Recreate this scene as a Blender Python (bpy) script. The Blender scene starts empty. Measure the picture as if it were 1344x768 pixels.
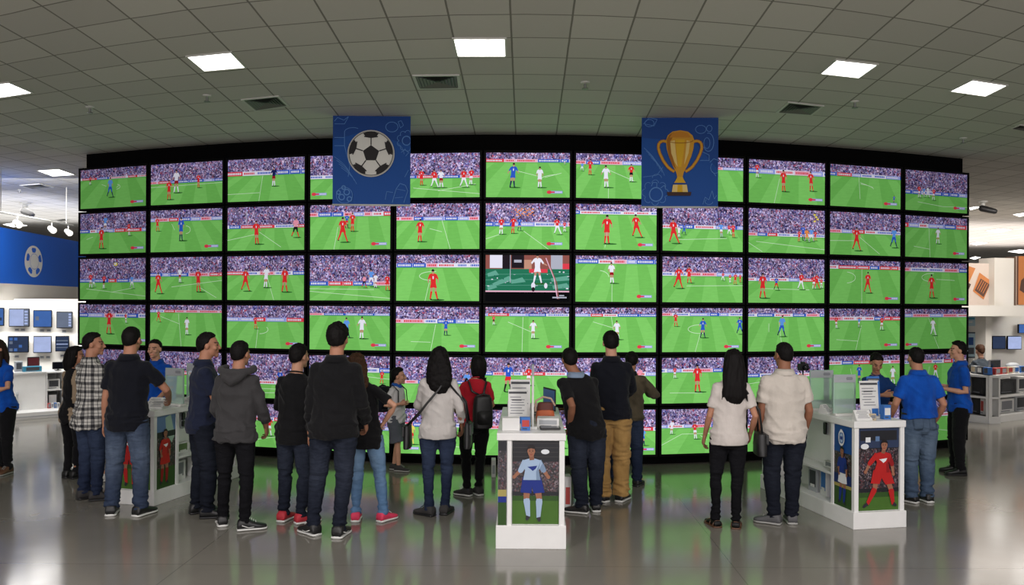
import bpy, bmesh, math, random
import numpy as np
from mathutils import Vector, Matrix, Quaternion, noise
random.seed(7)
PI = math.pi
sc = bpy.context.scene
COL = sc.collection
# ------------------------------------------------------------------ camera model (image taken as 1344 x 768)
F = 1118.0          # focal length in pixels
PX0, PY0 = 690.0, 399.3
ROLL = 0.0054
CAMZ = 2.0
CEIL = 4.11
CR, SR = math.cos(ROLL), math.sin(ROLL)
def ray(px, py):
    u, v = (px - PX0) / F, (PY0 - py) / F
    return u * CR - v * SR, u * SR + v * CR
def on_plane(px, py, z):
    a, b = ray(px, py)
    d = (z - CAMZ) / b
    return Vector((a * d, d, z))
def G(px, py): return on_plane(px, py, 0.0)
def at_depth(px, py, d):
    a, b = ray(px, py)
    return Vector((a * d, d, CAMZ + b * d))
cam_d = bpy.data.cameras.new('camera')
cam = bpy.data.objects.new('camera', cam_d)
COL.objects.link(cam)
cam_d.sensor_width = 36.0
cam_d.lens = F / 1344.0 * 36.0
cam_d.shift_x = (672.0 - PX0) / 1344.0
cam_d.shift_y = (PY0 - 384.0) / 1344.0
cam.matrix_world = Matrix.Translation((0, 0, CAMZ)) @ Matrix.Rotation(PI / 2, 4, 'X') @ Matrix.Rotation(ROLL, 4, 'Z')
sc.camera = cam
cam_d.clip_end = 200
sc.view_settings.view_transform = 'Standard'
sc.view_settings.look = 'None'
sc.cycles.max_bounces = 6
sc.cycles.diffuse_bounces = 3
sc.cycles.glossy_bounces = 3
sc.cycles.transparent_max_bounces = 8
sc.cycles.sample_clamp_indirect = 4.0
sc.cycles.caustics_reflective = False
sc.cycles.caustics_refractive = False

# ------------------------------------------------------------------ materials
def lin(c):
    return tuple(((x / 255.0) / 12.92 if x / 255.0 <= 0.04045 else ((x / 255.0 + 0.055) / 1.055) ** 2.4) for x in c)
_mats = {}
def new_mat(name):
    m = bpy.data.materials.new(name); m.use_nodes = True
    nt = m.node_tree
    for n in list(nt.nodes): nt.nodes.remove(n)
    out = nt.nodes.new('ShaderNodeOutputMaterial')
    return m, nt, out
def N(nt, t, **k):
    n = nt.nodes.new(t)
    for a, v in k.items(): setattr(n, a, v)
    return n
def L(nt, a, b): nt.links.new(a, b)
def principled(nt, out, color=None, rough=0.5, metal=0.0, spec=0.5):
    p = N(nt, 'ShaderNodeBsdfPrincipled')
    if color is not None: p.inputs['Base Color'].default_value = (*color, 1)
    p.inputs['Roughness'].default_value = rough
    p.inputs['Metallic'].default_value = metal
    p.inputs['Specular IOR Level'].default_value = spec
    L(nt, p.outputs[0], out.inputs[0])
    return p
def mixc(nt, fac, a, b, mode='MIX'):
    n = N(nt, 'ShaderNodeMix', data_type='RGBA', blend_type=mode)
    for s, v in ((n.inputs[0], fac), (n.inputs[6], a), (n.inputs[7], b)):
        if hasattr(v, 'links') or hasattr(v, 'is_linked'): L(nt, v, s)
        elif isinstance(v, (tuple, list)): s.default_value = (*v[:3], 1)
        else: s.default_value = v
    return n.outputs[2]
def math_n(nt, op, a, b=None, c=None):
    n = N(nt, 'ShaderNodeMath', operation=op)
    for i, v in enumerate((a, b, c)):
        if v is None: continue
        if hasattr(v, 'is_linked'): L(nt, v, n.inputs[i])
        else: n.inputs[i].default_value = v
    return n.outputs[0]
def noise_n(nt, vec, scale, detail=3, rough=0.55):
    n = N(nt, 'ShaderNodeTexNoise')
    n.inputs['Scale'].default_value = scale; n.inputs['Detail'].default_value = detail; n.inputs['Roughness'].default_value = rough
    if vec is not None: L(nt, vec, n.inputs['Vector'])
    return n
def objco(nt): return N(nt, 'ShaderNodeTexCoord').outputs['Object']
def mapping(nt, vec, scale=(1, 1, 1), rot=(0, 0, 0), loc=(0, 0, 0)):
    m = N(nt, 'ShaderNodeMapping')
    m.inputs['Scale'].default_value = scale; m.inputs['Rotation'].default_value = rot; m.inputs['Location'].default_value = loc
    L(nt, vec, m.inputs['Vector'])
    return m.outputs[0]
def ramp(nt, fac, stops, interp='LINEAR'):
    r = N(nt, 'ShaderNodeValToRGB'); r.color_ramp.interpolation = interp
    e = r.color_ramp.elements
    while len(e) < len(stops): e.new(0.5)
    for i, (p, c) in enumerate(stops):
        e[i].position = p; e[i].color = (*c, 1)
    L(nt, fac, r.inputs[0])
    return r.outputs[0]
def bump(nt, p, h, strength=0.3, dist=0.01):
    b = N(nt, 'ShaderNodeBump'); b.inputs['Strength'].default_value = strength; b.inputs['Distance'].default_value = dist
    L(nt, h, b.inputs['Height']); L(nt, b.outputs[0], p.inputs['Normal'])
def plain(name, rgb, rough=0.5, metal=0.0, spec=0.5, var=0.06):
    key = ('plain', name)
    if key in _mats: return _mats[key]
    m, nt, out = new_mat(name)
    c = lin(rgb)
    p = principled(nt, out, c, rough, metal, spec)
    if var:
        n = noise_n(nt, objco(nt), 7.0, 4)
        L(nt, mixc(nt, n.outputs[0], tuple(x * (1 - var) for x in c), tuple(min(1, x * (1 + var)) for x in c)), p.inputs['Base Color'])
    _mats[key] = m
    return m
def cloth(name, rgb, rgb2=None, rough=0.9, fine=220.0):
    key = ('cloth', name)
    if key in _mats: return _mats[key]
    m, nt, out = new_mat(name)
    c = lin(rgb); c2 = lin(rgb2) if rgb2 else tuple(x * 0.88 for x in c)
    p = principled(nt, out, c, rough, 0, 0.15)
    co = objco(nt)
    n = noise_n(nt, mapping(nt, co, (5, 5, 3)), 1.6, 4)
    L(nt, mixc(nt, ramp(nt, n.outputs[0], [(0.3, (0, 0, 0)), (0.7, (1, 1, 1))]), c2, c), p.inputs['Base Color'])
    p.inputs['Sheen Weight'].default_value = 0.08
    n2 = noise_n(nt, mapping(nt, co, (1, 1, .7)), 16.0, 4)
    bump(nt, p, n2.outputs[0], 0.5, 0.018)
    _mats[key] = m
    return m
def denim(name, rgb, worn):
    key = ('denim', name)
    if key in _mats: return _mats[key]
    m, nt, out = new_mat(name)
    c = lin(rgb); w = lin(worn)
    p = principled(nt, out, c, 0.9, 0, 0.1)
    co = objco(nt)
    sx = N(nt, 'ShaderNodeSeparateXYZ'); L(nt, co, sx.inputs[0])
    band = math_n(nt, 'SUBTRACT', 1.0, math_n(nt, 'MULTIPLY', math_n(nt, 'ABSOLUTE', math_n(nt, 'SUBTRACT', sx.outputs[2], 0.60)), 2.6))
    n = noise_n(nt, mapping(nt, co, (9, 9, 4)), 1.5, 5)
    f = math_n(nt, 'MULTIPLY', band, n.outputs[0]); f.node.use_clamp = True
    n3 = noise_n(nt, mapping(nt, co, (14, 14, 30)), 1.0, 3)
    f2 = math_n(nt, 'ADD', f, math_n(nt, 'MULTIPLY', math_n(nt, 'SUBTRACT', n3.outputs[0], 0.5), 0.35)); f2.node.use_clamp = True
    L(nt, mixc(nt, f2, c, w), p.inputs['Base Color'])
    n4 = noise_n(nt, mapping(nt, co, (30, 30, 60)), 1.0, 4)
    bump(nt, p, math_n(nt, 'ADD', n3.outputs[0], math_n(nt, 'MULTIPLY', n4.outputs[0], .4)), 0.55, 0.016)
    _mats[key] = m
    return m
def plaid():
    m, nt, out = new_mat('plaid_cotton')
    p = principled(nt, out, None, 0.9, 0, 0.1)
    co = objco(nt)
    sx = N(nt, 'ShaderNodeSeparateXYZ'); L(nt, co, sx.inputs[0])
    ang = math_n(nt, 'ARCTAN2', sx.outputs[0], sx.outputs[1])
    u = math_n(nt, 'MULTIPLY', ang, 0.17)
    def stripes(v, per, w0, w1):
        fr = math_n(nt, 'FRACT', math_n(nt, 'DIVIDE', math_n(nt, 'ADD', v, 10.0), per))
        a = math_n(nt, 'LESS_THAN', fr, w0)
        b = math_n(nt, 'MULTIPLY', math_n(nt, 'GREATER_THAN', fr, w1), math_n(nt, 'LESS_THAN', fr, w1 + 0.09))
        return math_n(nt, 'MAXIMUM', a, math_n(nt, 'MULTIPLY', b, 0.8))
    s1 = stripes(u, 0.084, 0.36, 0.62); s2 = stripes(sx.outputs[2], 0.084, 0.36, 0.62)
    tot = math_n(nt, 'MULTIPLY', math_n(nt, 'ADD', s1, s2), 0.5)
    L(nt, ramp(nt, tot, [(0.0, lin((192, 190, 184))), (0.5, lin((108, 107, 106))), (1.0, lin((44, 44, 47)))]), p.inputs['Base Color'])
    n2 = noise_n(nt, co, 20.0, 3); bump(nt, p, n2.outputs[0], 0.35, 0.012)
    return m
def skin(name, rgb):
    key = ('skin', name)
    if key in _mats: return _mats[key]
    m, nt, out = new_mat(name)
    c = lin(rgb)
    p = principled(nt, out, c, 0.55, 0, 0.35)
    at = N(nt, 'ShaderNodeAttribute', attribute_name='paint')
    n = noise_n(nt, objco(nt), 25.0, 3)
    base = mixc(nt, n.outputs[0], tuple(x * 0.88 for x in c), tuple(min(1, x * 1.1) for x in c))
    L(nt, mixc(nt, 1.0, base, at.outputs['Color'], 'MULTIPLY'), p.inputs['Base Color'])
    p.inputs['Subsurface Weight'].default_value = 0.0
    _mats[key] = m
    return m
def hairm(name, rgb):
    key = ('hair', name)
    if key in _mats: return _mats[key]
    m, nt, out = new_mat(name)
    c = lin(rgb)
    p = principled(nt, out, c, 0.62, 0, 0.14)
    co = objco(nt)
    n = noise_n(nt, mapping(nt, co, (120, 120, 10)), 1.0, 3)
    L(nt, mixc(nt, n.outputs[0], tuple(x * 0.35 for x in c), tuple(x * 1.4 for x in c)), p.inputs['Base Color'])
    bump(nt, p, n.outputs[0], 0.5, 0.006)
    _mats[key] = m
    return m
def emis(name, rgb, strength=1.0, sample=True, tv=False, var=0.0, mapscale=(1, 1, 1), nscale=30):
    key = ('emis', name)
    if key in _mats: return _mats[key]
    m, nt, out = new_mat(name)
    e = N(nt, 'ShaderNodeEmission')
    c = lin(rgb)
    col = None
    if var:
        n = noise_n(nt, mapping(nt, objco(nt), mapscale), nscale, 3)
        col = mixc(nt, n.outputs[0], tuple(x * (1 - var) for x in c), tuple(min(1.2, x * (1 + var)) for x in c))
    if tv:
        oi = N(nt, 'ShaderNodeObjectInfo')
        col = mixc(nt, 1.0, col if col is not None else c, oi.outputs['Color'], 'MULTIPLY')
    if col is None: e.inputs[0].default_value = (*c, 1)
    else: L(nt, col, e.inputs[0])
    e.inputs[1].default_value = strength
    L(nt, e.outputs[0], out.inputs[0])
    if not sample: m.cycles.emission_sampling = 'NONE'
    _mats[key] = m
    return m
def crowd_mat(name, scale, emissive, stops, strength=1.0, vivid=1.0):
    m, nt, out = new_mat(name)
    co = objco(nt)
    oi = N(nt, 'ShaderNodeObjectInfo')
    v3 = N(nt, 'ShaderNodeVectorMath', operation='ADD'); L(nt, co, v3.inputs[0])
    cmb = N(nt, 'ShaderNodeCombineXYZ'); L(nt, math_n(nt, 'MULTIPLY', oi.outputs['Random'], 37.0), cmb.inputs[0]); L(nt, cmb.outputs[0], v3.inputs[1])
    vo = N(nt, 'ShaderNodeTexVoronoi'); vo.inputs['Scale'].default_value = scale
    L(nt, mapping(nt, v3.outputs[0], (1.0, 0.0, 0.85)), vo.inputs['Vector'])
    sp = N(nt, 'ShaderNodeSeparateColor'); L(nt, vo.outputs['Color'], sp.inputs[0])
    col = ramp(nt, sp.outputs[0], stops, 'CONSTANT')
    n = noise_n(nt, v3.outputs[0], 6.0, 3)
    col = mixc(nt, 1.0, col, ramp(nt, n.outputs[0], [(0.3, (0.62, 0.6, 0.68)), (0.7, (1.15, 1.12, 1.18))]), 'MULTIPLY')
    if emissive:
        nb = noise_n(nt, v3.outputs[0], 14.0, 4)
        col = mixc(nt, 1.0, col, ramp(nt, nb.outputs[0], [(0.34, (0.80, 0.84, 1.22)), (0.5, (1.0, .96, 1.1)), (0.66, (1.22, .92, .98))]), 'MULTIPLY')
        col = mixc(nt, 1.0, col, oi.outputs['Color'], 'MULTIPLY')
        e = N(nt, 'ShaderNodeEmission'); L(nt, col, e.inputs[0]); e.inputs[1].default_value = strength
        L(nt, e.outputs[0], out.inputs[0])
    else:
        p = principled(nt, out, None, 0.35); L(nt, col, p.inputs['Base Color'])
    return m
CROWD_STOPS = [(0.0, lin((52, 46, 68))), (0.14, lin((104, 94, 124))), (0.30, lin((150, 142, 168))), (0.50, lin((192, 185, 208))), (0.62, lin((86, 88, 140))),
               (0.70, lin((160, 124, 142))), (0.80, lin((168, 84, 100))), (0.84, lin((126, 120, 136))), (0.93, lin((222, 216, 230)))]
POSTER_STOPS = [(0.0, lin((28, 25, 28))), (0.34, lin((62, 54, 56))), (0.54, lin((94, 78, 78))), (0.68, lin((122, 110, 112))), (0.78, lin((88, 46, 52))), (0.88, lin((52, 52, 66)))]

# ------------------------------------------------------------------ mesh builder
class MB:
    def __init__(self):
        self.v = []; self.f = []; self.m = []; self.mats = []; self.cur = 0
    def mat(self, m):
        if m not in self.mats: self.mats.append(m)
        self.cur = self.mats.index(m); return self
    def add(self, vs, fs):
        b = len(self.v)
        self.v.extend([tuple(x) for x in vs])
        for f in fs:
            self.f.append(tuple(b + i for i in f)); self.m.append(self.cur)
    def box(self, c, s, rz=0.0, M=None, taper=1.0):
        x, y, z = s[0] / 2, s[1] / 2, s[2] / 2
        vs = [Vector((a * x * (taper if k > 0 else 1), b * y * (taper if k > 0 else 1), k * z)) for k in (-1, 1) for b in (-1, 1) for a in (-1, 1)]
        R = Matrix.Rotation(rz, 4, 'Z')
        vs = [R @ p + Vector(c) for p in vs]
        if M is not None: vs = [M @ p for p in vs]
        self.add(vs, [(0, 2, 3, 1), (4, 5, 7, 6), (0, 1, 5, 4), (2, 6, 7, 3), (0, 4, 6, 2), (1, 3, 7, 5)])
        return self
    def rbox(self, c, s, r, seg=3, axis='Z', M=None, rz=0.0):
        """box with rounded vertical edges along AXIS"""
        x, y, z = s[0] / 2, s[1] / 2, s[2] / 2
        if axis == 'Y': x, y, z = s[0] / 2, s[2] / 2, s[1] / 2
        if axis == 'X': x, y, z = s[1] / 2, s[2] / 2, s[0] / 2
        r = min(r, x * .99, y * .99)
        ring = []
        for (sx, sy, a0) in ((1, 1, 0), (-1, 1, 90), (-1, -1, 180), (1, -1, 270)):
            for k in range(seg + 1):
                a = math.radians(a0 + 90 * k / seg)
                ring.append((sx * (x - r) + r * math.cos(a), sy * (y - r) + r * math.sin(a)))
        n = len(ring)
        vs = []
        for zz in (-z, z):
            for (a, b) in ring:
                p = Vector((a, b, zz))
                if axis == 'Y': p = Vector((a, -zz, b))
                if axis == 'X': p = Vector((zz, a, b))
                vs.append(p)
        R = Matrix.Rotation(rz, 4, 'Z')
        vs = [R @ p + Vector(c) for p in vs]
        if M is not None: vs = [M @ p for p in vs]
        fs = [tuple(reversed(range(n))), tuple(range(n, 2 * n))] + [(i, (i + 1) % n, n + (i + 1) % n, n + i) for i in range(n)]
        self.add(vs, fs); return self
    def quad(self, a, b, c, d): self.add([a, b, c, d], [(0, 1, 2, 3)]); return self
    def tube(self, pts, rad, seg=12, ref=(0, 1, 0), dome=True, caps=True):
        """loft along PTS; RAD entries r or (side, ref-ward)"""
        pts = [Vector(p) for p in pts]; n = len(pts)
        if not isinstance(rad, list): rad = [rad] * n
        rad = [(r, r) if not isinstance(r, (tuple, list)) else tuple(r) for r in rad]
        rings = []
        ref = Vector(ref)
        for i, p in enumerate(pts):
            d = (pts[min(i + 1, n - 1)] - pts[max(i - 1, 0)])
            if d.length < 1e-9: d = Vector((0, 0, 1))
            d.normalize()
            s = d.cross(ref)
            if s.length < 1e-4: s = d.cross(Vector((1, 0, 0)))
            s.normalize(); t = s.cross(d); t.normalize()
            rings.append((p, s, t, d, rad[i]))
        out = []
        def ring(p, s, t, ra, rb): return [p + s * (ra * math.cos(2 * PI * k / seg)) + t * (rb * math.sin(2 * PI * k / seg)) for k in range(seg)]
        if dome:
            p, s, t, d, (ra, rb) = rings[0]; m = min(ra, rb)
            out.append(ring(p - d * m * 0.8, s, t, ra * .45, rb * .45)); out.append(ring(p - d * m * .45, s, t, ra * .82, rb * .82))
        for p, s, t, d, (ra, rb) in rings: out.append(ring(p, s, t, ra, rb))
        if dome:
            p, s, t, d, (ra, rb) = rings[-1]; m = min(ra, rb)
            out.append(ring(p + d * m * .45, s, t, ra * .82, rb * .82)); out.append(ring(p + d * m * 0.8, s, t, ra * .45, rb * .45))
        vs = [q for r in out for q in r]
        fs = []
        for i in range(len(out) - 1):
            for k in range(seg):
                a, b = i * seg + k, i * seg + (k + 1) % seg
                fs.append((a, b, b + seg, a + seg))
        if caps:
            fs.append(tuple(reversed(range(seg)))); fs.append(tuple(range((len(out) - 1) * seg, len(out) * seg)))
        self.add(vs, fs); return self
    def ell(self, c, r, M=None, u=16, v=10):
        vs = [Vector((0, 0, -r[2]))]
        for j in range(1, v):
            a = -PI / 2 + PI * j / v
            for i in range(u):
                b = 2 * PI * i / u
                vs.append(Vector((r[0] * math.cos(a) * math.cos(b), r[1] * math.cos(a) * math.sin(b), r[2] * math.sin(a))))
        vs.append(Vector((0, 0, r[2])))
        fs = [(0, 1 + (i + 1) % u, 1 + i) for i in range(u)]
        for j in range(v - 2):
            for i in range(u):
                a, b = 1 + j * u + i, 1 + j * u + (i + 1) % u
                fs.append((a, b, b + u, a + u))
        top = len(vs) - 1
        fs += [(top, top - u + i, top - u + (i + 1) % u) for i in range(u)]
        vs = [p + Vector(c) for p in vs]
        if M is not None: vs = [M @ p for p in vs]
        self.add(vs, fs); return self
    def lathe(self, c, prof, seg=16):
        vs = []; c = Vector(c)
        for (r, z) in prof:
            for k in range(seg): vs.append(c + Vector((r * math.cos(2 * PI * k / seg), r * math.sin(2 * PI * k / seg), z)))
        fs = []
        for i in range(len(prof) - 1):
            for k in range(seg):
                a, b = i * seg + k, i * seg + (k + 1) % seg
                fs.append((a, b, b + seg, a + seg))
        fs.append(tuple(reversed(range(seg)))); fs.append(tuple(range((len(prof) - 1) * seg, len(prof) * seg)))
        self.add(vs, fs); return self
    def xform(self, M):
        self.v = [tuple(M @ Vector(p)) for p in self.v]; return self
    def build(self, name, mats=None, parent=None, smooth=False, loc=None, rz=None):
        me = bpy.data.meshes.new(name)
        me.from_pydata(self.v, [], self.f)
        ms = self.mats if self.mats else (mats if isinstance(mats, (list, tuple)) else [mats])
        for m in ms: me.materials.append(m)
        if self.mats: me.polygons.foreach_set('material_index', self.m)
        if smooth: me.polygons.foreach_set('use_smooth', [True] * len(me.polygons))
        me.update()
        o = bpy.data.objects.new(name, me); COL.objects.link(o)
        if parent is not None: o.parent = parent
        if loc is not None: o.location = loc
        if rz is not None: o.rotation_euler = (0, 0, rz)
        return o
def tag(o, label=None, cat=None, group=None, kind=None):
    if label: o['label'] = label
    if cat: o['category'] = cat
    if group: o['group'] = group
    if kind: o['kind'] = kind
    return o
def empty(name, loc, rz=0.0):
    o = bpy.data.objects.new(name, None); COL.objects.link(o); o.location = loc; o.rotation_euler = (0, 0, rz); o.empty_display_size = 0.1
    return o
def copy_tree(o, parent=None):
    c = o.copy(); COL.objects.link(c)
    if parent is not None: c.parent = parent
    for ch in list(o.children): copy_tree(ch, c)
    return c
def bevel(o, w=0.004, seg=2):
    b = o.modifiers.new('edge', 'BEVEL'); b.width = w; b.segments = seg; b.limit_method = 'ANGLE'
    return o
def remeshed(mb, voxel, smooth_it=4, factor=0.5):
    """union of the closed shapes in MB as one continuous skin"""
    me = bpy.data.meshes.new('tmp'); me.from_pydata(mb.v, [], mb.f); me.update()
    o = bpy.data.objects.new('tmp', me); COL.objects.link(o)
    r = o.modifiers.new('r', 'REMESH'); r.mode = 'VOXEL'; r.voxel_size = voxel
    if smooth_it:
        s = o.modifiers.new('s', 'SMOOTH'); s.iterations = smooth_it; s.factor = factor
    dg = bpy.context.evaluated_depsgraph_get()
    out = bpy.data.meshes.new_from_object(o.evaluated_get(dg), depsgraph=dg)
    bpy.data.objects.remove(o); bpy.data.meshes.remove(me)
    return out
def mesh_obj(name, me, mat, parent=None, smooth=True):
    me.name = name
    me.materials.clear(); me.materials.append(mat)
    if smooth: me.polygons.foreach_set('use_smooth', [True] * len(me.polygons))
    me.update()
    o = bpy.data.objects.new(name, me); COL.objects.link(o)
    if parent is not None: o.parent = parent
    return o

# ------------------------------------------------------------------ flat pictures (screens, banners, posters)
def clip_poly(P):
    for (ax, s, lim) in ((0, 1, 0.0), (0, -1, 1.0), (1, 1, 0.0), (1, -1, 1.0)):
        out = []
        for i in range(len(P)):
            a, b = P[i], P[(i + 1) % len(P)]
            ia, ib = s * a[ax] >= s * lim, s * b[ax] >= s * lim
            if ia: out.append(a)
            if ia != ib:
                t = (lim - a[ax]) / (b[ax] - a[ax])
                out.append((a[0] + t * (b[0] - a[0]), a[1] + t * (b[1] - a[1])))
        P = out
        if len(P) < 3: return []
    return P
class Art:
    """layered flat picture; x 0..1 left to right, y 0..1 top to bottom; faces local -Y"""
    def __init__(self, w, h, y0=0.0, dl=0.00025):
        self.w, self.h, self.y0, self.dl = w, h, y0, dl; self.mb = MB(); self.layer = 0
    def poly(self, P, mat, up=True):
        P = clip_poly(P)
        if len(P) < 3: return
        if up: self.layer += 1
        if self.layer != getattr(self, '_l', None): self._l = self.layer; self._k = 0
        else: self._k += 1
        y = self.y0 - self.layer * self.dl - min(self._k, 22) * self.dl * .04
        self.mb.mat(mat)
        vs = [((p[0] - .5) * self.w, y, (.5 - p[1]) * self.h) for p in P]
        a = sum((vs[i][0] * vs[(i + 1) % len(vs)][2] - vs[(i + 1) % len(vs)][0] * vs[i][2]) for i in range(len(vs)))
        if a < 0: vs.reverse()
        self.mb.add(vs, [tuple(range(len(vs)))])
    def rect(self, x0, y0, x1, y1, mat, up=True): self.poly([(x0, y0), (x1, y0), (x1, y1), (x0, y1)], mat, up)
    def disc(self, x, y, rx, ry, mat, n=14, a0=0.0, a1=2 * PI, up=True):
        self.poly([(x + rx * math.cos(a0 + (a1 - a0) * k / n), y + ry * math.sin(a0 + (a1 - a0) * k / n)) for k in range(n if a1 - a0 > 6 else n + 1)], mat, up)
    def line(self, pts, wd, mat, up=True):
        """polyline of width WD (in height units)"""
        if up: self.layer += 1
        asp = self.w / self.h
        for i in range(len(pts) - 1):
            (x0, y0), (x1, y1) = pts[i], pts[i + 1]
            dx, dy = (x1 - x0) * asp, y1 - y0
            l = math.hypot(dx, dy)
            if l < 1e-6: continue
            nx, ny = -dy / l * wd / 2 / asp, dx / l * wd / 2
            self.poly([(x0 + nx, y0 + ny), (x1 + nx, y1 + ny), (x1 - nx, y1 - ny), (x0 - nx, y0 - ny)], mat, False)
    def arc(self, x, y, rx, ry, a0, a1, wd, mat, n=14, up=True):
        self.line([(x + rx * math.cos(a0 + (a1 - a0) * k / n), y + ry * math.sin(a0 + (a1 - a0) * k / n)) for k in range(n + 1)], wd, mat, up)
    def limb(self, pts, w0, w1, mat):
        asp = self.w / self.h
        for i in range(len(pts) - 1):
            (x0, y0), (x1, y1) = pts[i], pts[i + 1]
            dx, dy = (x1 - x0) * asp, y1 - y0
            l = math.hypot(dx, dy) or 1e-6
            nx, ny = -dy / l / asp, dx / l
            wa = w0 + (w1 - w0) * i / max(1, len(pts) - 1); wb = w0 + (w1 - w0) * (i + 1) / max(1, len(pts) - 1)
            self.poly([(x0 + nx * wa / 2, y0 + ny * wa / 2), (x1 + nx * wb / 2, y1 + ny * wb / 2), (x1 - nx * wb / 2, y1 - ny * wb / 2), (x0 - nx * wa / 2, y0 - ny * wa / 2)], mat, False)
            self.disc(x1, y1, wb / 2 / asp, wb / 2, mat, 8, up=False)
    def figure(self, x, yt, yf, C, stride=0.12, lean=0.0, arms=0.1, rng=None, boots=None):
        """standing or running player; C = dict(jersey, shorts, socks, skin, hair, shadow)"""
        h = yf - yt; asp = self.w / self.h
        def q(a, b): return (x + (a + lean * (1 - b)) * h / asp, yt + b * h)
        self.layer += 1
        if C.get('shadow'): self.disc(x + 0.12 * h / asp, yf, 0.24 * h / asp, 0.028 * h, C['shadow'], 10, up=False)
        s = stride
        run = s > .12
        self.layer += 1
        for sg in (-1, 1):
            k = (sg * (0.030 + s * 0.55), 0.73); f = (sg * (0.022 + s) + (0.03 if sg > 0 else -.02), 0.965 - (.06 if run and sg < 0 else 0))
            self.limb([q(sg * 0.04, 0.50), q(*k)], .088 * h, .064 * h, C['skin'] if s < .1 else C['shorts'])
            self.limb([q(*k), q(*f)], .066 * h, .042 * h, C['socks'])
            b = q(f[0] + 0.02, f[1] + .015); self.disc(b[0], b[1], 0.038 * h / asp, 0.018 * h, boots or C['hair'], 8, up=False)
        self.layer += 1
        self.poly([q(-.078, .44), q(.078, .44), q(.098 + s * .25, .62), q(.0, .60)], C['shorts'], False)
        self.poly([q(-.078, .44), q(.078, .44), q(.0, .60), q(-.098 - s * .25, .62)], C['shorts'], False)
        self.layer += 1
        for sg in (-1, 1):
            e = (sg * (0.135 + arms * .3), 0.33); w = (sg * (0.125 + arms * .9) + (.03 if run else 0), 0.45 - arms * .3)
            self.limb([q(sg * .095, .20), q(*e)], .066 * h, .054 * h, C['jersey']); self.limb([q(*e), q(*w)], .044 * h, .034 * h, C['skin'])
        self.layer += 1
        self.poly([q(-.045, .148), q(.045, .148), q(.108, .172), q(.122, .21), q(.088, .33), q(.082, .48), q(-.082, .48), q(-.088, .33), q(-.122, .21), q(-.108, .172)], C['jersey'], False)
        if C.get('num'):
            self.layer += 1; self.poly([q(-.022, .24), q(.022, .24), q(.018, .33), q(-.018, .33)], C['num'], False)
        self.layer += 1
        p = q(0.0, .08); self.limb([q(0, .1), q(0, .16)], .048 * h, .048 * h, C['skin']); self.disc(p[0], p[1], .044 * h / asp, .06 * h, C['skin'], 10, up=False)
        self.layer += 1
        self.disc(p[0], p[1] - .012 * h, .047 * h / asp, .056 * h, C['hair'], 10, PI * .9, 2.1 * PI, up=False)
        self.layer += 1
    def obj(self, name, parent=None): return self.mb.build(name, None, parent)
# ------------------------------------------------------------------ setting: floor, ceiling
def warp_uv(x, y):
    """straight tile coordinates of the gently curved hall: follows the curve of the video wall"""
    if y < 4: return (x, y)
    t = max(-0.85, min(0.85, x / y)); e = x - t * y
    rr = max(4.0, y)
    w = 0.449 + (rr - 5.9) * (0.503 - 0.449) / (10.54 - 5.9)
    w = min(max(w, 0.43), 0.56)
    if y > 10.5: w = 0.503
    U = (y * math.sin(t) + e * math.cos(t)) / w
    V = (y * math.cos(t) - e * math.sin(t)) / 0.54
    return (U, V)
def ceiling_mesh():
    xs = [i * 0.5 for i in range(-60, 61)]
    ys = [-12.0, -4.0, 2.0, 3.5] + [4 + i * 0.5 for i in range(0, 81)]
    vs = [(x, y, CEIL) for y in ys for x in xs]
    nx = len(xs)
    fs = []
    for j in range(len(ys) - 1):
        for i in range(nx - 1):
            a = j * nx + i
            fs.append((a, a + nx, a + nx + 1, a + 1))
    me = bpy.data.meshes.new('ceiling'); me.from_pydata(vs, [], fs)
    uv = me.uv_layers.new(name='UVMap')
    for p in me.polygons:
        for li in p.loop_indices:
            v = me.vertices[me.loops[li].vertex_index].co
            uv.data[li].uv = warp_uv(v.x, max(4.0, v.y))
    me.update()
    o = bpy.data.objects.new('ceiling', me); COL.objects.link(o)
    m, nt, out = new_mat('ceiling_tiles')
    p = principled(nt, out, None, 0.9, 0, 0.1)
    uvn = N(nt, 'ShaderNodeTexCoord').outputs['UV']
    s = N(nt, 'ShaderNodeSeparateXYZ'); L(nt, uvn, s.inputs[0])
    def dist(v, off):
        f = math_n(nt, 'FRACT', math_n(nt, 'ADD', v, 100.0 + off))
        return math_n(nt, 'SUBTRACT', 0.5, math_n(nt, 'ABSOLUTE', math_n(nt, 'SUBTRACT', f, 0.5)))
    d = math_n(nt, 'MINIMUM', dist(s.outputs[0], 0.27), dist(s.outputs[1], 0.52))
    g = math_n(nt, 'LESS_THAN', d, 0.016)
    fl = N(nt, 'ShaderNodeVectorMath', operation='FLOOR')
    ad = N(nt, 'ShaderNodeVectorMath', operation='ADD'); L(nt, uvn, ad.inputs[0]); ad.inputs[1].default_value = (100.27, 100.52, 0); L(nt, ad.outputs[0], fl.inputs[0])
    wn = N(nt, 'ShaderNodeTexWhiteNoise'); L(nt, fl.outputs[0], wn.inputs['Vector'])
    tile = mixc(nt, wn.outputs['Value'], lin((206, 204, 200)), lin((220, 218, 213)))
    n = noise_n(nt, objco(nt), 30.0, 3)
    tile = mixc(nt, math_n(nt, 'MULTIPLY', n.outputs[0], 0.25), tile, lin((200, 198, 190)))
    L(nt, mixc(nt, g, tile, lin((142, 140, 134))), p.inputs['Base Color'])
    bump(nt, p, math_n(nt, 'SUBTRACT', 1.0, g), 0.4, 0.006)
    me.materials.append(m)
    return tag(o, kind='structure')
ceiling_mesh()
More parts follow.
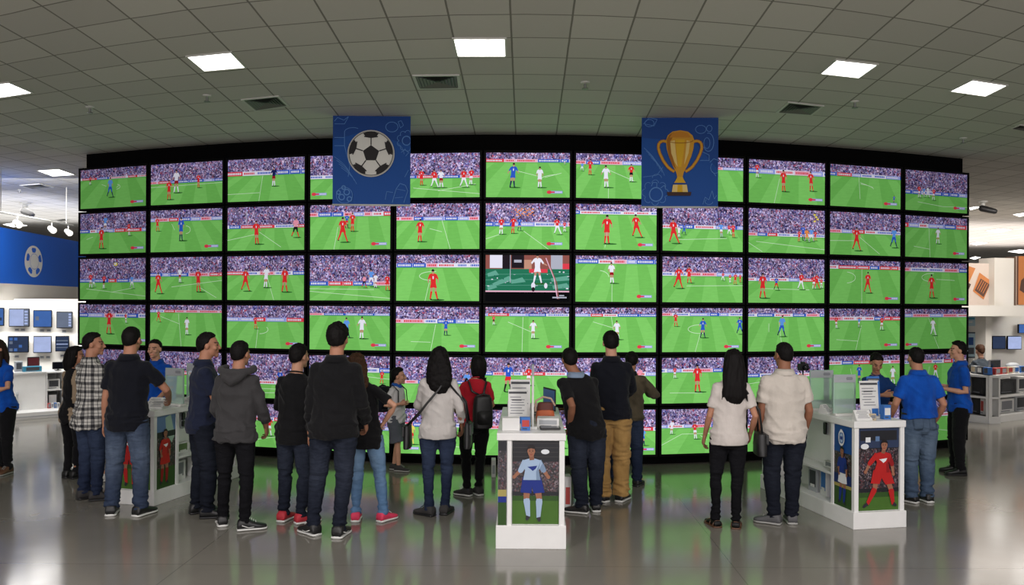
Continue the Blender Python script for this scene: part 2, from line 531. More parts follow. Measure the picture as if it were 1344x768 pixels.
def floor():
    m, nt, out = new_mat('polished_concrete')
    p = principled(nt, out, None, 0.25, 0, 0.5)
    co = objco(nt)
    n = noise_n(nt, co, 0.55, 5); n2 = noise_n(nt, co, 4.0, 5)
    c = mixc(nt, ramp(nt, n.outputs[0], [(0.3, (0, 0, 0)), (0.7, (1, 1, 1))]), lin((114, 111, 103)), lin((132, 128, 119)))
    c = mixc(nt, math_n(nt, 'MULTIPLY', n2.outputs[0], 0.35), c, lin((106, 103, 96)))
    s = N(nt, 'ShaderNodeSeparateXYZ'); L(nt, co, s.inputs[0])
    def joint(v, per, off):
        f = math_n(nt, 'FRACT', math_n(nt, 'DIVIDE', math_n(nt, 'ADD', v, 200.0 + off), per))
        return math_n(nt, 'LESS_THAN', math_n(nt, 'ABSOLUTE', math_n(nt, 'SUBTRACT', f, 0.5)), 0.0011)
    j = math_n(nt, 'MAXIMUM', joint(s.outputs[0], 4.2, 2.1), joint(s.outputs[1], 5.0, 1.0))
    c = mixc(nt, math_n(nt, 'MULTIPLY', j, 0.45), c, lin((70, 68, 62)))
    L(nt, c, p.inputs['Base Color'])
    r = math_n(nt, 'ADD', 0.09, math_n(nt, 'MULTIPLY', n2.outputs[0], 0.09)); L(nt, r, p.inputs['Roughness'])
    nb = noise_n(nt, co, 2.0, 3); bump(nt, p, nb.outputs[0], 0.02, 0.02)
    p.inputs['IOR'].default_value = 1.7
    mb = MB(); mb.quad((-40, -12, 0), (40, -12, 0), (40, 45, 0), (-40, 45, 0))
    return tag(mb.build('floor', m), kind='structure')
floor()

# ------------------------------------------------------------------ the wall of televisions
D0 = 10.51
XS = [102.5, 194.5, 295, 403, 516, 633, 751, 865, 978, 1085, 1184, 1271]
YS = [196.5, 263, 331, 399.5, 466, 534.5, 602]
ZS = [CAMZ + (PY0 - y) * D0 / F for y in YS]
def arc_pt(px, extra=0.0):
    th = (px - PX0) / F
    r = D0 / math.cos(th) + extra
    return Vector((r * th, r, 0))
NODES = [arc_pt(x) for x in XS]
black = plain('black_wall_paint', (9, 9, 10), 0.8, 0, .05)
def video_wall():
    mb = MB()
    def off(t, e):                       # a copy of the television line, E metres behind it
        pts = []
        for i in range(len(NODES)):
            a = NODES[max(i - 1, 0)]; b = NODES[min(i + 1, len(NODES) - 1)]
            d = (b - a).normalized(); p = NODES[i] + Vector((-d.y, d.x, 0)) * e
            pts.append(p)
        pts[0] = lerp3(pts[0], pts[1], .05); pts[-1] = lerp3(pts[-1], pts[-2], .035)
        return pts
    def lerp3(a, b, t): return a + (b - a) * t
    fr = off(0, .0715); bk = off(0, .42); px = fr
    n = len(px)
    vs = [(p.x, p.y, z) for p in fr for z in (0, CEIL)] + [(p.x, p.y, z) for p in bk for z in (0, CEIL)]
    fs = []
    for i in range(n - 1):
        a = 2 * i; b = 2 * n + 2 * i
        fs += [(a, a + 2, a + 3, a + 1), (b, b + 1, b + 3, b + 2), (a + 1, a + 3, b + 3, b + 1)]
    fs += [(0, 1, 2 * n + 1, 2 * n), (2 * n - 2, 4 * n - 2, 4 * n - 1, 2 * n - 1)]
    mb.add(vs, fs)
    return tag(mb.build('wall_back', black), kind='structure')
video_wall()
m_bezel = plain('black_bezel_plastic', (7, 7, 8), 0.6, 0, .12)
TVS = 1.0
def tvm(name, rgb, s=TVS, sample=False, var=0.0, ms=(1, 1, 1), ns=30): return emis('screen_' + name, rgb, s, sample, True, var, ms, ns)
s_grass = tvm('grass', (112, 186, 88), sample=True, var=0.13, ms=(1, 1, 5), ns=9)
s_stripe = tvm('light_stripe', (124, 198, 99), sample=True, var=0.13, ms=(1, 1, 5), ns=9)
s_far = tvm('far_grass', (98, 172, 84), var=0.13, ms=(1, 1, 8), ns=10)
s_line = tvm('pitch_line', (206, 232, 198))
s_crowd = crowd_mat('screen_crowd', 70.0, True, CROWD_STOPS, TVS)
s_col = {k: tvm(k, v) for k, v in dict(red=(214, 46, 48), darkred=(150, 28, 36), blue=(48, 88, 190), lblue=(96, 150, 225), navy=(30, 36, 84), white=(228, 228, 238), grey=(170, 172, 186), skin=(188, 140, 118),
          dark=(34, 28, 34), shadow=(48, 104, 46), orange=(232, 140, 70), yellow=(226, 206, 96), pink=(232, 150, 170), adred=(216, 62, 76), adblue=(58, 92, 190), adwhite=(222, 220, 234), adpink=(226, 176, 196), adlilac=(150, 160, 222), black=(12, 12, 14),
          boardgreen=(38, 112, 84), boardlight=(96, 160, 140), brick=(140, 82, 74), teal=(28, 92, 78)).items()}
def kit(k):
    s = s_col; b = dict(skin=s['skin'], hair=s['dark'], shadow=s['shadow'])
    K = dict(R=('red', 'red', 'red'), B=('blue', 'blue', 'navy'), L=('lblue', 'blue', 'navy'), W=('white', 'white', 'white'), V=('white', 'darkred', 'white'), X=('red', 'white', 'white'), N=('navy', 'darkred', 'white'),
             P=('pink', 'dark', 'red'), O=('orange', 'orange', 'grey'), Y=('yellow', 'red', 'yellow'), Q=('blue', 'red', 'dark'), D=('red', 'dark', 'white'), G=('lblue', 'white', 'grey'))[k]
    b.update(jersey=s[K[0]], shorts=s[K[1]], socks=s[K[2]]); b['num'] = s['adwhite'] if K[0] in ('red', 'blue') else None
    return b
# (row, column): crowd end, board top, board bottom, players, lines, logo x (0 none)
T = {
(0, 0): (.22, .22, .27, [(.15, .16, .39, 'D'), (.46, .22, .74, 'L')], [(.33, .40, .40, .45), (.55, .50, .60, .44)], .87, 'one player in light blue'),
(0, 1): (.42, .42, .48, [(.36, .14, .72, 'V'), (.26, .38, .88, 'R'), (.67, .27, .62, 'R')], [(.0, .56, 1, .52)], 0, 'a white shirted and two red players'),
(0, 2): (.29, .29, .39, [(.6, .2, .66, 'N')], [(.46, .4, .41, 1), (.0, .82, .42, .8)], 0, 'one dark shirted player beside a white line'),
(0, 3): (.45, .45, .53, [(.8, .4, .8, 'R')], [], .12, 'grass mostly behind the football banner'),
(0, 4): (.48, .5, .56, [(.3, .35, .72, 'R'), (.46, .36, .78, 'X'), (.54, .36, .78, 'V'), (.81, .35, .78, 'X'), (.89, .34, .72, 'X')], [(.2, .78, 1, .92), (.5, .85, .95, .7)], 0, 'five players grouped before a packed crowd'),
(0, 5): (.14, .14, .21, [(.31, .22, .78, 'B'), (.64, .3, .78, 'W'), (.94, .12, .26, 'G')], [(.36, .4, .62, .52), (.7, .55, .9, .45)], .83, 'a blue and a white player running'),
(0, 6): (.16, .16, .24, [(.07, .2, .4, 'G'), (.17, .12, .48, 'R'), (.37, .25, .76, 'W'), (.68, .21, .62, 'D')], [(.4, .6, .4, 1), (.4, .36, .72, .6)], 0, 'white player amid red ones beside the trophy banner'),
(0, 7): (.22, .22, .28, [(.2, .3, .6, 'R')], [], 0, 'mostly plain grass behind the trophy banner'),
(0, 8): (.2, .21, .32, [(.11, .08, .42, 'X'), (.45, .2, .72, 'R'), (.82, .2, .68, 'R')], [(.4, .42, .33, 1)], .88, 'two red players and one near the boards'),
(0, 9): (.17, .19, .27, [(.9, .66, .86, 'B')], [(.4, .24, .42, .8), (.42, .4, .6, .5)], .86, 'an almost empty pitch'),
(0, 10): (.48, .5, .59, [(.22, .36, .68, 'X'), (.3, .4, .66, 'G'), (.36, .38, .66, 'W'), (.44, .4, .72, 'X')], [(.2, .78, .6, .86), (.6, .86, 1, .84)], .87, 'a cluster of players far from the camera'),
(1, 0): (.38, .4, .48, [(.38, .05, .47, 'G'), (.33, .33, .88, 'R'), (.75, .25, .58, 'X')], [(.1, .64, .2, .58)], .88, 'a white and two red players before the crowd'),
(1, 1): (.17, .19, .27, [(.1, .15, .5, 'R'), (.43, .17, .74, 'B')], [(.3, .33, .34, .48)], .86, 'a blue player before a white half circle'),
(1, 2): (.4, .42, .49, [(.39, .3, .86, 'R'), (.88, .25, .72, 'P')], [(.42, .58, .7, .93), (0, .76, .4, .62)], 0, 'a red and a pink shirted player'),
(1, 3): (.16, .17, .26, [(.46, .2, .52, 'Q'), (.53, .17, .6, 'R'), (.41, .27, .84, 'R')], [(.35, .5, .3, 1)], .87, 'two red players around a blue one'),
(1, 4): (.28, .29, .37, [(.28, .33, .84, 'R')], [(.55, .37, .65, 1), (.4, .55, .55, .62)], 0, 'one red player left of a slanting line'),
(1, 5): (.4, .41, .5, [(.18, .3, .68, 'X'), (.32, .28, .66, 'R'), (.4, .3, .6, 'B'), (.86, .3, .68, 'X'), (.94, .38, .62, 'X')], [(.45, .6, .75, 1), (0, .78, .2, .66)], .83, 'red players spread out before orange fans'),
(1, 6): (.14, .15, .22, [(.38, .22, .87, 'R'), (.76, .2, .72, 'R')], [(.4, .4, .36, .95)], .87, 'two large red players'),
(1, 7): (.41, .42, .5, [(.14, .28, .84, 'R'), (.26, .4, .64, 'B'), (.2, .45, .7, 'W'), (.73, .34, .68, 'G'), (.83, .38, .62, 'X'), (.88, .36, .68, 'R')], [(.2, .75, .8, .7)], 0, 'red and blue players meeting at right'),
(1, 8): (.54, .55, .62, [(.65, .46, .73, 'R'), (.72, .34, .7, 'B'), (.76, .42, .74, 'O'), (.82, .4, .72, 'G'), (.87, .46, .7, 'R')], [(0, .78, .18, .98), (.1, .75, 1, .9)], 0, 'a red orange and blue huddle at right'),
(1, 9): (.4, .41, .49, [(.37, .33, .9, 'R'), (.9, .3, .8, 'L')], [(.42, .58, .7, .96), (.0, .68, .4, .66)], 0, 'a red player and a blue one at right'),
(1, 10): (.14, .18, .28, [(.52, .25, .66, 'W')], [(.38, .28, .4, 1), (.14, .74, .4, .8)], .87, 'one white player right of a vertical line'),
(2, 0): (.5, .5, .58, [(.17, .34, .72, 'X'), (.22, .44, .7, 'G'), (.37, .38, .74, 'D'), (.8, .4, .74, 'G')], [(.1, .74, 1, .92), (.5, .82, .8, .72)], 0, 'several small players and a ball in the air'),
(2, 1): (.36, .37, .45, [(.12, .34, .86, 'R'), (.42, .24, .6, 'V'), (.68, .26, .82, 'R')], [(.7, .72, .92, .95), (.3, .7, 1, .55)], 0, 'two red players with a white one between'),
(2, 2): (.34, .35, .43, [(.24, .27, .8, 'R'), (.5, .22, .72, 'W'), (.75, .25, .82, 'R')], [(.53, .5, .61, 1)], 0, 'a white player standing between two red ones'),
(2, 3): (.57, .58, .67, [(.68, .44, .72, 'P'), (.77, .3, .7, 'G'), (.82, .4, .72, 'W'), (.97, .42, .78, 'R')], [(0, .8, 1, .95), (.0, .74, .8, .76)], 0, 'a big crowd above players at the right edge'),
(2, 4): (.17, .18, .27, [(.455, .3, .98, 'R')], [(.4, .6, .35, 1)], 0, 'one large red player in the centre circle'),
(2, 6): (.07, .08, .17, [(.45, .13, .6, 'V')], [(.45, .6, .45, 1)], .86, 'one white player above a vertical line'),
(2, 7): (.33, .34, .42, [(.19, .2, .7, 'R'), (.33, .2, .58, 'R'), (.75, .32, .52, 'X'), (.84, .36, .56, 'X'), (.9, .34, .6, 'R'), (.97, .36, .55, 'R')], [(.3, .64, 1, .62)], 0, 'two red players at left and more at right'),
(2, 8): (.43, .44, .51, [(.18, .32, .9, 'R'), (.36, .4, .72, 'Q'), (.68, .3, .7, 'X'), (.86, .36, .68, 'X'), (.9, .32, .68, 'R'), (.96, .42, .66, 'X')], [(.2, .68, .8, .7)], 0, 'one big red player before a red group'),
(2, 9): (.1, .12, .2, [(.53, .25, .76, 'R')], [(.45, .2, .45, 1)], .88, 'one red player right of the half way line'),
(2, 10): (.1, .13, .22, [(.43, .27, .86, 'R')], [(.5, .4, .8, .42)], .88, 'one red player inside an arc'),
(3, 0): (.2, .22, .32, [(.45, .12, .74, 'R'), (.71, .2, .46, 'X')], [], .92, 'a red player sprinting'),
(3, 1): (.1, .12, .18, [(.12, .12, .42, 'R'), (.52, .28, .72, 'W')], [(.4, .2, .44, 1), (.15, .28, .42, .46)], 0, 'a white player running across a line'),
(3, 2): (.27, .28, .37, [(.38, .24, .55, 'R')], [(.41, .5, .38, 1)], .87, 'one small red player beside an arc'),
(3, 3): (.14, .16, .21, [(.47, .25, .72, 'L'), (.65, .22, .74, 'W')], [], .87, 'a light blue and a white player'),
(3, 4): (.27, .28, .37, [(.6, .26, .64, 'B')], [(.48, .4, .42, 1), (.18, .79, .42, .8)], .87, 'a small blue player right of a line'),
(3, 5): (.12, .14, .2, [(.1, .18, .4, 'D'), (.57, .28, .7, 'W')], [(.45, .22, .44, 1), (.27, .33, .56, .56)], .83, 'a white player striding past a vertical line'),
(3, 6): (.13, .14, .2, [(.52, .28, .72, 'W')], [(.44, .15, .47, .5), (.22, .32, .46, .45)], .87, 'a white player above a head'),
(3, 7): (.1, .11, .18, [(.17, .1, .42, 'R'), (.5, .22, .68, 'B'), (.97, .2, .6, 'B')], [(.47, .6, .41, 1)], .87, 'a blue player leaving the centre circle'),
(3, 8): (.1, .12, .19, [(.43, .15, .66, 'L')], [(.27, .35, .27, .55), (.4, .3, .44, .9)], .87, 'one light blue player in mid pitch'),
(3, 9): (.18, .19, .28, [(.1, .17, .47, 'X'), (.41, .2, .45, 'G'), (.73, .17, .52, 'X')], [(.45, .4, .37, 1), (.1, .74, .4, .78)], .87, 'two red players flanking a white one'),
(3, 10): (.1, .12, .2, [(.46, .22, .67, 'W')], [(.38, .22, .5, .7), (.46, .65, .55, 1)], .12, 'one white player on a slanting line'),
(4, 2): (.6, .6, .68, [(.7, .34, .78, 'B'), (.1, .5, .7, 'R')], [(.0, .9, 1, .86), (.3, .78, 1, .8)], 0, 'tall crowd stands and a blue player'),
(4, 3): (.25, .26, .36, [(.9, .3, .6, 'R')], [(.4, .4, 1, .5)], 0, 'a striped pitch behind the watching heads'),
(4, 4): (.5, .51, .58, [(.85, .3, .75, 'G')], [(.3, .7, 1, .8)], 0, 'a dense crowd behind the long haired woman'),
(4, 5): (.29, .31, .38, [(.27, .1, .74, 'Q'), (.52, .18, .6, 'X')], [], 0, 'a blue and red player facing a red one'),
(4, 6): (.29, .31, .39, [(.8, .2, .6, 'P')], [(.6, .4, .9, .5)], 0, 'grass behind the dark haired men'),
(4, 7): (.23, .24, .32, [(.16, .19, .45, 'X'), (.44, .14, .76, 'R')], [(.1, .77, .5, .78)], 0, 'one red player left of the long haired woman'),
(4, 8): (.36, .37, .45, [(.2, .5, .9, 'R'), (.7, .35, .7, 'X')], [(0, .6, .4, .5)], 0, 'a crowd between the couple in white'),
(4, 9): (.1, .12, .2, [(.42, .2, .64, 'B'), (.9, .25, .7, 'W')], [(.3, .3, .35, .9)], 0, 'a blue player left of the stooping clerk'),
(4, 10): (.12, .14, .22, [(.5, .2, .6, 'X'), (.15, .2, .6, 'W')], [(.4, .3, .3, 1)], .2, 'a striped pitch between the two blue shirted clerks'),
(4, 0): (.4, .41, .48, [(.5, .4, .8, 'R')], [(.2, .6, .9, .9)], 0, 'a pitch behind the man in plaid'),
(4, 1): (.45, .46, .54, [(.3, .4, .8, 'R')], [(.2, .7, .9, .9)], 0, 'a crowd behind the smiling clerk'),
(5, 2): (.3, .31, .39, [(.56, .28, .74, 'X')], [(.2, .9, .8, .7)], 0, 'a red player beside the grey hoodie'),
(5, 4): (.3, .31, .4, [(.2, .3, .8, 'Y'), (.8, .5, .8, 'W')], [(.3, .7, 1, .9)], .2, 'a pitch behind the boy in shorts'),
(5, 7): (.34, .35, .42, [(.12, .24, .56, 'W'), (.42, .29, .68, 'X')], [(.0, .8, .25, .56), (.25, .56, .7, .56), (.48, .6, .56, .7)], 0, 'a white and a red player by the penalty box'),
(5, 6): (.38, .39, .47, [(.85, .4, .8, 'L')], [(.2, .6, .8, .8)], .9, 'a pitch seen between two mens legs'),
(5, 10): (.3, .31, .4, [(.25, .25, .7, 'R')], [(.1, .6, .8, .8)], 0, 'a pitch behind the clerks dark trousers'),
}
ROWN = ['top row', 'second row', 'third row', 'fourth row', 'fifth row', 'bottom row']
COLN = ['first from left', 'second from left', 'third from left', 'fourth from left', 'fifth from left', 'middle column', 'fifth from right', 'fourth from right', 'third from right', 'second from right', 'last at right']
def ads(a, y0, y1, rng):
    s = s_col; x = -rng.random() * .2
    a.rect(0, y0, 1, y1, s['adwhite'])
    base = a.layer
    while x < 1:
        w = rng.uniform(.1, .28); k = rng.choice(['adred', 'adblue', 'adwhite', 'adblue', 'adpink', 'adlilac', 'adwhite'])
        a.layer = base + 1; a.rect(x, y0, x + w, y1, s[k], False)
        a.layer = base + 2
        t = {'adwhite': rng.choice(['adred', 'adblue']), 'adpink': 'adred'}.get(k, 'adwhite')
        xx = x + .015
        while xx < x + w - .03:      # unreadable lettering on the boards
            ww = rng.uniform(.008, .02); a.rect(xx, y0 + (y1 - y0) * .26, xx + ww, y0 + (y1 - y0) * .74, s[t], False); xx += ww + .006
        x += w + .004
    a.layer = base + 3
def screen_art(w, h, r, c, rng):
    a = Art(w, h, 0.0, 0.00022)
    s = s_col
    if (r, c) == (2, 5):              # the odd one out: a table game under studio lights
        a.rect(0, 0, 1, 1, s['black'])
        a.rect(0, 0, 1, .3, s['brick']); a.rect(.05, 0, .2, .28, s['adwhite']); a.rect(.2, 0, .3, .3, s['dark']); a.rect(.31, 0, .46, .28, s['dark']); a.rect(.34, .1, .43, .16, s['grey'])
        a.rect(.78, 0, .92, .3, s['grey']); a.rect(.92, .18, 1, .4, s['adred']); a.rect(.46, .1, .55, .36, s['skin'])
        a.poly([(0, .3), (1, .3), (1, .76), (0, .78)], s['boardgreen'])
        for (x0, y0, x1, y1) in ((.02, .4, .12, .33), (.1, .6, .28, .45), (.3, .55, .44, .48), (.78, .5, .98, .44), (.8, .66, .97, .6), (.02, .7, .1, .6)):
            a.poly([(x0, y0), (x1, y1), (x1 + .04, y1 + .1), (x0 + .01, y0 + .07)], s['boardlight'])
        for k in range(26): a.disc(rng.random(), rng.uniform(.33, .74), rng.uniform(.006, .018), rng.uniform(.006, .016), s[rng.choice(['adwhite', 'teal', 'grey', 'teal'])], 7)
        for y in (.42, .54, .66): a.line([(0, y), (1, y - .02)], .008, s['boardlight'])
        a.rect(0, .77, 1, .8, s['adpink']); a.rect(0, .8, 1, 1, s['black'])
        a.line([(.295, 0), (.295, .6)], .015, s['grey'])
        a.rect(.52, .3, .74, .38, s['adred'])
        a.figure(.62, -.04, .62, dict(kit('W')), .08, 0, .2)
        a.disc(.57, .66, .025, .07, s['adwhite']); a.disc(.72, .66, .02, .06, s['adwhite']); a.disc(.57, .74, .02, .05, s['dark'])
        a.line([(.72, .06), (.82, .5), (.86, .94)], .02, s['adpink']); a.line([(.74, .1), (.85, .6), (.875, .95)], .018, s['brick'])
        a.rect(.8, .9, .97, .93, s['grey']); a.rect(.88, .86, .94, .885, s['grey'])
        return a, 'a tabletop game instead of the match'
    if (r, c) in T: ce, a0, a1, pl, ln, logo, desc = T[(r, c)]
    else:
        ce = rng.uniform(.25, .42); a0, a1 = ce + .01, ce + .09
        pl = [(rng.uniform(.1, .9), a0 - .05, rng.uniform(.55, .85), rng.choice('RBWX'))]; ln = [(.3, .6, .6, .95)]; logo = rng.choice([0, .87]); desc = None
    a.rect(0, 0, 1, 1, s_grass)
    ns = rng.choice([4, 5, 6]); vx = rng.uniform(.3, .7); sp = rng.uniform(.5, 1.1)
    a.layer += 1
    for k in range(-6, 12, 2):
        x0 = vx + (k / ns - .5) * .62; x1 = x0 + .62 / ns
        X0 = vx + (x0 - vx) * (1 + 1.2 * sp); X1 = vx + (x1 - vx) * (1 + 1.2 * sp)
        a.poly([(x0, a1), (x1, a1), (X1, 1), (X0, 1)], s_stripe, False)
    a.layer += 1
    a.rect(0, a1, 1, a1 + .02, s_far)
    a.rect(0, 0, 1, a0 + .005, s_crowd)
    tilt = .0
    ads(a, a0, a1, rng)
    if rng.random() < .45 and ce > .3: a.rect(rng.uniform(.1, .8), .03, rng.uniform(.1, .8) * 0 + rng.uniform(.1, .8), .032, s_col['adwhite'])
    for (x0, y0, x1, y1) in ln: a.line([(x0, y0), (x1, y1)], .0095, s_line)
    arcs = {(0, 0): (.55, .48, .06, .06, -1.3, 1.5), (1, 1): (.5, .48, .06, .09, -1.6, 1.6), (2, 4): (.45, .46, .17, .1, 1.6, 4.9), (2, 9): (.22, .4, .14, .13, -1.4, 1.4), (2, 10): (.43, .36, .16, .1, 1.7, 4.9), (3, 2): (.42, .56, .12, .1, -.6, 1.5),
            (3, 7): (.47, .48, .15, .1, 1.2, 5), (0, 9): (.36, .55, .25, .12, -1.3, -.1), (2, 6): (.28, .46, .13, .14, -1.4, 0), (0, 5): (.9, .6, .25, .12, 3.4, 4.5)}
    if (r, c) in arcs: a.arc(*arcs[(r, c)], .011, s_line)
    if (r, c) == (2, 0): a.disc(.55, .14, .03, .045, s['yellow']); a.disc(.545, .13, .016, .025, s['adwhite'])
    if (r, c) == (1, 2): a.rect(.245, .1, .255, .38, s['grey'])
    if (r, c) == (1, 5): [a.disc(.36 + .02 * (k % 11) + .006 * (k % 3), .12 + .035 * (k * 7 % 5), .008, .016, s['orange'], 6) for k in range(34)]
    if (r, c) == (1, 8): [a.rect(.85 + .02 * (k % 3), .08 + .05 * k, .88 + .02 * (k % 3), .12 + .05 * k, s['yellow']) for k in range(4)]
    pl = sorted(pl, key=lambda p: p[2])
    for (x, yt, yf, k) in pl:
        a.figure(x, yt, yf, kit(k), rng.choice([.02, .04, .07, .15]), rng.uniform(-.08, .08), rng.uniform(0, .10))
    if logo:
        y = .88
        a.rect(logo - .085, y - .028, logo + .085, y + .028, s['adlilac']); a.disc(logo - .075, y, .03, .04, s['adred'], 10); a.rect(logo - .05, y - .016, logo - .01, y + .016, s['adred'])
        base = a.layer + 1
        for k in range(4): a.layer = base; a.rect(logo + .0 + k * .02, y - .014, logo + .013 + k * .02, y + .014, s['adwhite'], False)
    return a, desc
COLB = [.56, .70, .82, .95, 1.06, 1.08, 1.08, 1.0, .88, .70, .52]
def build_tvs():
    rng = random.Random(11)
    mates = {}
    for r in range(6):
        for c in range(11):
            a, b = NODES[c], NODES[c + 1]
            d = b - a; wpx = d.length; ang = math.atan2(d.y, d.x)
            z0, z1 = ZS[r + 1], ZS[r]
            w, h = wpx - 0.022, (z1 - z0) - 0.018
            mid = (a + b) / 2
            mb = MB(); t = 0.028
            mb.rbox((0, 0.035, 0), (w, 0.07, h), 0.006, 2, 'Y')
            # raised bezel round the picture
            for (cx, cz, sx, sz) in ((0, h / 2 - t / 2, w, t), (0, -h / 2 + t / 2, w, t), (-w / 2 + t / 2, 0, t, h - 2 * t), (w / 2 - t / 2, 0, t, h - 2 * t)):
                mb.box((cx, -0.006, cz), (sx, 0.014, sz))
            mb.box((0, -0.0135, -h / 2 + t / 2), (0.05, 0.002, 0.006))
            o = mb.build('television', m_bezel, None, loc=(mid.x, mid.y, (z0 + z1) / 2), rz=ang)
            art, desc = screen_art(w - 2 * t, h - 2 * t, r, c, rng)
            s = art.obj('screen', o)
            s.location = (0, -0.0005, 0)
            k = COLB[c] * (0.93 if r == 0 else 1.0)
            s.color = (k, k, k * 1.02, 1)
            lab = 'wall television, %s, %s' % (ROWN[r], COLN[c])
            if desc: lab += ', ' + desc
            w_ = lab.split()
            tag(o, ' '.join(w_[:16]), 'television', 'televisions on the curved video wall')
build_tvs()
# ------------------------------------------------------------------ ceiling fittings
m_white = plain('white_laminate', (226, 226, 224), 0.35)
m_whitem = plain('white_painted_metal', (205, 205, 200), 0.4)
m_steel = plain('brushed_steel', (150, 150, 150), 0.35, 0.9)
m_dark = plain('dark_plastic', (28, 28, 30), 0.45)
def light_mat():
    m, nt, out = new_mat('light_diffuser')
    uv = N(nt, 'ShaderNodeTexCoord').outputs['UV']
    s = N(nt, 'ShaderNodeSeparateXYZ'); L(nt, uv, s.inputs[0])
    def cell(v, n):
        f = math_n(nt, 'FRACT', math_n(nt, 'MULTIPLY', v, n))
        return math_n(nt, 'SUBTRACT', 1.0, math_n(nt, 'POWER', math_n(nt, 'MULTIPLY', math_n(nt, 'ABSOLUTE', math_n(nt, 'SUBTRACT', f, 0.5)), 2.0), 4.0))
    k = math_n(nt, 'MULTIPLY', cell(s.outputs[0], 3.0), cell(s.outputs[1], 3.0))
    e = N(nt, 'ShaderNodeEmission'); e.inputs[0].default_value = (1.0, 0.97, 0.92, 1)
    oi = N(nt, 'ShaderNodeObjectInfo'); sc_ = N(nt, 'ShaderNodeSeparateColor'); L(nt, oi.outputs['Color'], sc_.inputs[0])
    L(nt, math_n(nt, 'MULTIPLY', math_n(nt, 'ADD', 0.55, math_n(nt, 'MULTIPLY', k, 0.6)), math_n(nt, 'MULTIPLY', sc_.outputs[0], LIGHT)), e.inputs[1])
    L(nt, e.outputs[0], out.inputs[0])
    return m
LIGHT = 6.0
m_light = light_mat()
def quad_thing(pts):
    c = sum(pts, Vector()) / 4
    return c, [p - c for p in pts]
def ceiling_light(corners, label, k=1.0):
    """CORNERS: far-left, far-right, near-right, near-left"""
    P = [on_plane(x, y, CEIL) for x, y in corners]
    c, q = quad_thing(P)
    root = empty('ceiling_light', c); tag(root, label, 'ceiling light', 'square ceiling light panels')
    fr = MB()
    for i in range(4):
        a, b = q[i], q[(i + 1) % 4]
        ia, ib = a * .93, b * .93
        z0, z1 = Vector((0, 0, -0.012)), Vector((0, 0, 0.0))
        vs = [a + z1, b + z1, b + z0, a + z0, ia + z0, ib + z0]
        fr.add(vs, [(0, 1, 2, 3), (3, 2, 5, 4)])
    fr.build('frame', m_whitem, root)
    d = MB(); d.add([p * .93 + Vector((0, 0, -0.008)) for p in (q[0], q[1], q[2], q[3])], [(0, 1, 2, 3)])
    o = d.build('diffuser', m_light, root)
    uv = o.data.uv_layers.new(name='UVMap')
    for i, t in enumerate(((0, 1), (1, 1), (1, 0), (0, 0))): uv.data[i].uv = t
    o.color = (k, k, k, 1)
    return root
ceiling_light([(593, 49), (665, 49), (665.5, 73.5), (599, 73.5)], 'square ceiling light panel straight above, between the two banners')
ceiling_light([(243, 73), (304, 67), (324, 88), (267, 93)], 'square ceiling light panel up and left of the football banner')
ceiling_light([(-32, 112), (12, 107), (44, 121), (-2, 128)], 'ceiling light panel cut by the left picture edge')
ceiling_light([(1097, 77), (1154, 83.5), (1128, 102), (1075, 96)], 'square ceiling light panel right of the trophy banner')
ceiling_light([(1276, 103.5), (1324, 111), (1294, 126), (1245, 119)], 'ceiling light panel at the right end, beyond its neighbour')
ceiling_light([(47, 223), (77, 221), (100, 229), (69, 231)], 'distant ceiling light panel left of the top television')
ceiling_light([(2, 294), (20, 291.5), (38, 296), (17, 298)], 'small distant ceiling light panel above the blue wall')
ceiling_light([(1272, 272), (1281, 270.5), (1289, 271.2), (1273, 275.5)], 'distant ceiling light sliver beside the top right television')
ceiling_light([(1328, 281), (1350, 278), (1362, 281), (1337, 284)], 'distant ceiling light panel at the far right edge')
ceiling_light([(1292, 303), (1312, 299.8), (1330, 301), (1310, 305)], 'distant ceiling light panel in mid air right of the video wall')
ceiling_light([(1272, 319.5), (1284, 317), (1298, 318.5), (1281, 321.8)], 'second distant ceiling light beside the second television row')
ceiling_light([(1321, 330), (1338, 327.2), (1356, 328.5), (1340, 332.5)], 'far ceiling light panel nearest the orange picture')
ceiling_light([(1272, 338.5), (1280, 336.4), (1288, 337.6), (1279, 340.6)], 'farthest ceiling light panel beside the third television row')
# panels over the spectators and behind the photographer, one every few tiles
for (x, y) in ((-2.4, 3.3), (2.4, 3.3), (-7, 3.6), (7, 3.6), (-2.4, -2), (2.4, -2), (-7, -2), (7, -2), (0, 0.6)):
    P = [Vector((x - .25, y + .27, CEIL)), Vector((x + .25, y + .27, CEIL)), Vector((x + .25, y - .27, CEIL)), Vector((x - .25, y - .27, CEIL))]
    ld = bpy.data.lights.new('ceiling_lamp', 'AREA'); ld.shape = 'RECTANGLE'; ld.size = .5; ld.size_y = .54; ld.energy = 122; ld.color = (1, .945, .945)
    lo = bpy.data.objects.new('ceiling_lamp', ld); COL.objects.link(lo); lo.location = (x, y, CEIL - 0.02)

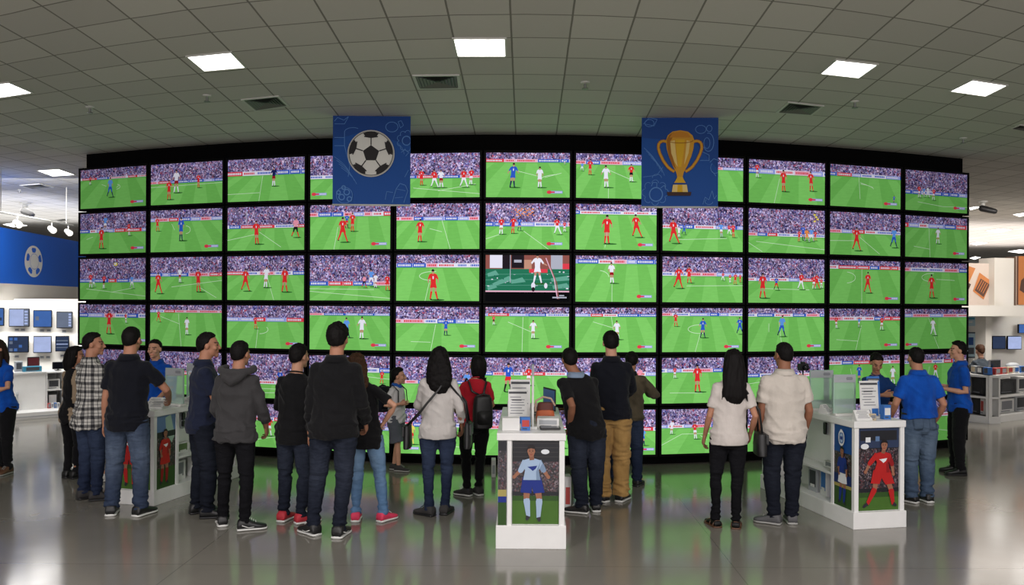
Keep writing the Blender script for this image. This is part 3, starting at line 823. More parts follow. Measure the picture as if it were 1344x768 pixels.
def vent(corners, label):
    P = [on_plane(x, y, CEIL) for x, y in corners]
    c, q = quad_thing(P)
    root = empty('ceiling_vent', c); tag(root, label, 'air vent', 'square ceiling air vents')
    def ringq(mb, s0, s1, z0, z1):
        for i in range(4):
            a, b = q[i], q[(i + 1) % 4]
            mb.add([a * s0 + Vector((0, 0, z0)), b * s0 + Vector((0, 0, z0)), b * s1 + Vector((0, 0, z1)), a * s1 + Vector((0, 0, z1))], [(0, 1, 2, 3)])
    f = MB(); ringq(f, 1.0, .88, -.012, -.012); ringq(f, 1.0, 1.0, 0, -.012); f.build('frame', m_whitem, root)
    bk = MB(); bk.add([p * .9 + Vector((0, 0, -.002)) for p in q], [(0, 1, 2, 3)]); bk.build('backing', m_dark, root)
    s = MB()
    for k in range(6):
        s0 = .86 - k * .14
        ringq(s, s0, s0 - .075, -.012, -.004)
    s.build('slat', plain('grey_vent_metal', (112, 112, 108), 0.5), root)
vent([(541, 98), (603, 97.5), (605, 115), (548, 116)], 'square ceiling vent just above the football banner')
vent([(316, 130), (366, 125), (380, 138), (334, 145)], 'square ceiling vent left of the football banner')
vent([(1034, 133), (1082, 138.5), (1066, 150.5), (1018, 147)], 'square ceiling vent right of the trophy banner')
vent([(1338, 163), (1366, 166), (1354, 173), (1326, 168)], 'ceiling vent cut by the right picture edge')
vent([(26, 243), (52, 241), (71, 245.5), (42, 248)], 'far ceiling vent above the blue wall')
vent([(72, 288.5), (84, 286.8), (92, 288.2), (80, 290)], 'tiny far ceiling vent beside the second television row')
def sprinkler(px, py, label, s=1.0):
    p = on_plane(px, py, CEIL)
    mb = MB().mat(m_whitem); mb.lathe((0, 0, 0), [(.045 * s, 0), (.042 * s, -.01), (.02 * s, -.018)])
    mb.mat(m_steel); mb.lathe((0, 0, 0), [(.012 * s, -.015), (.012 * s, -.06 * s), (.03 * s, -.062 * s), (.032 * s, -.07 * s), (.005 * s, -.075 * s)])
    o = mb.build('sprinkler', None, None, loc=p); tag(o, label, 'sprinkler', 'ceiling sprinkler heads')
sprinkler(118, 140, 'ceiling sprinkler head left of the left ceiling vent')
sprinkler(272, 125, 'ceiling sprinkler head between left light panel and left vent')
sprinkler(768, 107.5, 'ceiling sprinkler head between the two banners')
sprinkler(1122, 133, 'ceiling sprinkler head right of the right ceiling vent')
sprinkler(1264, 181, 'ceiling sprinkler head above the right end of the video wall')
sprinkler(26, 249, 'small sprinkler head beside the far left vent', .9)
def camera_dome(px, py, label, s):
    p = on_plane(px, py, CEIL)
    root = empty('security_camera', p); tag(root, label, 'security camera')
    mb = MB(); mb.lathe((0, 0, 0), [(.1 * s, 0), (.1 * s, -.03 * s), (.05 * s, -.05 * s), (.04 * s, -.12 * s)]); mb.build('mount', m_whitem, root)
    b = MB(); b.tube([(-.02, 0, -.16 * s), (.2 * s, -.12 * s, -.24 * s)], [.075 * s, .06 * s], 10); b.build('housing', m_dark, root, True)
camera_dome(33, 266, 'dark security camera hanging from ceiling above the blue wall', 1.1)
camera_dome(1290, 264, 'dark ceiling camera right of the second television row', .9)

# ------------------------------------------------------------------ hanging banners
d_ = lambda n, c: plain('print_' + n, c, 0.55, 0, 0.2, 0.04)
b_blue = d_('blue', (24, 78, 156)); b_navy = d_('deep_blue', (22, 66, 138)); b_line = d_('pale_line', (86, 134, 200)); b_white = d_('white', (222, 220, 214)); b_black = d_('charcoal', (42, 39, 40))
b_gold = d_('gold', (206, 150, 44)); b_gold2 = d_('pale_gold', (226, 196, 120)); b_gold3 = d_('dark_gold', (160, 100, 24)); b_gold4 = d_('bright_gold', (216, 168, 34)); b_base = d_('brown', (62, 40, 36))
def doodles(a, seed, ball):
    rng = random.Random(seed)
    lw = .0065
    def blob(x, y, rx, ry, n=12, wob=.25):
        pts = [(x + rx * (1 + rng.uniform(-wob, wob)) * math.cos(2 * PI * k / n), y + ry * (1 + rng.uniform(-wob, wob)) * math.sin(2 * PI * k / n)) for k in range(n)]
        a.line(pts + [pts[0]], lw, b_line)
    def sweep(x, y, dx, dy, bend, n=8):
        a.line([(x + dx * t / n + bend * math.sin(PI * t / n), y + dy * t / n) for t in range(n + 1)], lw * .8, b_line)
    return blob, sweep
def banner_football():
    w = (538.5 - 437) * 9.6 / F; h = (268 - 148.5) * 9.6 / F
    a = Art(w, h, -0.004, 0.0004)
    a.rect(0, 0, 1, 1, b_blue); a.poly([(0, 0), (1, 0), (1, .35), (.4, .2), (0, .3)], b_navy)
    asp = w / h
    blob, sweep = doodles(a, 3, True)
    # boot, glove and whistle outlines
    a.line([(.02, .09), (.06, .05), (.14, .08), (.2, .04), (.15, .12), (.02, .12)], .006, b_line)
    a.arc(.26, .21, .11, .05, PI, 1.7 * PI, .006, b_line); a.line([(.15, .2), (.15, .36), (.22, .58), (.2, .7)], .006, b_line); a.line([(.02, .27), (.15, .27)], .006, b_line); a.line([(.02, .36), (.15, .36)], .006, b_line)
    for k in range(4): sweep(.02 + .03 * k, .48 + .04 * k, .2, .18, .03)
    a.arc(.76, .15, .08, .055, 0, 2 * PI, .007, b_line); a.line([(.84, .09), (.88, .08), (.91, .13), (.87, .16), (.84, .09)], .006, b_line)
    for k in range(9):
        t = 2 * PI * k / 9; a.arc(.95 + .09 * math.cos(t), .3 + .085 * math.sin(t), .035, .03, t - 1.6, t + 1.6, .006, b_line, 6)
    a.arc(.95, .3, .055, .05, 0, 2 * PI, .01, b_line); sweep(.84, .33, .08, .12, .02); a.line([(.88, .43), (.93, .4), (.98, .43), (.94, .47)], .006, b_line)
    a.line([(.77, .98), (.82, .83), (.87, .77), (.94, .79), (.97, .85), (.92, .98)], .007, b_line); a.line([(.82, .83), (.94, .85)], .005, b_line); a.line([(.68, .95), (.7, .86), (.78, .87)], .006, b_line); a.line([(.93, .7), (.98, .62)], .006, b_line)
    a.line([(.8, .93), (.91, .92)], .005, b_line)
    # small ball
    bx, by, br = .155, .905, .108
    a.disc(bx, by, br, br * asp, b_line, 24); a.disc(bx, by, br * .93, br * .93 * asp, b_blue, 24)
    for (dx, dy, rr) in ((.03, -.035, .036), (-.035, .02, .036), (.065, .04, .03), (-.01, -.085, .024), (-.075, -.03, .024)):
        a.arc(bx + dx, by + dy, rr, rr * asp, 0, 2 * PI, .012, b_line, 14)
    # the big ball
    cx, cy, R = .495, .445, .303
    a.disc(cx, cy, R, R * asp, d_('warm_grey', (196, 194, 188)), 48); a.disc(cx, cy, R * .93, R * .93 * asp, b_white, 48)
    def P(r, deg): t = math.radians(deg); return (cx + r * R * math.sin(t), cy - r * R * math.cos(t) * asp)
    pent = [P(.36, 72 * k) for k in range(5)]
    a.poly(pent, b_black)
    for k in range(5): a.line([pent[k], P(.68, 72 * k)], .012, b_black)
    for k in range(5):
        g = 36 + 72 * k
        # hexagon seams and rim patches
        a.line([P(.68, 72 * k), P(.78, 72 * k - 22)], .012, b_black); a.line([P(.68, 72 * k), P(.78, 72 * k + 22)], .012, b_black)
    for k in range(5):
        g = 72 * k + 36 + 36
        a.poly([P(.66, g), P(.72, g - 17), P(.91, g - 21), P(.93, g - 8), P(.93, g + 8), P(.91, g + 21), P(.72, g + 17)], b_black)
    a.arc(cx, cy, R * .93, R * .93 * asp, 0, 2 * PI, .006, b_black, 40)
    return a, w, h
def banner_trophy():
    w = (942 - 842) * 9.6 / F; h = (271 - 151) * 9.6 / F
    a = Art(w, h, -0.004, 0.0004); asp = w / h
    a.rect(0, 0, 1, 1, b_blue); a.poly([(0, 0), (1, 0), (1, .6), (.7, .3), (0, .25)], b_navy)
    blob, sweep = doodles(a, 5, False)
    a.line([(.02, .1), (.1, .03), (.2, .05), (.16, .12), (.05, .1)], .006, b_line); a.arc(.1, .09, .06, .04, 0, 2 * PI, .006, b_line)
    for k in range(4): sweep(.03 + .03 * k, .36 + .035 * k, .18, .2, .03)
    a.line([(.28, .57), (.2, .66), (.02, .68)], .005, b_line)
    for k in range(8):
        t = 2 * PI * k / 8; a.arc(.18 + .13 * math.cos(t), .85 + .1 * math.sin(t), .045, .04, t - 1.5, t + 1.5, .006, b_line, 6)
    a.arc(.19, .87, .085, .075, 0, 2 * PI, .012, b_line, 20); a.line([(.13, .78), (.15, .74), (.2, .74), (.2, .79)], .007, b_line); a.line([(.25, .8), (.3, .77), (.32, .82)], .007, b_line)
    a.arc(.2, .69, .06, .04, PI, 2 * PI, .006, b_line)
    a.arc(.77, .16, .07, .045, 0, 2 * PI, .006, b_line); a.arc(.88, .15, .035, .035, 0, 2 * PI, .006, b_line); a.arc(.87, .3, .07, .1, -1.8, 2.6, .007, b_line); a.arc(.85, .31, .04, .06, 0, 2 * PI, .006, b_line)
    a.line([(.72, .47), (.78, .4), (.88, .44), (.88, .5), (.76, .5)], .006, b_line); a.line([(.89, .52), (.94, .48), (1, .5)], .006, b_line); a.arc(.96, .58, .06, .06, 1, 4, .006, b_line); a.line([(.92, .62), (.97, .67)], .006, b_line)
    a.line([(.8, .98), (.83, .9), (.88, .93), (.92, .83), (.95, .92), (.98, .88)], .006, b_line); a.arc(.88, .95, .05, .03, 0, 4, .006, b_line)
    # cup
    for sg in (-1, 1):
        pts = [(.5 + sg * x, y) for x, y in ((.17, .295), (.23, .285), (.275, .31), (.285, .36), (.265, .42), (.22, .5), (.16, .57), (.1, .61), (.07, .62))]
        a.line(pts, .034, b_gold3); a.line(pts, .022, b_gold)
    body = [(.315, .28), (.34, .225), (.40, .185), (.5, .17), (.6, .185), (.66, .225), (.685, .28), (.675, .37), (.645, .46), (.60, .55), (.55, .63), (.535, .68), (.465, .68), (.45, .63), (.40, .55), (.355, .46), (.325, .37)]
    a.poly(body, b_gold)
    a.poly([(.325, .27), (.36, .22), (.42, .19), (.42, .22), (.37, .3), (.40, .45), (.45, .6), (.40, .55), (.355, .46), (.335, .37)], b_gold3)
    a.poly([(.37, .29), (.43, .28), (.445, .42), (.47, .57), (.43, .52), (.385, .42)], b_gold2)
    a.poly([(.44, .27), (.56, .27), (.545, .42), (.515, .57), (.48, .57), (.455, .42)], b_gold4)
    a.poly([(.585, .28), (.63, .29), (.61, .42), (.555, .55), (.57, .42)], b_gold2)
    a.poly([(.40, .2), (.5, .18), (.6, .2), (.64, .25), (.36, .25)], d_('mid_gold', (196, 128, 36)))
    a.arc(.5, .28, .17, .03, 0, PI, .008, b_gold3)
    a.poly([(.465, .68), (.535, .68), (.55, .71), (.58, .75), (.42, .75), (.45, .71)], b_gold4); a.poly([(.415, .745), (.585, .745), (.585, .765), (.415, .765)], b_navy)
    a.poly([(.41, .765), (.59, .765), (.605, .845), (.395, .845)], b_gold2); a.poly([(.47, .765), (.53, .765), (.535, .845), (.465, .845)], b_gold4)
    a.poly([(.33, .845), (.65, .845), (.64, .885), (.34, .885)], b_base)
    return a, w, h
def hang_banner(art, w, h, px, py, label, yaw):
    p = at_depth(px, py, 9.6)
    root = empty('hanging_banner', p, yaw); tag(root, label, 'banner', 'square blue banners hanging from the ceiling')
    mb = MB(); mb.box((0, 0.0, 0), (w, 0.006, h)); mb.build('fabric', b_navy, root)
    art.obj('print', root)
    r = MB(); r.tube([(-w / 2 - .004, 0, -h / 2 - .008), (w / 2 + .004, 0, -h / 2 - .008)], .011, 10, (0, 0, 1), False); r.build('bottom_rod', m_whitem, root, True)
    r = MB(); r.tube([(-w / 2 - .004, 0, h / 2 + .004), (w / 2 + .004, 0, h / 2 + .004)], .008, 10, (0, 0, 1), False); r.build('top_rod', b_navy, root, True)
    for sx in (-.4, .38):
        c = MB(); c.tube([(sx * w, 0, h / 2), (sx * w, 0, CEIL - p.z)], .0025, 6, (0, 1, 0), False); c.build('wire', m_dark, root)
hang_banner(*banner_football(), 487.8, 208.5, 'square blue hanging banner printed with a black and white football', 0.02)
hang_banner(*banner_trophy(), 892.2, 211, 'square blue hanging banner printed with a golden trophy cup', -0.03)
# ------------------------------------------------------------------ people
def lerp(a, b, t): return a + (b - a) * t
def interp(tab, z):
    if z <= tab[0][0]: return tab[0][1:]
    for i in range(len(tab) - 1):
        if z <= tab[i + 1][0]:
            t = (z - tab[i][0]) / (tab[i + 1][0] - tab[i][0])
            return tuple(lerp(p, q, t) for p, q in zip(tab[i][1:], tab[i + 1][1:]))
    return tab[-1][1:]
# half width, half depth, forward offset, all as fractions of stature
TOR_M = [(.45, .086, .060, -.004), (.49, .094, .066, -.010), (.53, .095, .066, -.008), (.58, .090, .060, -.002), (.63, .088, .056, .0), (.69, .096, .060, .0), (.75, .101, .064, -.002), (.78, .099, .060, -.004), (.80, .090, .053, -.006), (.818, .074, .045, -.008), (.835, .054, .040, -.009), (.852, .041, .037, -.008), (.862, .036, .035, -.006)]
TOR_F = [(.45, .084, .062, -.006), (.49, .091, .068, -.012), (.53, .088, .065, -.010), (.58, .079, .057, -.002), (.63, .075, .051, .002), (.69, .083, .058, .004), (.74, .090, .066, .006), (.78, .089, .056, -.002), (.80, .080, .048, -.005), (.818, .064, .041, -.008), (.835, .047, .036, -.009), (.852, .036, .033, -.008), (.862, .032, .031, -.006)]
def person(label, feet, head, yaw=0.0, sex='M', build=1.0, top=None, bottom=None, shoes=None, hair=None, skin_m=None, lhand=None, rhand=None, lpole=None, rpole=None,
           head_yaw=0.0, head_pitch=0.0, head_roll=0.0, foot_yaw=(8, -8), fwd=0.0, twist=0.0, hs=1.0, hipshift=0.3, curl=(0.5, 0.5), palm=None, depth=None, H=None, group=None, brow=True, knee=(0.0, 0.0), loc=None, seated=None, smile=0.0, fingers_px=True):
    yaw = math.radians(yaw)
    if loc is None:
        gl, gr = G(*feet[0]), G(*feet[1])
        mid = (gl + gr) / 2
    else:
        mid = Vector(loc); gl = gr = None
    Rz = Matrix.Rotation(-yaw, 3, 'Z')
    base = Vector((mid.x, mid.y, -seated if seated else 0))
    if head is not None:
        ht = at_depth(head[0], head[1], mid.y + fwd * math.cos(yaw))
        Hh = ht.z; off = Rz @ Vector((ht.x - mid.x, ht.y - mid.y, 0))
    else: Hh = H; off = Vector((0, fwd, 0))
    lean_len = math.hypot(off.x, off.y)
    if H is None: H = Hh + 0.25 * lean_len ** 2
    tab = TOR_M if sex == 'M' else TOR_F
    bw = build * .90
    def lg(p): return Rz @ (Vector((p.x, p.y, 0)) - base)
    if gl is not None: fl, fr = lg(gl), lg(gr)
    else: fl, fr = Vector((-.09, 0, 0)), Vector((.09, 0, 0))
    # spine: pelvis to head
    hip0 = Vector((off.x * hipshift, off.y * hipshift * .4, .0))
    def spine(z):
        t = max(0.0, (z - .5) / .5)
        return Vector((lerp(hip0.x, off.x, t ** 1.15), lerp(hip0.y, off.y, t ** 1.15), z * Hh))
    tw = math.radians(twist)
    def sxy(z, x, y):
        """offset in the torso frame, twisted progressively upward"""
        t = max(0.0, min(1.0, (z - .55) / .25)) * tw
        return Vector((x * math.cos(t) - y * math.sin(t), x * math.sin(t) + y * math.cos(t), 0))
    sw = .090 if sex == 'M' else .080
    S = {}; E = {}; Wt = {}
    ul, fl_len = .172 * H, .150 * H
    for sg, key in ((-1, 'L'), (1, 'R')):
        S[key] = spine(.795) + sxy(.795, sg * sw * bw * H, -.008 * H)
    def ikarm(key, tgt, pole):
        s = S[key]; sg = -1 if key == 'L' else 1
        if tgt is None: tgt = (sg * (.122 * bw), .025, .495)
        if tgt[0] == 'px':
            w = Rz @ (at_depth(tgt[1], tgt[2], mid.y + tgt[3]) - base)
        else: w = Vector((tgt[0] * H + (spine(.6).x), tgt[1] * H + spine(.6).y, tgt[2] * H))
        d = w - s; l = d.length; mx = (ul + fl_len) * .995
        if l > mx: w = s + d * (mx / l); d = w - s; l = mx
        a = (ul ** 2 - fl_len ** 2 + l ** 2) / (2 * l); h = math.sqrt(max(0, ul ** 2 - a ** 2))
        pv = Vector(pole) if pole is not None else Vector((sg * .35, -1, -.1))
        dn = d.normalized(); pv = pv - dn * pv.dot(dn); pv.normalize()
        return s + dn * a + pv * h, w
    E['L'], Wt['L'] = ikarm('L', lhand, lpole); E['R'], Wt['R'] = ikarm('R', rhand, rpole)
    hipw = .056 if sex == 'M' else .055
    HJ = {'L': Vector((hip0.x - hipw * H * bw, hip0.y - .004 * H, .50 * Hh)), 'R': Vector((hip0.x + hipw * H * bw, hip0.y - .004 * H, .50 * Hh))}
    AN = {'L': Vector((fl.x, fl.y, .050 * H)), 'R': Vector((fr.x, fr.y, .050 * H))}
    KN = {}
    for i, k in enumerate('LR'):
        KN[k] = HJ[k] * .49 + AN[k] * .51 + Vector(((-1 if k == 'L' else 1) * .004 * H, .016 * H + knee[i] * H, 0))
    if seated:
        for i, k in enumerate('LR'):
            KN[k] = HJ[k] + Vector((0, .25 * H, .01)); AN[k] = KN[k] + Vector((0, .02, -.24 * H))
    # ---------------- head frame
    hh = .132 * H * hs
    hy, hp, hr = math.radians(head_yaw), math.radians(head_pitch), math.radians(head_roll)
    topz = spine(1.0)
    Hc = Vector((off.x, off.y + .012 * H, Hh - hh * .5))
    HM = Matrix.Translation(Hc) @ Matrix.Rotation(hy, 4, 'Z') @ Matrix.Rotation(hr, 4, 'Y') @ Matrix.Rotation(hp, 4, 'X') @ Matrix.Scale(hh / .23, 4)
    neck0 = spine(.82) + sxy(.82, 0, -.006 * H); neck1 = HM @ Vector((0, -.018, -.045))
    # ---------------- body skin: one continuous mesh
    b = MB()
    nr = (.034 if sex == 'M' else .029) * H * bw ** .5
    b.tube([neck0, lerp(neck0, neck1, .5), neck1], [nr * 1.12, nr, nr * .98], 14)
    b.ell((0, -.012, .028), (.074, .093, .087), HM); b.ell((0, .022, -.045), (.055, .064, .064), HM); b.ell((0, .034, -.006), (.060, .056, .075), HM)
    b.tube([HM @ Vector((0, .084, .02)), HM @ Vector((0, .097, -.012)), HM @ Vector((0, .102, -.026))], [.008 * hs, .012 * hs, .016 * hs], 8)
    b.ell((0, .070, -.092), (.024, .022, .020), HM); b.ell((0, .082, -.058), (.024, .012, .012), HM); b.ell((0, .078, .026), (.048, .014, .012), HM)
    for sg in (-1, 1):
        b.ell((sg * .076, -.012, -.002), (.011, .022, .034), HM); b.ell((sg * .040, .060, -.024), (.024, .020, .022), HM)
    tk = 0.86
    secs = [.50, .53, .58, .63, .69, .75, .78, .80, .818, .835]
    pts = []; rad = []
    for z in secs:
        a, d_, o_ = interp(tab, z); pts.append(spine(z) + sxy(z, 0, o_ * H)); rad.append((a * H * bw * tk, d_ * H * bw * tk))
    b.tube(pts, rad, 18, (0, 1, 0))
    ar = (.0245 if sex == 'M' else .021) * H * bw ** .7
    for k in 'LR':
        s, e, w = S[k], E[k], Wt[k]
        b.tube([lerp(s, neck0, .35) - Vector((0, 0, .01 * H)), s, lerp(s, e, .35), e, lerp(e, w, .3), w], [ar * 1.0, ar * 1.12, ar * 1.05, ar * .86, ar * .92, ar * .6], 12, (0.3, 1, .2))
        h, n, a = HJ[k], KN[k], AN[k]
        lr = .05 * H * bw * (.74 if bottom and bottom.get('len', 1) > .99 else 1.0)
        b.tube([h, lerp(h, n, .4), n, lerp(n, a, .3), a, a + Vector((0, .0, -.03 * H))], [lr * 1.05, lr * .95, lr * .62, lr * .68, lr * .42, lr * .42], 12, (0, 1, 0))
    me = remeshed(b, .0075 * max(.8, hh / .225), 3)
    # paint face: brows, eyes, lips, beard shadow
    inv = HM.inverted()
    nv = len(me.vertices)
    co = np.empty(nv * 3, dtype=np.float32); me.vertices.foreach_get('co', co); co = co.reshape(-1, 3)
    Mi = np.array(inv); q = co @ Mi[:3, :3].T + Mi[:3, 3]
    pc = np.ones((nv, 4), dtype=np.float32)
    front = q[:, 1] > .045
    def mark(cx, cz, rx, rz, col):
        m = front & (((q[:, 0] - cx) / rx) ** 2 + ((q[:, 2] - cz) / rz) ** 2 < 1)
        pc[m, :3] = col
    for sg in (-1, 1):
        mark(sg * .032, .006, .017, .0085, (.78, .8, .85)); mark(sg * .032, .006, .0085, .0085, (.10, .08, .08)); mark(sg * .033, .029, .024, .006, (.14, .12, .12))
    if smile: mark(0, -.060, .028, .010, (.95, .55, .5)); mark(0, -.058, .02, .005, (1.5, 1.6, 1.7))
    else: mark(0, -.060, .023, .009, (.80, .48, .46))
    if sex == 'M':
        m = front & (q[:, 2] < -.03) & (pc[:, 0] == 1); pc[m, :3] *= np.array((.90, .91, .93))
    # ---------------- hands appended to the same mesh
    hb = MB()
    for i, k in enumerate('LR'):
        sg = -1 if k == 'L' else 1
        e, w = E[k], Wt[k]
        d = (w - e).normalized()
        inward = Vector((-sg, 0, 0)) if (palm is None or palm[i] is None) else Vector(palm[i])
        pn = inward - d * inward.dot(d)
        if pn.length < .2: pn = Vector((0, 0, -1)) - d * d.z * -1
        pn.normalize()                       # palm normal
        side = d.cross(pn); side.normalize()
        if side.y < 0 and abs(d.z) > .5: side = -side          # thumb side forward for a hanging arm
        elif abs(d.z) <= .5 and side.z < 0: side = -side
        hl = .098 * H * (1.0 if hs < 1.08 else .95)
        pl_ = hl * .48
        hb.tube([w - d * hl * .12, w + d * pl_ * .15, w + d * pl_ * .6, w + d * pl_], [(hl * .15, hl * .12), (hl * .19, hl * .10), (hl * .235, hl * .095), (hl * .225, hl * .085)], 10, pn)
        cu = curl[i]
        for f in range(4):
            x = (f - 1.5) * hl * .112
            ln = hl * (.50, .55, .52, .40)[3 - f if True else f] if sg else 0
            p = w + d * pl_ * .97 + side * x
            dirn = d.copy(); pts = [p - d * hl * .06, p]; 
            for s_, ang in ((.45, cu * .75), (.32, cu * 1.0), (.25, cu * .8)):
                dirn = (dirn * math.cos(ang) + pn * math.sin(ang)).normalized() if False else (Matrix.Rotation(0, 3, 'Z') @ dirn)
                ax = d.cross(pn)
                dirn = Quaternion(ax, ang) @ dirn
                p = p + dirn * ln * s_; pts.append(p)
            hb.tube(pts, [hl * .050, hl * .050, hl * .046, hl * .042, hl * .036], 7, pn)
        tb = w + d * pl_ * .25 + side * hl * .17
        t1 = tb + (d * .7 + side * .65 + pn * .25).normalized() * hl * .24; t2 = t1 + (d * .95 + side * .15 + pn * .3).normalized() * hl * .2
        hb.tube([tb - side * hl * .06, tb, t1, t2], [hl * .07, hl * .066, hl * .056, hl * .044], 8, pn)
    b0 = nv
    fv = [tuple(v.co) for v in me.vertices] + hb.v
    ff = [tuple(p.vertices) for p in me.polygons] + [tuple(b0 + i for i in f) for f in hb.f]
    me2 = bpy.data.meshes.new('person'); me2.from_pydata(fv, [], ff)
    at = me2.color_attributes.new('paint', 'FLOAT_COLOR', 'POINT')
    allc = np.ones((len(fv), 4), dtype=np.float32); allc[:nv] = pc
    at.data.foreach_set('color', allc.ravel())
    bpy.data.meshes.remove(me)
    body = mesh_obj('person', me2, skin_m)
    body.location = base; body.rotation_euler = (0, 0, yaw)
    tag(body, label, 'person', group)
    info = dict(H=H, base=base, yaw=yaw, body=body, S=S, E=E, W=Wt, HM=HM, spine=spine, sxy=sxy, tab=tab, bw=bw, HJ=HJ, KN=KN, AN=AN, neck0=neck0, hh=hh)
    def wrinkle(me, fn):
        n = len(me.vertices)
        c = np.empty(n * 3, dtype=np.float32); me.vertices.foreach_get('co', c); c = c.reshape(-1, 3)
        nn = np.empty(n * 3, dtype=np.float32); me.vertices.foreach_get('normal', nn); nn = nn.reshape(-1, 3)
        dsp = np.array([fn(p) for p in c], dtype=np.float32)
        me.vertices.foreach_set('co', (c + nn * dsp[:, None]).astype(np.float32).ravel()); me.update()
    sd = Vector((random.random() * 50, random.random() * 50, random.random() * 50))
    # ---------------- upper garment
    if top:
        g = MB()
        ease = top.get('ease', .006) * H; hem = top.get('hem', .46); fl_ = top.get('flare', 0.0)
        zs = [hem, hem + .03, .53, .58, .63, .69, .75, .78, .80, .818, .835]
        zs = sorted(set([z for z in zs if z >= hem]))
        pts = []; rad = []
        for z in zs:
            a, d_, o_ = interp(tab, max(z, .45))
            wb = top.get('waist', .55)                        # loose cloth bridges the waist
            a2, d2, o2 = interp(tab, .75); a3, d3, o3 = interp(tab, .53)
            if .53 < z < .75:
                t = (z - .53) / .22
                a = lerp(a, lerp(a3, a2, t), wb); d_ = lerp(d_, lerp(d3, d2, t), wb)
            x = max(0, (.60 - z) / .14) * max(fl_, .0) + max(0, min(1, (.585 - z) / .04)) * (.005 + (bottom.get('ez_', .004) if bottom else 0))
            pts.append(spine(z) + sxy(z, 0, o_ * H)); es = ease * max(.35, min(1, (.84 - z) / .08)); rad.append((a * H * bw + es + x * H, d_ * H * bw + es + x * H))
        pts.append(spine(.843) + sxy(.843, 0, -.009 * H)); rad.append((nr * 1.2, nr * 1.18))
        g.tube(pts, rad, 24, (0, 1, 0), dome=False)
        sl = top.get('sleeve', .45); sr = ar * 1.03 + ease * .62
        for k in 'LR':
            s, e, w = S[k], E[k], Wt[k]
            p0 = lerp(s, neck0, .5) + Vector((0, 0, -.012 * H)); 
            P = [p0, s + Vector((0, 0, -.002 * H))]; R_ = [sr * 1.0, sr * 1.16]
            if sl <= .5:
                t = sl / .5
                P += [lerp(s, e, t * .5), lerp(s, e, t)]; R_ += [sr * 1.12, sr * (1.05 + top.get('cuff_flare', .08))]
            else:
                t = (sl - .5) / .5
                P += [lerp(s, e, .5), e, lerp(e, w, t * .5), lerp(e, w, t)]; R_ += [sr * 1.08, sr * 1.0, sr * .98, sr * .82]
            g.tube(P, R_, 14, (.3, 1, .2), dome=False)
            g.ell(tuple(s + Vector((0, 0, -.004 * H))), (sr * 1.14, sr * 1.16, sr * 1.08))
        me = remeshed(g, .0085, 6)
        am = top.get('wr', .006) * 1.9
        def fw(p):
            v = Vector(p); z = p[2] / H
            k = 1.0 + 1.2 * max(0, (.64 - z) / .15)
            n1 = noise.noise(Vector((v.x * 7, v.y * 7, v.z * 3.0)) + sd); n2 = noise.noise(Vector((v.x * 9 + v.z * 6, v.y * 9 - v.z * 4, v.z * 9)) + sd); n3 = noise.noise(Vector((v.x * 3.5, v.y * 3.5, v.z * 20)) + sd)
            zz = max(0.0, min(1.0, (.62 - z) / .1))
            r2 = .5 - abs(noise.noise(Vector((v.x * 8 + v.z * 7, v.y * 8 - v.z * 5, v.z * 6)) - sd)) * 2.2; r3 = .5 - abs(noise.noise(Vector((v.x * 4, v.y * 4, v.z * 15)) - sd)) * 2.2
            vf = noise.noise(Vector((v.x * 22, v.y * 22, v.z * 2.2)) + sd)
            q_ = am * (.6 * n1 + .5 * n2 + .75 * r2 + .9 * r3 * zz + .35 * vf) * min(k, 1.7) * (0.3 if z > .81 else 1)
            return max(q_, -.001) if z < hem + .06 and abs(p[0] - hip0.x) < .13 * H else q_
        wrinkle(me, fw)
        garment = mesh_obj(top.get('name', 'shirt'), me, top['mat'], body)
        if top.get('sleeve_mat'):
            me.materials.append(top['sleeve_mat']); thr = .066 * H * bw
            for p in me.polygons:
                c_ = p.center
                if abs(c_.x - spine(.7).x) > thr or (c_.y < -.02 and abs(c_.x - spine(.7).x) > thr * .8): p.material_index = 1
        info['shirt'] = garment
        if top.get('collar'):
            c = MB(); cp = spine(.841) + sxy(.841, 0, -.008 * H); r0 = nr * 1.26; n = 20
            d = (neck1 - neck0).normalized(); pts_o = []
            vs = []
            for j, (rr, zz) in enumerate(((1.0, -.006), (1.0, .016), (1.06, .019), (1.32, -.004), (1.30, -.012))):
                for kx in range(n):
                    t = 2 * PI * kx / n
                    vs.append(cp + Vector((math.cos(t) * r0 * rr, math.sin(t) * r0 * rr, (zz + (-.012 if math.sin(t) > .6 else 0)) * H * 1.1)) + d * .0)
            fs = [(j * n + kx, j * n + (kx + 1) % n, (j + 1) * n + (kx + 1) % n, (j + 1) * n + kx) for j in range(4) for kx in range(n)]
            c.add(vs, fs); c.build('collar', top.get('collar_mat', top['mat']), garment, True)
        elif top.get('crew', True):
            c = MB(); cp = spine(.845) + sxy(.845, 0, -.009 * H); r0 = nr * 1.15
            c.tube([cp + Vector((math.cos(t) * r0, math.sin(t) * r0, (.003 - .008 * math.sin(t)) * H)) for t in [2 * PI * i / 20 for i in range(21)]], .0042 * H, 6, (0, 0, 1), False)
            c.build('neckband', top.get('collar_mat', top['mat']), garment, True)
        if top.get('hood'):
            h_ = MB()
            cz = spine(.835)
            arcp = [cz + Vector((math.cos(t) * .088 * H, math.sin(t) * .062 * H - .012 * H, (.018 + .012 * math.sin(t)) * H)) for t in [math.radians(a_) for a_ in range(150, 391, 20)]]
            h_.tube(arcp, [.020 * H] * len(arcp), 10, (0, 0, 1))
            h_.tube([cz + Vector((-.07 * H, -.05 * H, .012 * H)), cz + Vector((-.035 * H, -.075 * H, -.02 * H)), cz + Vector((0, -.082 * H, -.042 * H)), cz + Vector((.035 * H, -.075 * H, -.02 * H)), cz + Vector((.07 * H, -.05 * H, .012 * H))], [.016 * H, .023 * H, .027 * H, .023 * H, .016 * H], 10, (0, 0, 1))
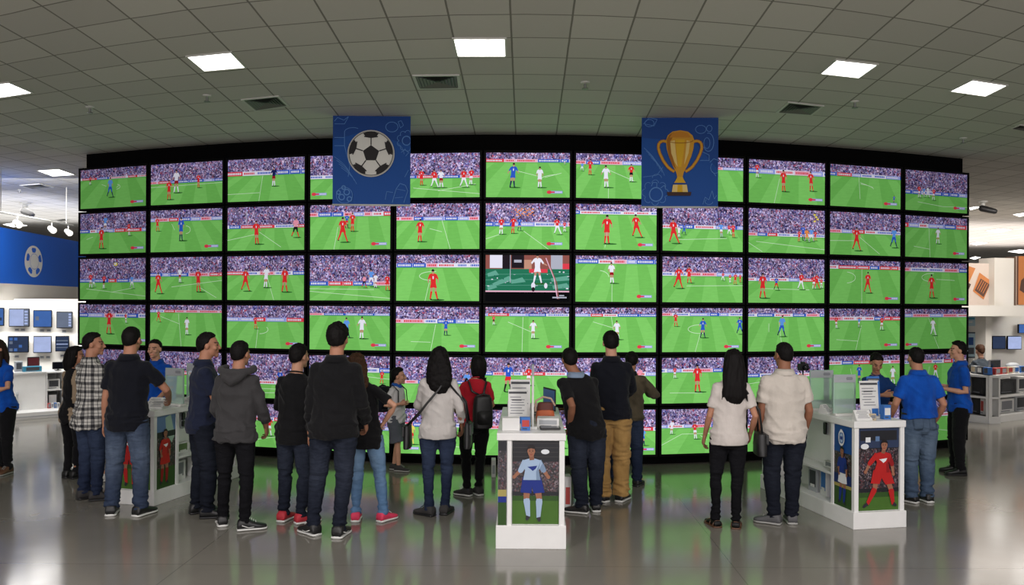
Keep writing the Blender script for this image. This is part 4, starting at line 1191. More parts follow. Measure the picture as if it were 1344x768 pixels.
            h_.ell(tuple(cz + Vector((0, -.062 * H, -.005 * H))), (.066 * H, .022 * H, .032 * H))
            mh = remeshed(h_, .007, 4); mesh_obj('hood', mh, top['mat'], garment)
        if top.get('yoke'):
            pass
    # ---------------- trousers
    if bottom:
        g = MB()
        ez = bottom.get('ease', .004) * H; ln = bottom.get('len', 1.0); wmul = bottom.get('w', 1.0)
        zs = [.452, .475, .50, .53, .555, .578]
        pts = []; rad = []
        for z in zs:
            a, d_, o_ = interp(tab, z); pts.append(spine(z) + sxy(z, 0, o_ * H)); k_ = .62 if z < .46 else (.9 if z < .48 else 1.0); rad.append((a * H * bw * k_ + ez, d_ * H * bw * k_ + ez))
        g.tube(pts, rad, 22, (0, 1, 0), dome=False)
        lr = .05 * H * bw
        for k in 'LR':
            h, n, a = HJ[k], KN[k], AN[k]
            sg = -1 if k == 'L' else 1
            hin = h + Vector((0, -.006 * H, .012 * H))
            leg = [(hin, lr * 1.10), (lerp(h, n, .25), lr * 1.10), (lerp(h, n, .6), lr * .92 * wmul ** .5), (n, lr * .745 * wmul), (lerp(n, a, .3), lr * .70 * wmul), (lerp(n, a, .7), lr * .585 * wmul * bottom.get('ankle', 1.0)), (a + Vector((0, 0, -.012 * H)), lr * .56 * wmul * bottom.get('ankle', 1.0))]
            if ln < .99:
                cut = bottom['len']; kk = []
                tot = 6
                if cut <= .55: kk = leg[:3] + [(lerp(h, n, cut / .5 if cut < .5 else 1.0), lr * 1.0 * wmul)]
                else: kk = leg[:4] + [(lerp(n, a, (cut - .5) / .5), lr * .74 * wmul)]
                leg = kk
            g.tube([p for p, _ in leg], [r + ez for _, r in leg], 16, (0, 1, 0), dome=False)
        me = remeshed(g, .0085, 5)
        am = bottom.get('wr', .006) * 1.6
        def fw2(p):
            v = Vector(p); z = p[2] / H
            kn = math.exp(-((z - .27) / .05) ** 2); an = max(0.0, min(1.0, (.17 - z) / .10)); cr = math.exp(-((z - .46) / .035) ** 2)
            n1 = noise.noise(Vector((v.x * 6, v.y * 6, v.z * 22)) + sd); n2 = noise.noise(Vector((v.x * 10, v.y * 10, v.z * 5)) + sd); n4 = noise.noise(Vector((v.x * 12 + v.z * 10, v.y * 8, v.z * 12)) + sd)
            n1 = .5 - abs(n1) * 2.2
            return am * (n1 * (1.2 * kn + 2.0 * an + .8 * cr) + .5 * n2 + .6 * n4)
        wrinkle(me, fw2)
        tr = mesh_obj(bottom.get('name', 'trousers'), me, bottom['mat'], body); info['trousers'] = tr
        if bottom.get('pockets', bottom['mat'].name.endswith('denim')):
            from mathutils.bvhtree import BVHTree
            bv = BVHTree.FromPolygons([v.co.copy() for v in me.vertices], [tuple(p.vertices) for p in me.polygons])
            for sg in (-1, 1):
                cx = hip0.x + sg * .048 * H * bw; cz = .522 * Hh; w2, h2 = .030 * H * bw ** .5, .040 * H
                vs = []; ok = True
                for j in range(6):
                    for i in range(6):
                        u, v_ = i / 5 * 2 - 1, j / 5 * 2 - 1
                        ww = w2 * (1 - .12 * max(0, -v_)); zz = cz + v_ * h2 - (h2 * .22 * (1 - abs(u)) if j == 0 else 0)
                        hit = bv.ray_cast(Vector((cx + u * ww, -1.5, zz)), Vector((0, 1, 0)))
                        if hit[0] is None: ok = False; break
                        vs.append(hit[0] + Vector((0, -.0045, 0)))
                    if not ok: break
                if ok:
                    pk = MB(); pk.add(vs, [(j * 6 + i, j * 6 + i + 1, j * 6 + i + 7, j * 6 + i + 6) for j in range(5) for i in range(5)])
                    po = pk.build('back_pocket', bottom['mat'], tr, True); so = po.modifiers.new('thickness', 'SOLIDIFY'); so.thickness = .004; so.offset = -1
        if bottom.get('belt'):
            c = MB(); z = .575
            a, d_, o_ = interp(tab, z); cp = spine(z) + sxy(z, 0, o_ * H)
            c.tube([cp + Vector((math.cos(t) * (a * H * bw + ez + .012), math.sin(t) * (d_ * H * bw + ez + .012), 0)) for t in [2 * PI * i / 28 for i in range(29)]], (.006, .017), 6, (0, 0, 1), False)
            c.build('belt', m_dark, tr, True)
    # ---------------- shoes
    if shoes:
        for i, k in enumerate('LR'):
            a = AN[k]; fy = math.radians(foot_yaw[i])
            R = Matrix.Translation((a.x, a.y, a.z - .050 * H)) @ Matrix.Rotation(fy, 4, 'Z')
            SL = .152 * H * shoes.get('scale', 1.0); wd = .0285 * H * shoes.get('scale', 1.0)
            st = [(-.25, .80, .40), (-.22, .93, .62), (-.14, 1.0, .70), (-.02, .98, .78), (.12, .95, .70), (.25, 1.0, .50), (.42, 1.10, .38), (.55, 1.08, .32), (.65, .92, .27), (.72, .62, .22), (.745, .35, .17)]
            def ringpts(y, wk, zt, z0, fl):
                pr = []
                for j in range(14):
                    t = 2 * PI * j / 14; cx, sx = math.cos(t), math.sin(t)
                    xx = wd * wk * (abs(cx) ** .75) * (1 if cx >= 0 else -1); zz = (abs(sx) ** .8) * (1 if sx >= 0 else -1)
                    zz = z0 + (zt - z0) * (zz + 1) / 2
                    pr.append(R @ Vector((xx, y * SL, zz)))
                return pr
            if shoes.get('sandal'):
                ft = MB(); rings = [ringpts(y, wk * .86, zt * .062 * H * .72 + .016, .014, 0) for (y, wk, zt) in st]
                vs = [p for r in rings for p in r]; n = 14
                fs = [(x * n + j, x * n + (j + 1) % n, (x + 1) * n + (j + 1) % n, (x + 1) * n + j) for x in range(len(rings) - 1) for j in range(n)] + [tuple(reversed(range(n))), tuple(range((len(rings) - 1) * n, len(rings) * n))]
                sole = MB(); rings = [ringpts(y * 1.03, wk * 1.04, .014, .0, 0) for (y, wk, zt) in st]
                sole.add([p for r in rings for p in r], fs); so = sole.build('sandal', shoes['mat'], body, True)
                ft.add(vs, fs); ft.build('foot', skin_m, so, True)
                sp = MB()
                for yy in (.48, .12, -.16):
                    rr = [(R @ Vector((wd * 1.0 * math.cos(t), yy * SL, .014 + (.030 + .02 * (yy < .4)) * math.sin(t)))) for t in [PI * j / 10 for j in range(11)]]
                    sp.tube(rr, (.004, .008), 6, (0, 1, 0), False)
                sp.build('strap', shoes['mat'], so, True)
            else:
                up = MB(); hgt = shoes.get('h', .062) * H
                rings = [ringpts(y, wk, hgt * zt / .78 * 1.0 + .012, .012, 0) for (y, wk, zt) in st]
                vs = [p for r in rings for p in r]; n = 14
                fs = [(x * n + j, x * n + (j + 1) % n, (x + 1) * n + (j + 1) % n, (x + 1) * n + j) for x in range(len(rings) - 1) for j in range(n)] + [tuple(reversed(range(n))), tuple(range((len(rings) - 1) * n, len(rings) * n))]
                up.add(vs, fs); u = up.build('shoe', shoes['mat'], body, True)
                sole = MB(); sh = shoes.get('sole_h', .022)
                rings = [ringpts(y * 1.02, wk * 1.06, sh, .0, 0) for (y, wk, zt) in st]
                sole.add([p for r in rings for p in r], fs); so = sole.build('sole', shoes.get('sole', m_dark), u, True)
                if shoes.get('stripe'):
                    lc = MB()
                    for s2 in (-1, 1): lc.tube([R @ Vector((s2 * wd * 1.03, .30 * SL, .034)), R @ Vector((s2 * wd * 1.05, .12 * SL, .030)), R @ Vector((s2 * wd * 1.02, -.10 * SL, .052))], (.003, .007), 6, (1, 0, 0), False)
                    lc.build('side_stripe', shoes['stripe'], u, True)
                lc = MB()
                for y in (.16, .23, .30, .37): lc.tube([R @ Vector((-wd * .45, y * SL, hgt * (.92 - (y - .16) * 1.6) + .010)), R @ Vector((0, y * SL, hgt * (.98 - (y - .16) * 1.55) + .014)), R @ Vector((wd * .45, y * SL, hgt * (.92 - (y - .16) * 1.6) + .010))], .003, 5, (0, 1, 0), False)
                lc.build('laces', shoes.get('lace', shoes.get('sole', m_dark)), u, True)
    # ---------------- hair
    if hair:
        th = hair.get('t', .010); hm = hair['mat']
        U, V = 64, 44
        vs = []
        def ss(x): x = max(0.0, min(1.0, x)); return x * x * (3 - 2 * x)
        hl_ = hair.get('line', .0)
        ztab = [(-1, -.80 + hl_), (-.5, -.74 + hl_), (-.26, -.36), (-.10, -.16), (.04, -.14), (.18, .04), (.34, .42), (.6, .54), (1, .60)]
        for j in range(V + 1):
            el = -PI / 2 + PI * j / V
            for i in range(U):
                az = 2 * PI * i / U
                d = Vector((math.cos(el) * math.cos(az), math.cos(el) * math.sin(az), math.sin(el)))
                hxy = math.hypot(d.x, d.y) or 1e-6
                zt = interp(ztab, d.y / hxy if hxy > .15 else d.y)[0]
                t = ss((d.z - zt) / .17 + .3)
                nz = noise.noise(d * 4.5 + sd) * hair.get('rough', .3) + noise.noise(d * 14 + sd) * .22 + noise.noise(d * 34 + sd) * .16
                rx, ry, rz = .0745, .0935, .0875 + (.040 * max(0.0, -d.y) + .012 if d.z < 0 else 0)
                rad_ = 1.0 / math.sqrt((d.x / rx) ** 2 + (d.y / ry) ** 2 + (d.z / rz) ** 2)
                # long lower back of the skull
                ex = th * (1 + nz) * (1 + hair.get('top', .5) * max(0, d.z) + hair.get('front', 0) * max(0, d.y) * max(0, d.z))
                r = rad_ * (1 - .14 * (1 - t)) + ex * t
                vs.append(HM @ (d * r + Vector((0, -.012, .028))))
        fs = []
        for j in range(V):
            for i in range(U):
                a = j * U + i; c2 = j * U + (i + 1) % U
                fs.append((a, c2, c2 + U, a + U))
        fs += [tuple(reversed(range(U))), tuple(range(V * U, (V + 1) * U))]
        hb2 = MB(); hb2.add(vs, fs)
        if hair.get('long'):
            lp = hair['long']          # list of (back offset y, z, half width, half depth) in the head frame
            pts = [HM @ Vector((lx, y, z)) for (lx, y, z, a_, b_) in lp]
            hb2.tube(pts, [(a_ * hs, b_ * hs) for (_, _, _, a_, b_) in lp], 20, (0, 1, 0))
            for (p0, p1, p2, r_) in hair.get('locks', []): hb2.tube([HM @ Vector(p0), HM @ Vector(p1), HM @ Vector(p2)], [r_, r_ * .9, r_ * .35], 8, (0, 1, 0))
            mh = remeshed(hb2, .008, 3)
            curly = hair.get('curl', 0)
            def fh(p):
                v = Vector(p)
                n = noise.noise(Vector((v.x * 55, v.y * 55, v.z * 7)) + sd) * .006
                if curly: n = noise.noise(v * 26 + sd) * curly + noise.noise(v * 60 + sd) * curly * .5
                return n
            wrinkle(mh, fh)
            ho = mesh_obj('hair', mh, hm, body)
        else:
            ho = hb2.build('hair', hm, body, True)
        info['hair'] = ho
    return info
def local(info, v):
    """world point of a body-frame vector"""
    return Matrix.Translation(info['base']) @ Matrix.Rotation(info['yaw'], 4, 'Z') @ Vector(v)
# ------------------------------------------------------------------ wardrobe
SK = skin('skin_tan', (176, 124, 98)); SKL = skin('skin_light', (196, 146, 120)); SKD = skin('skin_brown', (146, 98, 74))
HB = hairm('black_hair', (17, 14, 14)); HBR = hairm('dark_brown_hair', (44, 30, 24)); HCU = hairm('brown_curly_hair', (70, 48, 34))
C_navy = cloth('navy_pique', (30, 36, 56)); C_black = cloth('black_jersey', (20, 20, 22)); C_blacknavy = cloth('black_navy_knit', (18, 20, 28)); C_char = cloth('charcoal_fleece', (60, 59, 60))
C_jacket = cloth('black_softshell', (21, 21, 23)); C_blouse = cloth('white_crinkled_blouse', (198, 193, 189)); C_red = cloth('red_jersey', (178, 32, 46)); C_staff = cloth('royal_blue_pique', (18, 84, 182), (10, 58, 140)); C_staff2 = cloth('deep_blue_jersey', (20, 56, 110))
C_white = cloth('white_jersey', (204, 196, 190)); C_offw = cloth('offwhite_pique', (204, 196, 186)); C_olive = cloth('olive_jacket', (98, 88, 70), (72, 66, 54)); C_boy = cloth('light_grey_polo', (206, 204, 204)); C_grey = cloth('mid_grey_knit', (96, 98, 104))
C_tan = cloth('tan_cardigan', (150, 132, 110)); C_khaki = cloth('khaki_chino', (176, 140, 86), (146, 114, 66)); C_blackp = cloth('black_trousers', (16, 16, 19)); C_shorts = cloth('grey_shorts', (88, 92, 100)); C_collar = cloth('pale_collar', (128, 146, 170)); C_bcollar = cloth('blue_collar', (38, 92, 176))
J_blue = denim('mid_blue_denim', (46, 56, 76), (98, 112, 132)); J_dark = denim('dark_denim', (27, 31, 42), (56, 62, 76)); J_light = denim('light_blue_denim', (82, 112, 146), (132, 160, 188)); J_ink = denim('ink_denim', (21, 24, 33), (38, 42, 52)); J_navy = denim('navy_denim', (32, 40, 60), (62, 74, 98)); J_black = denim('black_denim', (15, 15, 18), (28, 28, 32)); J_grey = denim('grey_blue_denim', (66, 82, 104), (112, 130, 150))
P_plaid = plaid()
M_black = plain('black_leather', (24, 24, 25), 0.45); M_brown = plain('brown_leather', (92, 62, 44), 0.5); M_whiterub = plain('white_rubber', (206, 206, 202), 0.55); M_pink = plain('pink_mesh', (206, 52, 86), 0.7); M_redshoe = plain('red_mesh', (176, 42, 54), 0.7); M_greyshoe = plain('grey_mesh', (82, 82, 84), 0.75); M_greysole = plain('grey_rubber', (150, 150, 146), 0.6); M_darkshoe = plain('dark_suede', (48, 46, 46), 0.85)
M_blackstripe = plain('pale_stripe', (214, 214, 210), 0.5)
short = lambda m=HB, **k: dict(mat=m, t=.011, **k)
sn = lambda m, s=None, **k: dict(mat=m, sole=s or M_whiterub, **k)
polo = lambda m, **k: {**dict(mat=m, name='polo_shirt', hem=.465, sleeve=.36, collar=True), **k}
tee = lambda m, **k: {**dict(mat=m, name='t_shirt', hem=.47, sleeve=.36), **k}
PE = {}
PE['plaid'] = person('man with short dark hair in black and white plaid shirt, in profile', ((110, 655), (126, 657)), (121, 438), -30, build=1.02,
    top=dict(mat=P_plaid, name='plaid_shirt', hem=.445, sleeve=.86, ease=.013, collar=True, waist=.8, wr=.008, flare=.016), bottom=dict(mat=J_navy, w=1.04, ease=.006), shoes=sn(M_darkshoe, m_dark), hair=short(), skin_m=SK,
    lhand=(-.08, .16, .54), lpole=(-.7, -.8, -.2), rhand=('px', 134, 554, -.04), rpole=(.5, -1, 0), foot_yaw=(-14, -34), head_yaw=-42)
PE['navyjeans'] = person('man in black navy polo and faded blue jeans seen from behind at left counter', ((146, 676), (184, 677)), (172, 430), -4, build=1.10,
    top=polo(C_blacknavy, ease=.010, waist=.7), bottom=dict(mat=J_blue, w=1.06, ease=.005, ankle=1.1), shoes=sn(M_black, M_whiterub), hair=short(t=None) if False else dict(mat=HB, t=.007), skin_m=SK,
    lhand=(-.145, .03, .475), rhand=(.13, .19, .60), rpole=(1, -.8, -.2), foot_yaw=(22, -14))
PE['clerkleft'] = person('smiling clerk in royal blue shirt facing us behind the left counter', ((215, 620.5), (199, 620.5)), (204, 447), 172, build=.98,
    top=polo(C_staff, ease=.012), bottom=dict(mat=C_blackp), shoes=sn(M_black, m_dark), hair=dict(mat=HB, t=.012), skin_m=SKL, lhand=(-.12, .2, .58), rhand=(.1, .24, .60), lpole=(-1, -.7, -.2), rpole=(1, -.7, -.2), smile=1, head_yaw=6, fwd=.06)
PE['navyprofile'] = person('man in navy polo shirt and dark jeans looking right beside left counter', ((258, 674), (272, 680)), (271, 438), -58, build=1.10,
    top=polo(C_navy, ease=.010, waist=.6), bottom=dict(mat=J_ink, w=1.12, ease=.006), shoes=sn(M_black, m_dark), hair=short(), skin_m=SK,
    rhand=(.085, .15, .53), lhand=(-.11, .16, .52), rpole=(.5, -1, -.1), head_yaw=-14, foot_yaw=(4, -18), twist=-4)
PE['hoodie'] = person('young man in charcoal hooded sweatshirt and black trousers seen from behind', ((292, 690), (321, 696)), (315, 449), -6, build=1.04,
    top=dict(mat=C_char, name='hooded_sweatshirt', hem=.475, sleeve=.80, ease=.016, waist=.75, hood=True, crew=False, wr=.008), bottom=dict(mat=J_black, w=.95, ease=.004), shoes=sn(M_black, M_whiterub, stripe=M_blackstripe), hair=dict(mat=HB, t=.010), skin_m=SK,
    lhand=(-.07, .13, .545), rhand=(.115, .125, .52), lpole=(-.7, -.8, -.1), rpole=(.7, -.8, -.1), foot_yaw=(30, -62), head_yaw=-12)
PE['redshoes'] = person('teenager in black long sleeved top and dark jeans with red trainers', ((372, 684), (396, 687)), (392, 453), -14, build=1.02,
    top=dict(mat=C_black, name='long_sleeved_top', hem=.455, sleeve=.93, ease=.013, waist=.8), bottom=dict(mat=J_dark, w=1.05), shoes=sn(M_redshoe, M_whiterub), hair=dict(mat=HB, t=.013), skin_m=SKL,
    lhand=(-.03, .16, .62), rhand=(.03, .17, .60), lpole=(-1, -.5, -.5), rpole=(1, -.5, -.5), foot_yaw=(2, -38), head_yaw=-16)
PE['jacket'] = person('tall man in black jacket and dark jeans seen from behind, hands lowered', ((411, 702), (445, 705)), (443, 427), -2, build=1.08,
    top=dict(mat=C_jacket, name='jacket', hem=.475, sleeve=.96, ease=.013, waist=.75, collar=True, wr=.007), bottom=dict(mat=J_dark, w=1.0, ease=.004), shoes=sn(M_black, M_whiterub, stripe=M_blackstripe), hair=dict(mat=HB, t=.015, top=.9, rough=.35), skin_m=SK,
    lhand=(-.13, .04, .475), rhand=(.12, .12, .52), foot_yaw=(48, -6), head_yaw=-6, fwd=.0, hipshift=.75)
PE['pinkshoes'] = person('woman with curly brown hair, black tee, light jeans and pink trainers', ((467, 684), (503, 684.5)), (468, 465), -8, sex='F', build=1.04,
    top=tee(C_black, ease=.010, waist=.5, hem=.45), bottom=dict(mat=J_light, w=1.0, ease=.003), shoes=sn(M_pink, M_whiterub), hair=dict(mat=HCU, t=.013, long=[(0, -.03, .05, .085, .082), (.004, -.065, -.03, .106, .07), (.012, -.09, -.12, .118, .056), (.03, -.105, -.21, .112, .048), (.05, -.105, -.29, .080, .036), (.06, -.10, -.34, .045, .024)], curl=.016), skin_m=SKL,
    rhand=('px', 503, 556, .02), rpole=(1, -.25, .1), lhand=(-.01, .20, .56), lpole=(-.3, .3, -1), foot_yaw=(14, -26), curl=(.5, .9))
PE['boy'] = person('schoolboy in pale grey polo and grey shorts looking right', ((517, 617), (523, 619)), (522, 484), -112, build=1.02, hs=1.16,
    top=polo(C_boy, ease=.014, waist=.85, collar_mat=C_bcollar), bottom=dict(mat=C_shorts, name='shorts', len=.46, ease=.014, w=1.2), shoes=sn(M_darkshoe, M_greysole), hair=dict(mat=HB, t=.017), skin_m=SKL,
    lhand=('px', 531, 530, -.1), rhand=('px', 526, 530, -.16), lpole=(-.6, -1, -.6), rpole=(.6, -1, -.6), head_yaw=24, foot_yaw=(0, 10))
PE['blouse'] = person('woman with long dark hair in white crinkled blouse and navy jeans', ((563, 677), (584, 675)), (577, 457), -2, sex='F', build=1.12,
    top=dict(mat=C_blouse, name='blouse', hem=.47, sleeve=.82, ease=.012, waist=.75, wr=.006, flare=.004), bottom=dict(mat=J_navy, w=.9, ease=.002, ankle=.95), shoes=sn(M_darkshoe, m_dark), hair=dict(mat=HB, t=.013, long=[(0, -.03, .05, .088, .082), (0, -.06, -.03, .108, .070), (.004, -.09, -.12, .124, .058), (.014, -.115, -.22, .122, .046), (.028, -.125, -.29, .096, .034), (.034, -.125, -.335, .056, .02)], curl=.007), skin_m=SK,
    lhand=(-.07, .17, .56), lpole=(-1, -.45, -.4), rhand=(.135, .07, .52), foot_yaw=(58, -12))
PE['redtee'] = person('woman with dark bob in red tee and black trousers looking up left', ((613, 651), (628, 650)), (626, 468), 16, sex='F', build=1.12,
    top=tee(C_red, ease=.010, hem=.505, waist=.55), bottom=dict(mat=C_blackp, w=.95, ease=.003), shoes=sn(M_darkshoe, M_whiterub), hair=dict(mat=HB, t=.014, long=[(0, -.04, .05, .080, .08), (0, -.05, -.03, .088, .07), (0, -.055, -.09, .082, .058), (0, -.055, -.125, .066, .045)]), skin_m=SK,
    lhand=(-.11, .17, .60), lpole=(-.7, -1, -.3), rhand=(.1, .17, .58), rpole=(.7, -1, -.3), head_yaw=26, head_pitch=6, foot_yaw=(42, 16))
PE['leaner'] = person('man in black polo leaning his left hand on the centre counter', ((764, 674), (782, 671)), (748, 458), 10, build=1.16,
    top=polo(C_black, ease=.012, waist=.7, collar_mat=C_collar), bottom=dict(mat=J_dark, w=1.12, ease=.006), shoes=sn(M_black, M_whiterub), hair=dict(mat=HB, t=.010), skin_m=SKD,
    lhand=('px', 748, 556, -.06), lpole=(.1, -1, 0), rhand=(-.03, .20, .60), rpole=(.2, .2, -1), foot_yaw=(58, -8), hipshift=.15, twist=6, palm=((-1, 0, 0), None), curl=(.3, .5), head_yaw=4)
PE['khaki'] = person('tall man in dark long sleeved shirt and khaki trousers', ((791, 658.5), (815, 658)), (802, 436), 2, build=1.10,
    top=dict(mat=C_blacknavy, name='long_sleeved_shirt', hem=.49, sleeve=.95, ease=.012, waist=.6, collar=True), bottom=dict(mat=C_khaki, w=1.22, ease=.007, ankle=1.15, wr=.010), shoes=sn(M_black, M_whiterub), hair=dict(mat=HB, t=.010, top=.8), skin_m=SKL,
    lhand=(-.03, .18, .58), lpole=(-.5, -.2, -1), rhand=(.05, .18, .58), rpole=(1, -.3, -.35), foot_yaw=(34, -30))
PE['olive'] = person('person in olive jacket and blue jeans standing close to the video wall', ((806, 633), (836, 638)), (829, 463), -12, build=1.14,
    top=dict(mat=C_olive, name='jacket', hem=.49, sleeve=.88, ease=.016, waist=.8, hood=False, wr=.009, collar=True, collar_mat=C_blacknavy), bottom=dict(mat=J_navy, w=1.15, ease=.006), shoes=sn(M_black, m_dark), hair=dict(mat=HB, t=.012), skin_m=SK,
    lhand=(-.02, .15, .60), lpole=(-1, -.4, -.4), rhand=(.12, .19, .69), rpole=(1, -.7, -.6), foot_yaw=(10, -16))
PE['whitetop'] = person('woman with long straight black hair in white top and black jeans', ((939, 691), (966, 693)), (963, 460), -2, sex='F', build=1.05,
    top=tee(C_white, ease=.012, hem=.475, waist=.85, flare=.0, wr=.0045), bottom=dict(mat=J_black, w=.84, ease=.003), shoes=dict(mat=M_brown, sandal=True), hair=dict(mat=HB, t=.013, long=[(0, -.03, .05, .084, .08), (0, -.065, -.03, .098, .068), (0, -.09, -.12, .106, .058), (0, -.115, -.23, .104, .050), (-.004, -.13, -.33, .094, .036), (-.008, -.13, -.385, .066, .020)], locks=[((-.06, -.10, -.16), (-.105, -.125, -.28), (-.125, -.115, -.40), .020), ((.06, -.10, -.16), (.10, -.125, -.28), (.125, -.115, -.38), .018)]), skin_m=SK,
    lhand=(-.125, .07, .50), rhand=(.13, .05, .52), foot_yaw=(14, -14), head_yaw=-4)
PE['whitepolo'] = person('man in off-white polo shirt and dark jeans beside the woman in white', ((1016, 688), (1039, 687)), (1029, 451), 4, build=1.20,
    top=polo(C_offw, ease=.014, waist=.85, wr=.0055), bottom=dict(mat=J_ink, w=1.02, ease=.005), shoes=sn(M_greyshoe, M_greysole), hair=dict(mat=HB, t=.009), skin_m=SKD,
    lhand=(-.145, .03, .475), rhand=(.145, .06, .50), head_yaw=16, foot_yaw=(54, -10))
PE['clerkdesk'] = person('clerk in deep blue top looking down behind the right counter', ((1160, 629.5), (1144, 629.5)), (1150, 466), 176, sex='F', build=1.12,
    top=dict(mat=C_staff2, name='t_shirt', hem=.47, sleeve=.62, ease=.012), bottom=dict(mat=C_blackp), shoes=sn(M_black, m_dark), hair=dict(mat=HB, t=.013, long=[(0, -.05, .06, .07, .07), (0, -.085, .0, .05, .05), (0, -.1, -.04, .035, .035)]), skin_m=SK,
    lhand=(-.08, .2, .64), rhand=(.02, .22, .70), lpole=(-1, -.6, -.4), rpole=(1, -.5, -.4), head_pitch=-28, fwd=.10)
PE['clerkback'] = person('clerk in royal blue polo and blue jeans seen from behind at right counter', ((1197, 660), (1217, 659)), (1203, 457), 8, build=1.18,
    top=polo(C_staff, ease=.011, waist=.7, hem=.545), bottom=dict(mat=J_grey, w=1.16, ease=.006, belt=True), shoes=sn(M_black, M_whiterub), hair=dict(mat=HB, t=.009), skin_m=SK,
    lhand=(-.145, .10, .53), lpole=(-.6, -1, 0), rhand=(.145, .045, .52), foot_yaw=(28, 2))
PE['clerkprofile'] = person('clerk in royal blue polo and black trousers in profile facing left', ((1261, 624), (1254, 620)), (1259, 449), 78, build=1.08,
    top=polo(C_staff, ease=.012, waist=.7, hem=.475), bottom=dict(mat=C_blackp, w=1.1, ease=.007), shoes=sn(M_black, m_dark), hair=dict(mat=HB, t=.013, front=.6), skin_m=SKL,
    lhand=('px', 1239, 510, -.10), rhand=('px', 1237, 506, .06), lpole=(-.2, -1, -.4), rpole=(.2, -1, -.4), foot_yaw=(8, -6), palm=((0, 0, 1), (0, 0, 1)))
PE['clerkedge'] = person('long haired clerk in blue polo and black trousers at the left picture edge', ((10, 622), (-4, 624)), (-3, 447), 168, sex='F', build=1.08,
    top=polo(C_staff, ease=.010), bottom=dict(mat=C_blackp, w=1.0), shoes=sn(M_brown, M_greysole), hair=dict(mat=HBR, t=.014, long=[(0, -.03, .05, .08, .08), (0, -.05, -.03, .092, .065), (0, -.06, -.12, .10, .05), (0, -.06, -.21, .085, .04), (0, -.06, -.26, .05, .025)], locks=[((-.08, .0, -.05), (-.10, .05, -.17), (-.09, .06, -.28), .026)]), skin_m=SKL,
    lhand=(-.05, .2, .63), rhand=(.02, .22, .63), lpole=(-1, -.6, -.5), rpole=(1, -.6, -.5), head_yaw=-8, head_pitch=-8)
PE['vest'] = person('dark haired woman in black vest with tan sleeves beside the plaid shirt', ((89, 627), (99, 628)), (98, 456), -24, sex='F', build=1.0,
    top=dict(mat=C_black, sleeve_mat=C_tan, name='vest', hem=.44, sleeve=.9, ease=.010, waist=.7), bottom=dict(mat=C_blackp, w=.95), shoes=sn(M_black, m_dark), hair=dict(mat=HB, t=.015, long=[(0, -.04, .05, .08, .075), (0, -.06, -.03, .088, .062), (0, -.075, -.12, .085, .05), (0, -.08, -.18, .06, .035)]), skin_m=SK,
    lhand=(-.08, .15, .56), rhand=(.1, .12, .53), head_pitch=-6, head_yaw=-40, foot_yaw=(6, -10))
PE['hidden'] = person('person in pale leggings and white shoes mostly hidden behind the plaid shirt', ((131, 631), (139, 632)), (146, 474), -70, sex='F', build=.9,
    top=tee(C_grey, ease=.008), bottom=dict(mat=cloth('pale_pattern', (150, 148, 146), (84, 84, 88)), w=.85, len=.9), shoes=sn(M_whiterub, M_whiterub), hair=dict(mat=HB, t=.012), skin_m=SKL)
# a seated shopper far off at right is built with the right hand store furniture

# ------------------------------------------------------------------ bags worn or carried
def bag_strap(pts, name, mat, parent, r=(.010, .003)):
    mb = MB(); mb.tube(pts, [r] * len(pts), 6, (0, 1, 0), False); return mb.build(name, mat, parent, True)
def pouch(mb, c, w, h, d, M):
    vs = []; n = 16
    prof = [(-.5, .80), (-.46, .95), (-.2, 1.0), (.2, .97), (.42, .88), (.5, .72)]
    for (z, k) in prof:
        for j in range(n):
            t = 2 * PI * j / n; cx, sx = math.cos(t), math.sin(t)
            vs.append(M @ (Vector(c) + Vector((w / 2 * k * abs(cx) ** .6 * (1 if cx > 0 else -1), d / 2 * (1.15 - .25 * (z + .5)) * abs(sx) ** .7 * (1 if sx > 0 else -1), z * h))))
    fs = [(x * n + j, x * n + (j + 1) % n, (x + 1) * n + (j + 1) % n, (x + 1) * n + j) for x in range(len(prof) - 1) for j in range(n)] + [tuple(reversed(range(n))), tuple(range((len(prof) - 1) * n, len(prof) * n))]
    mb.add(vs, fs)
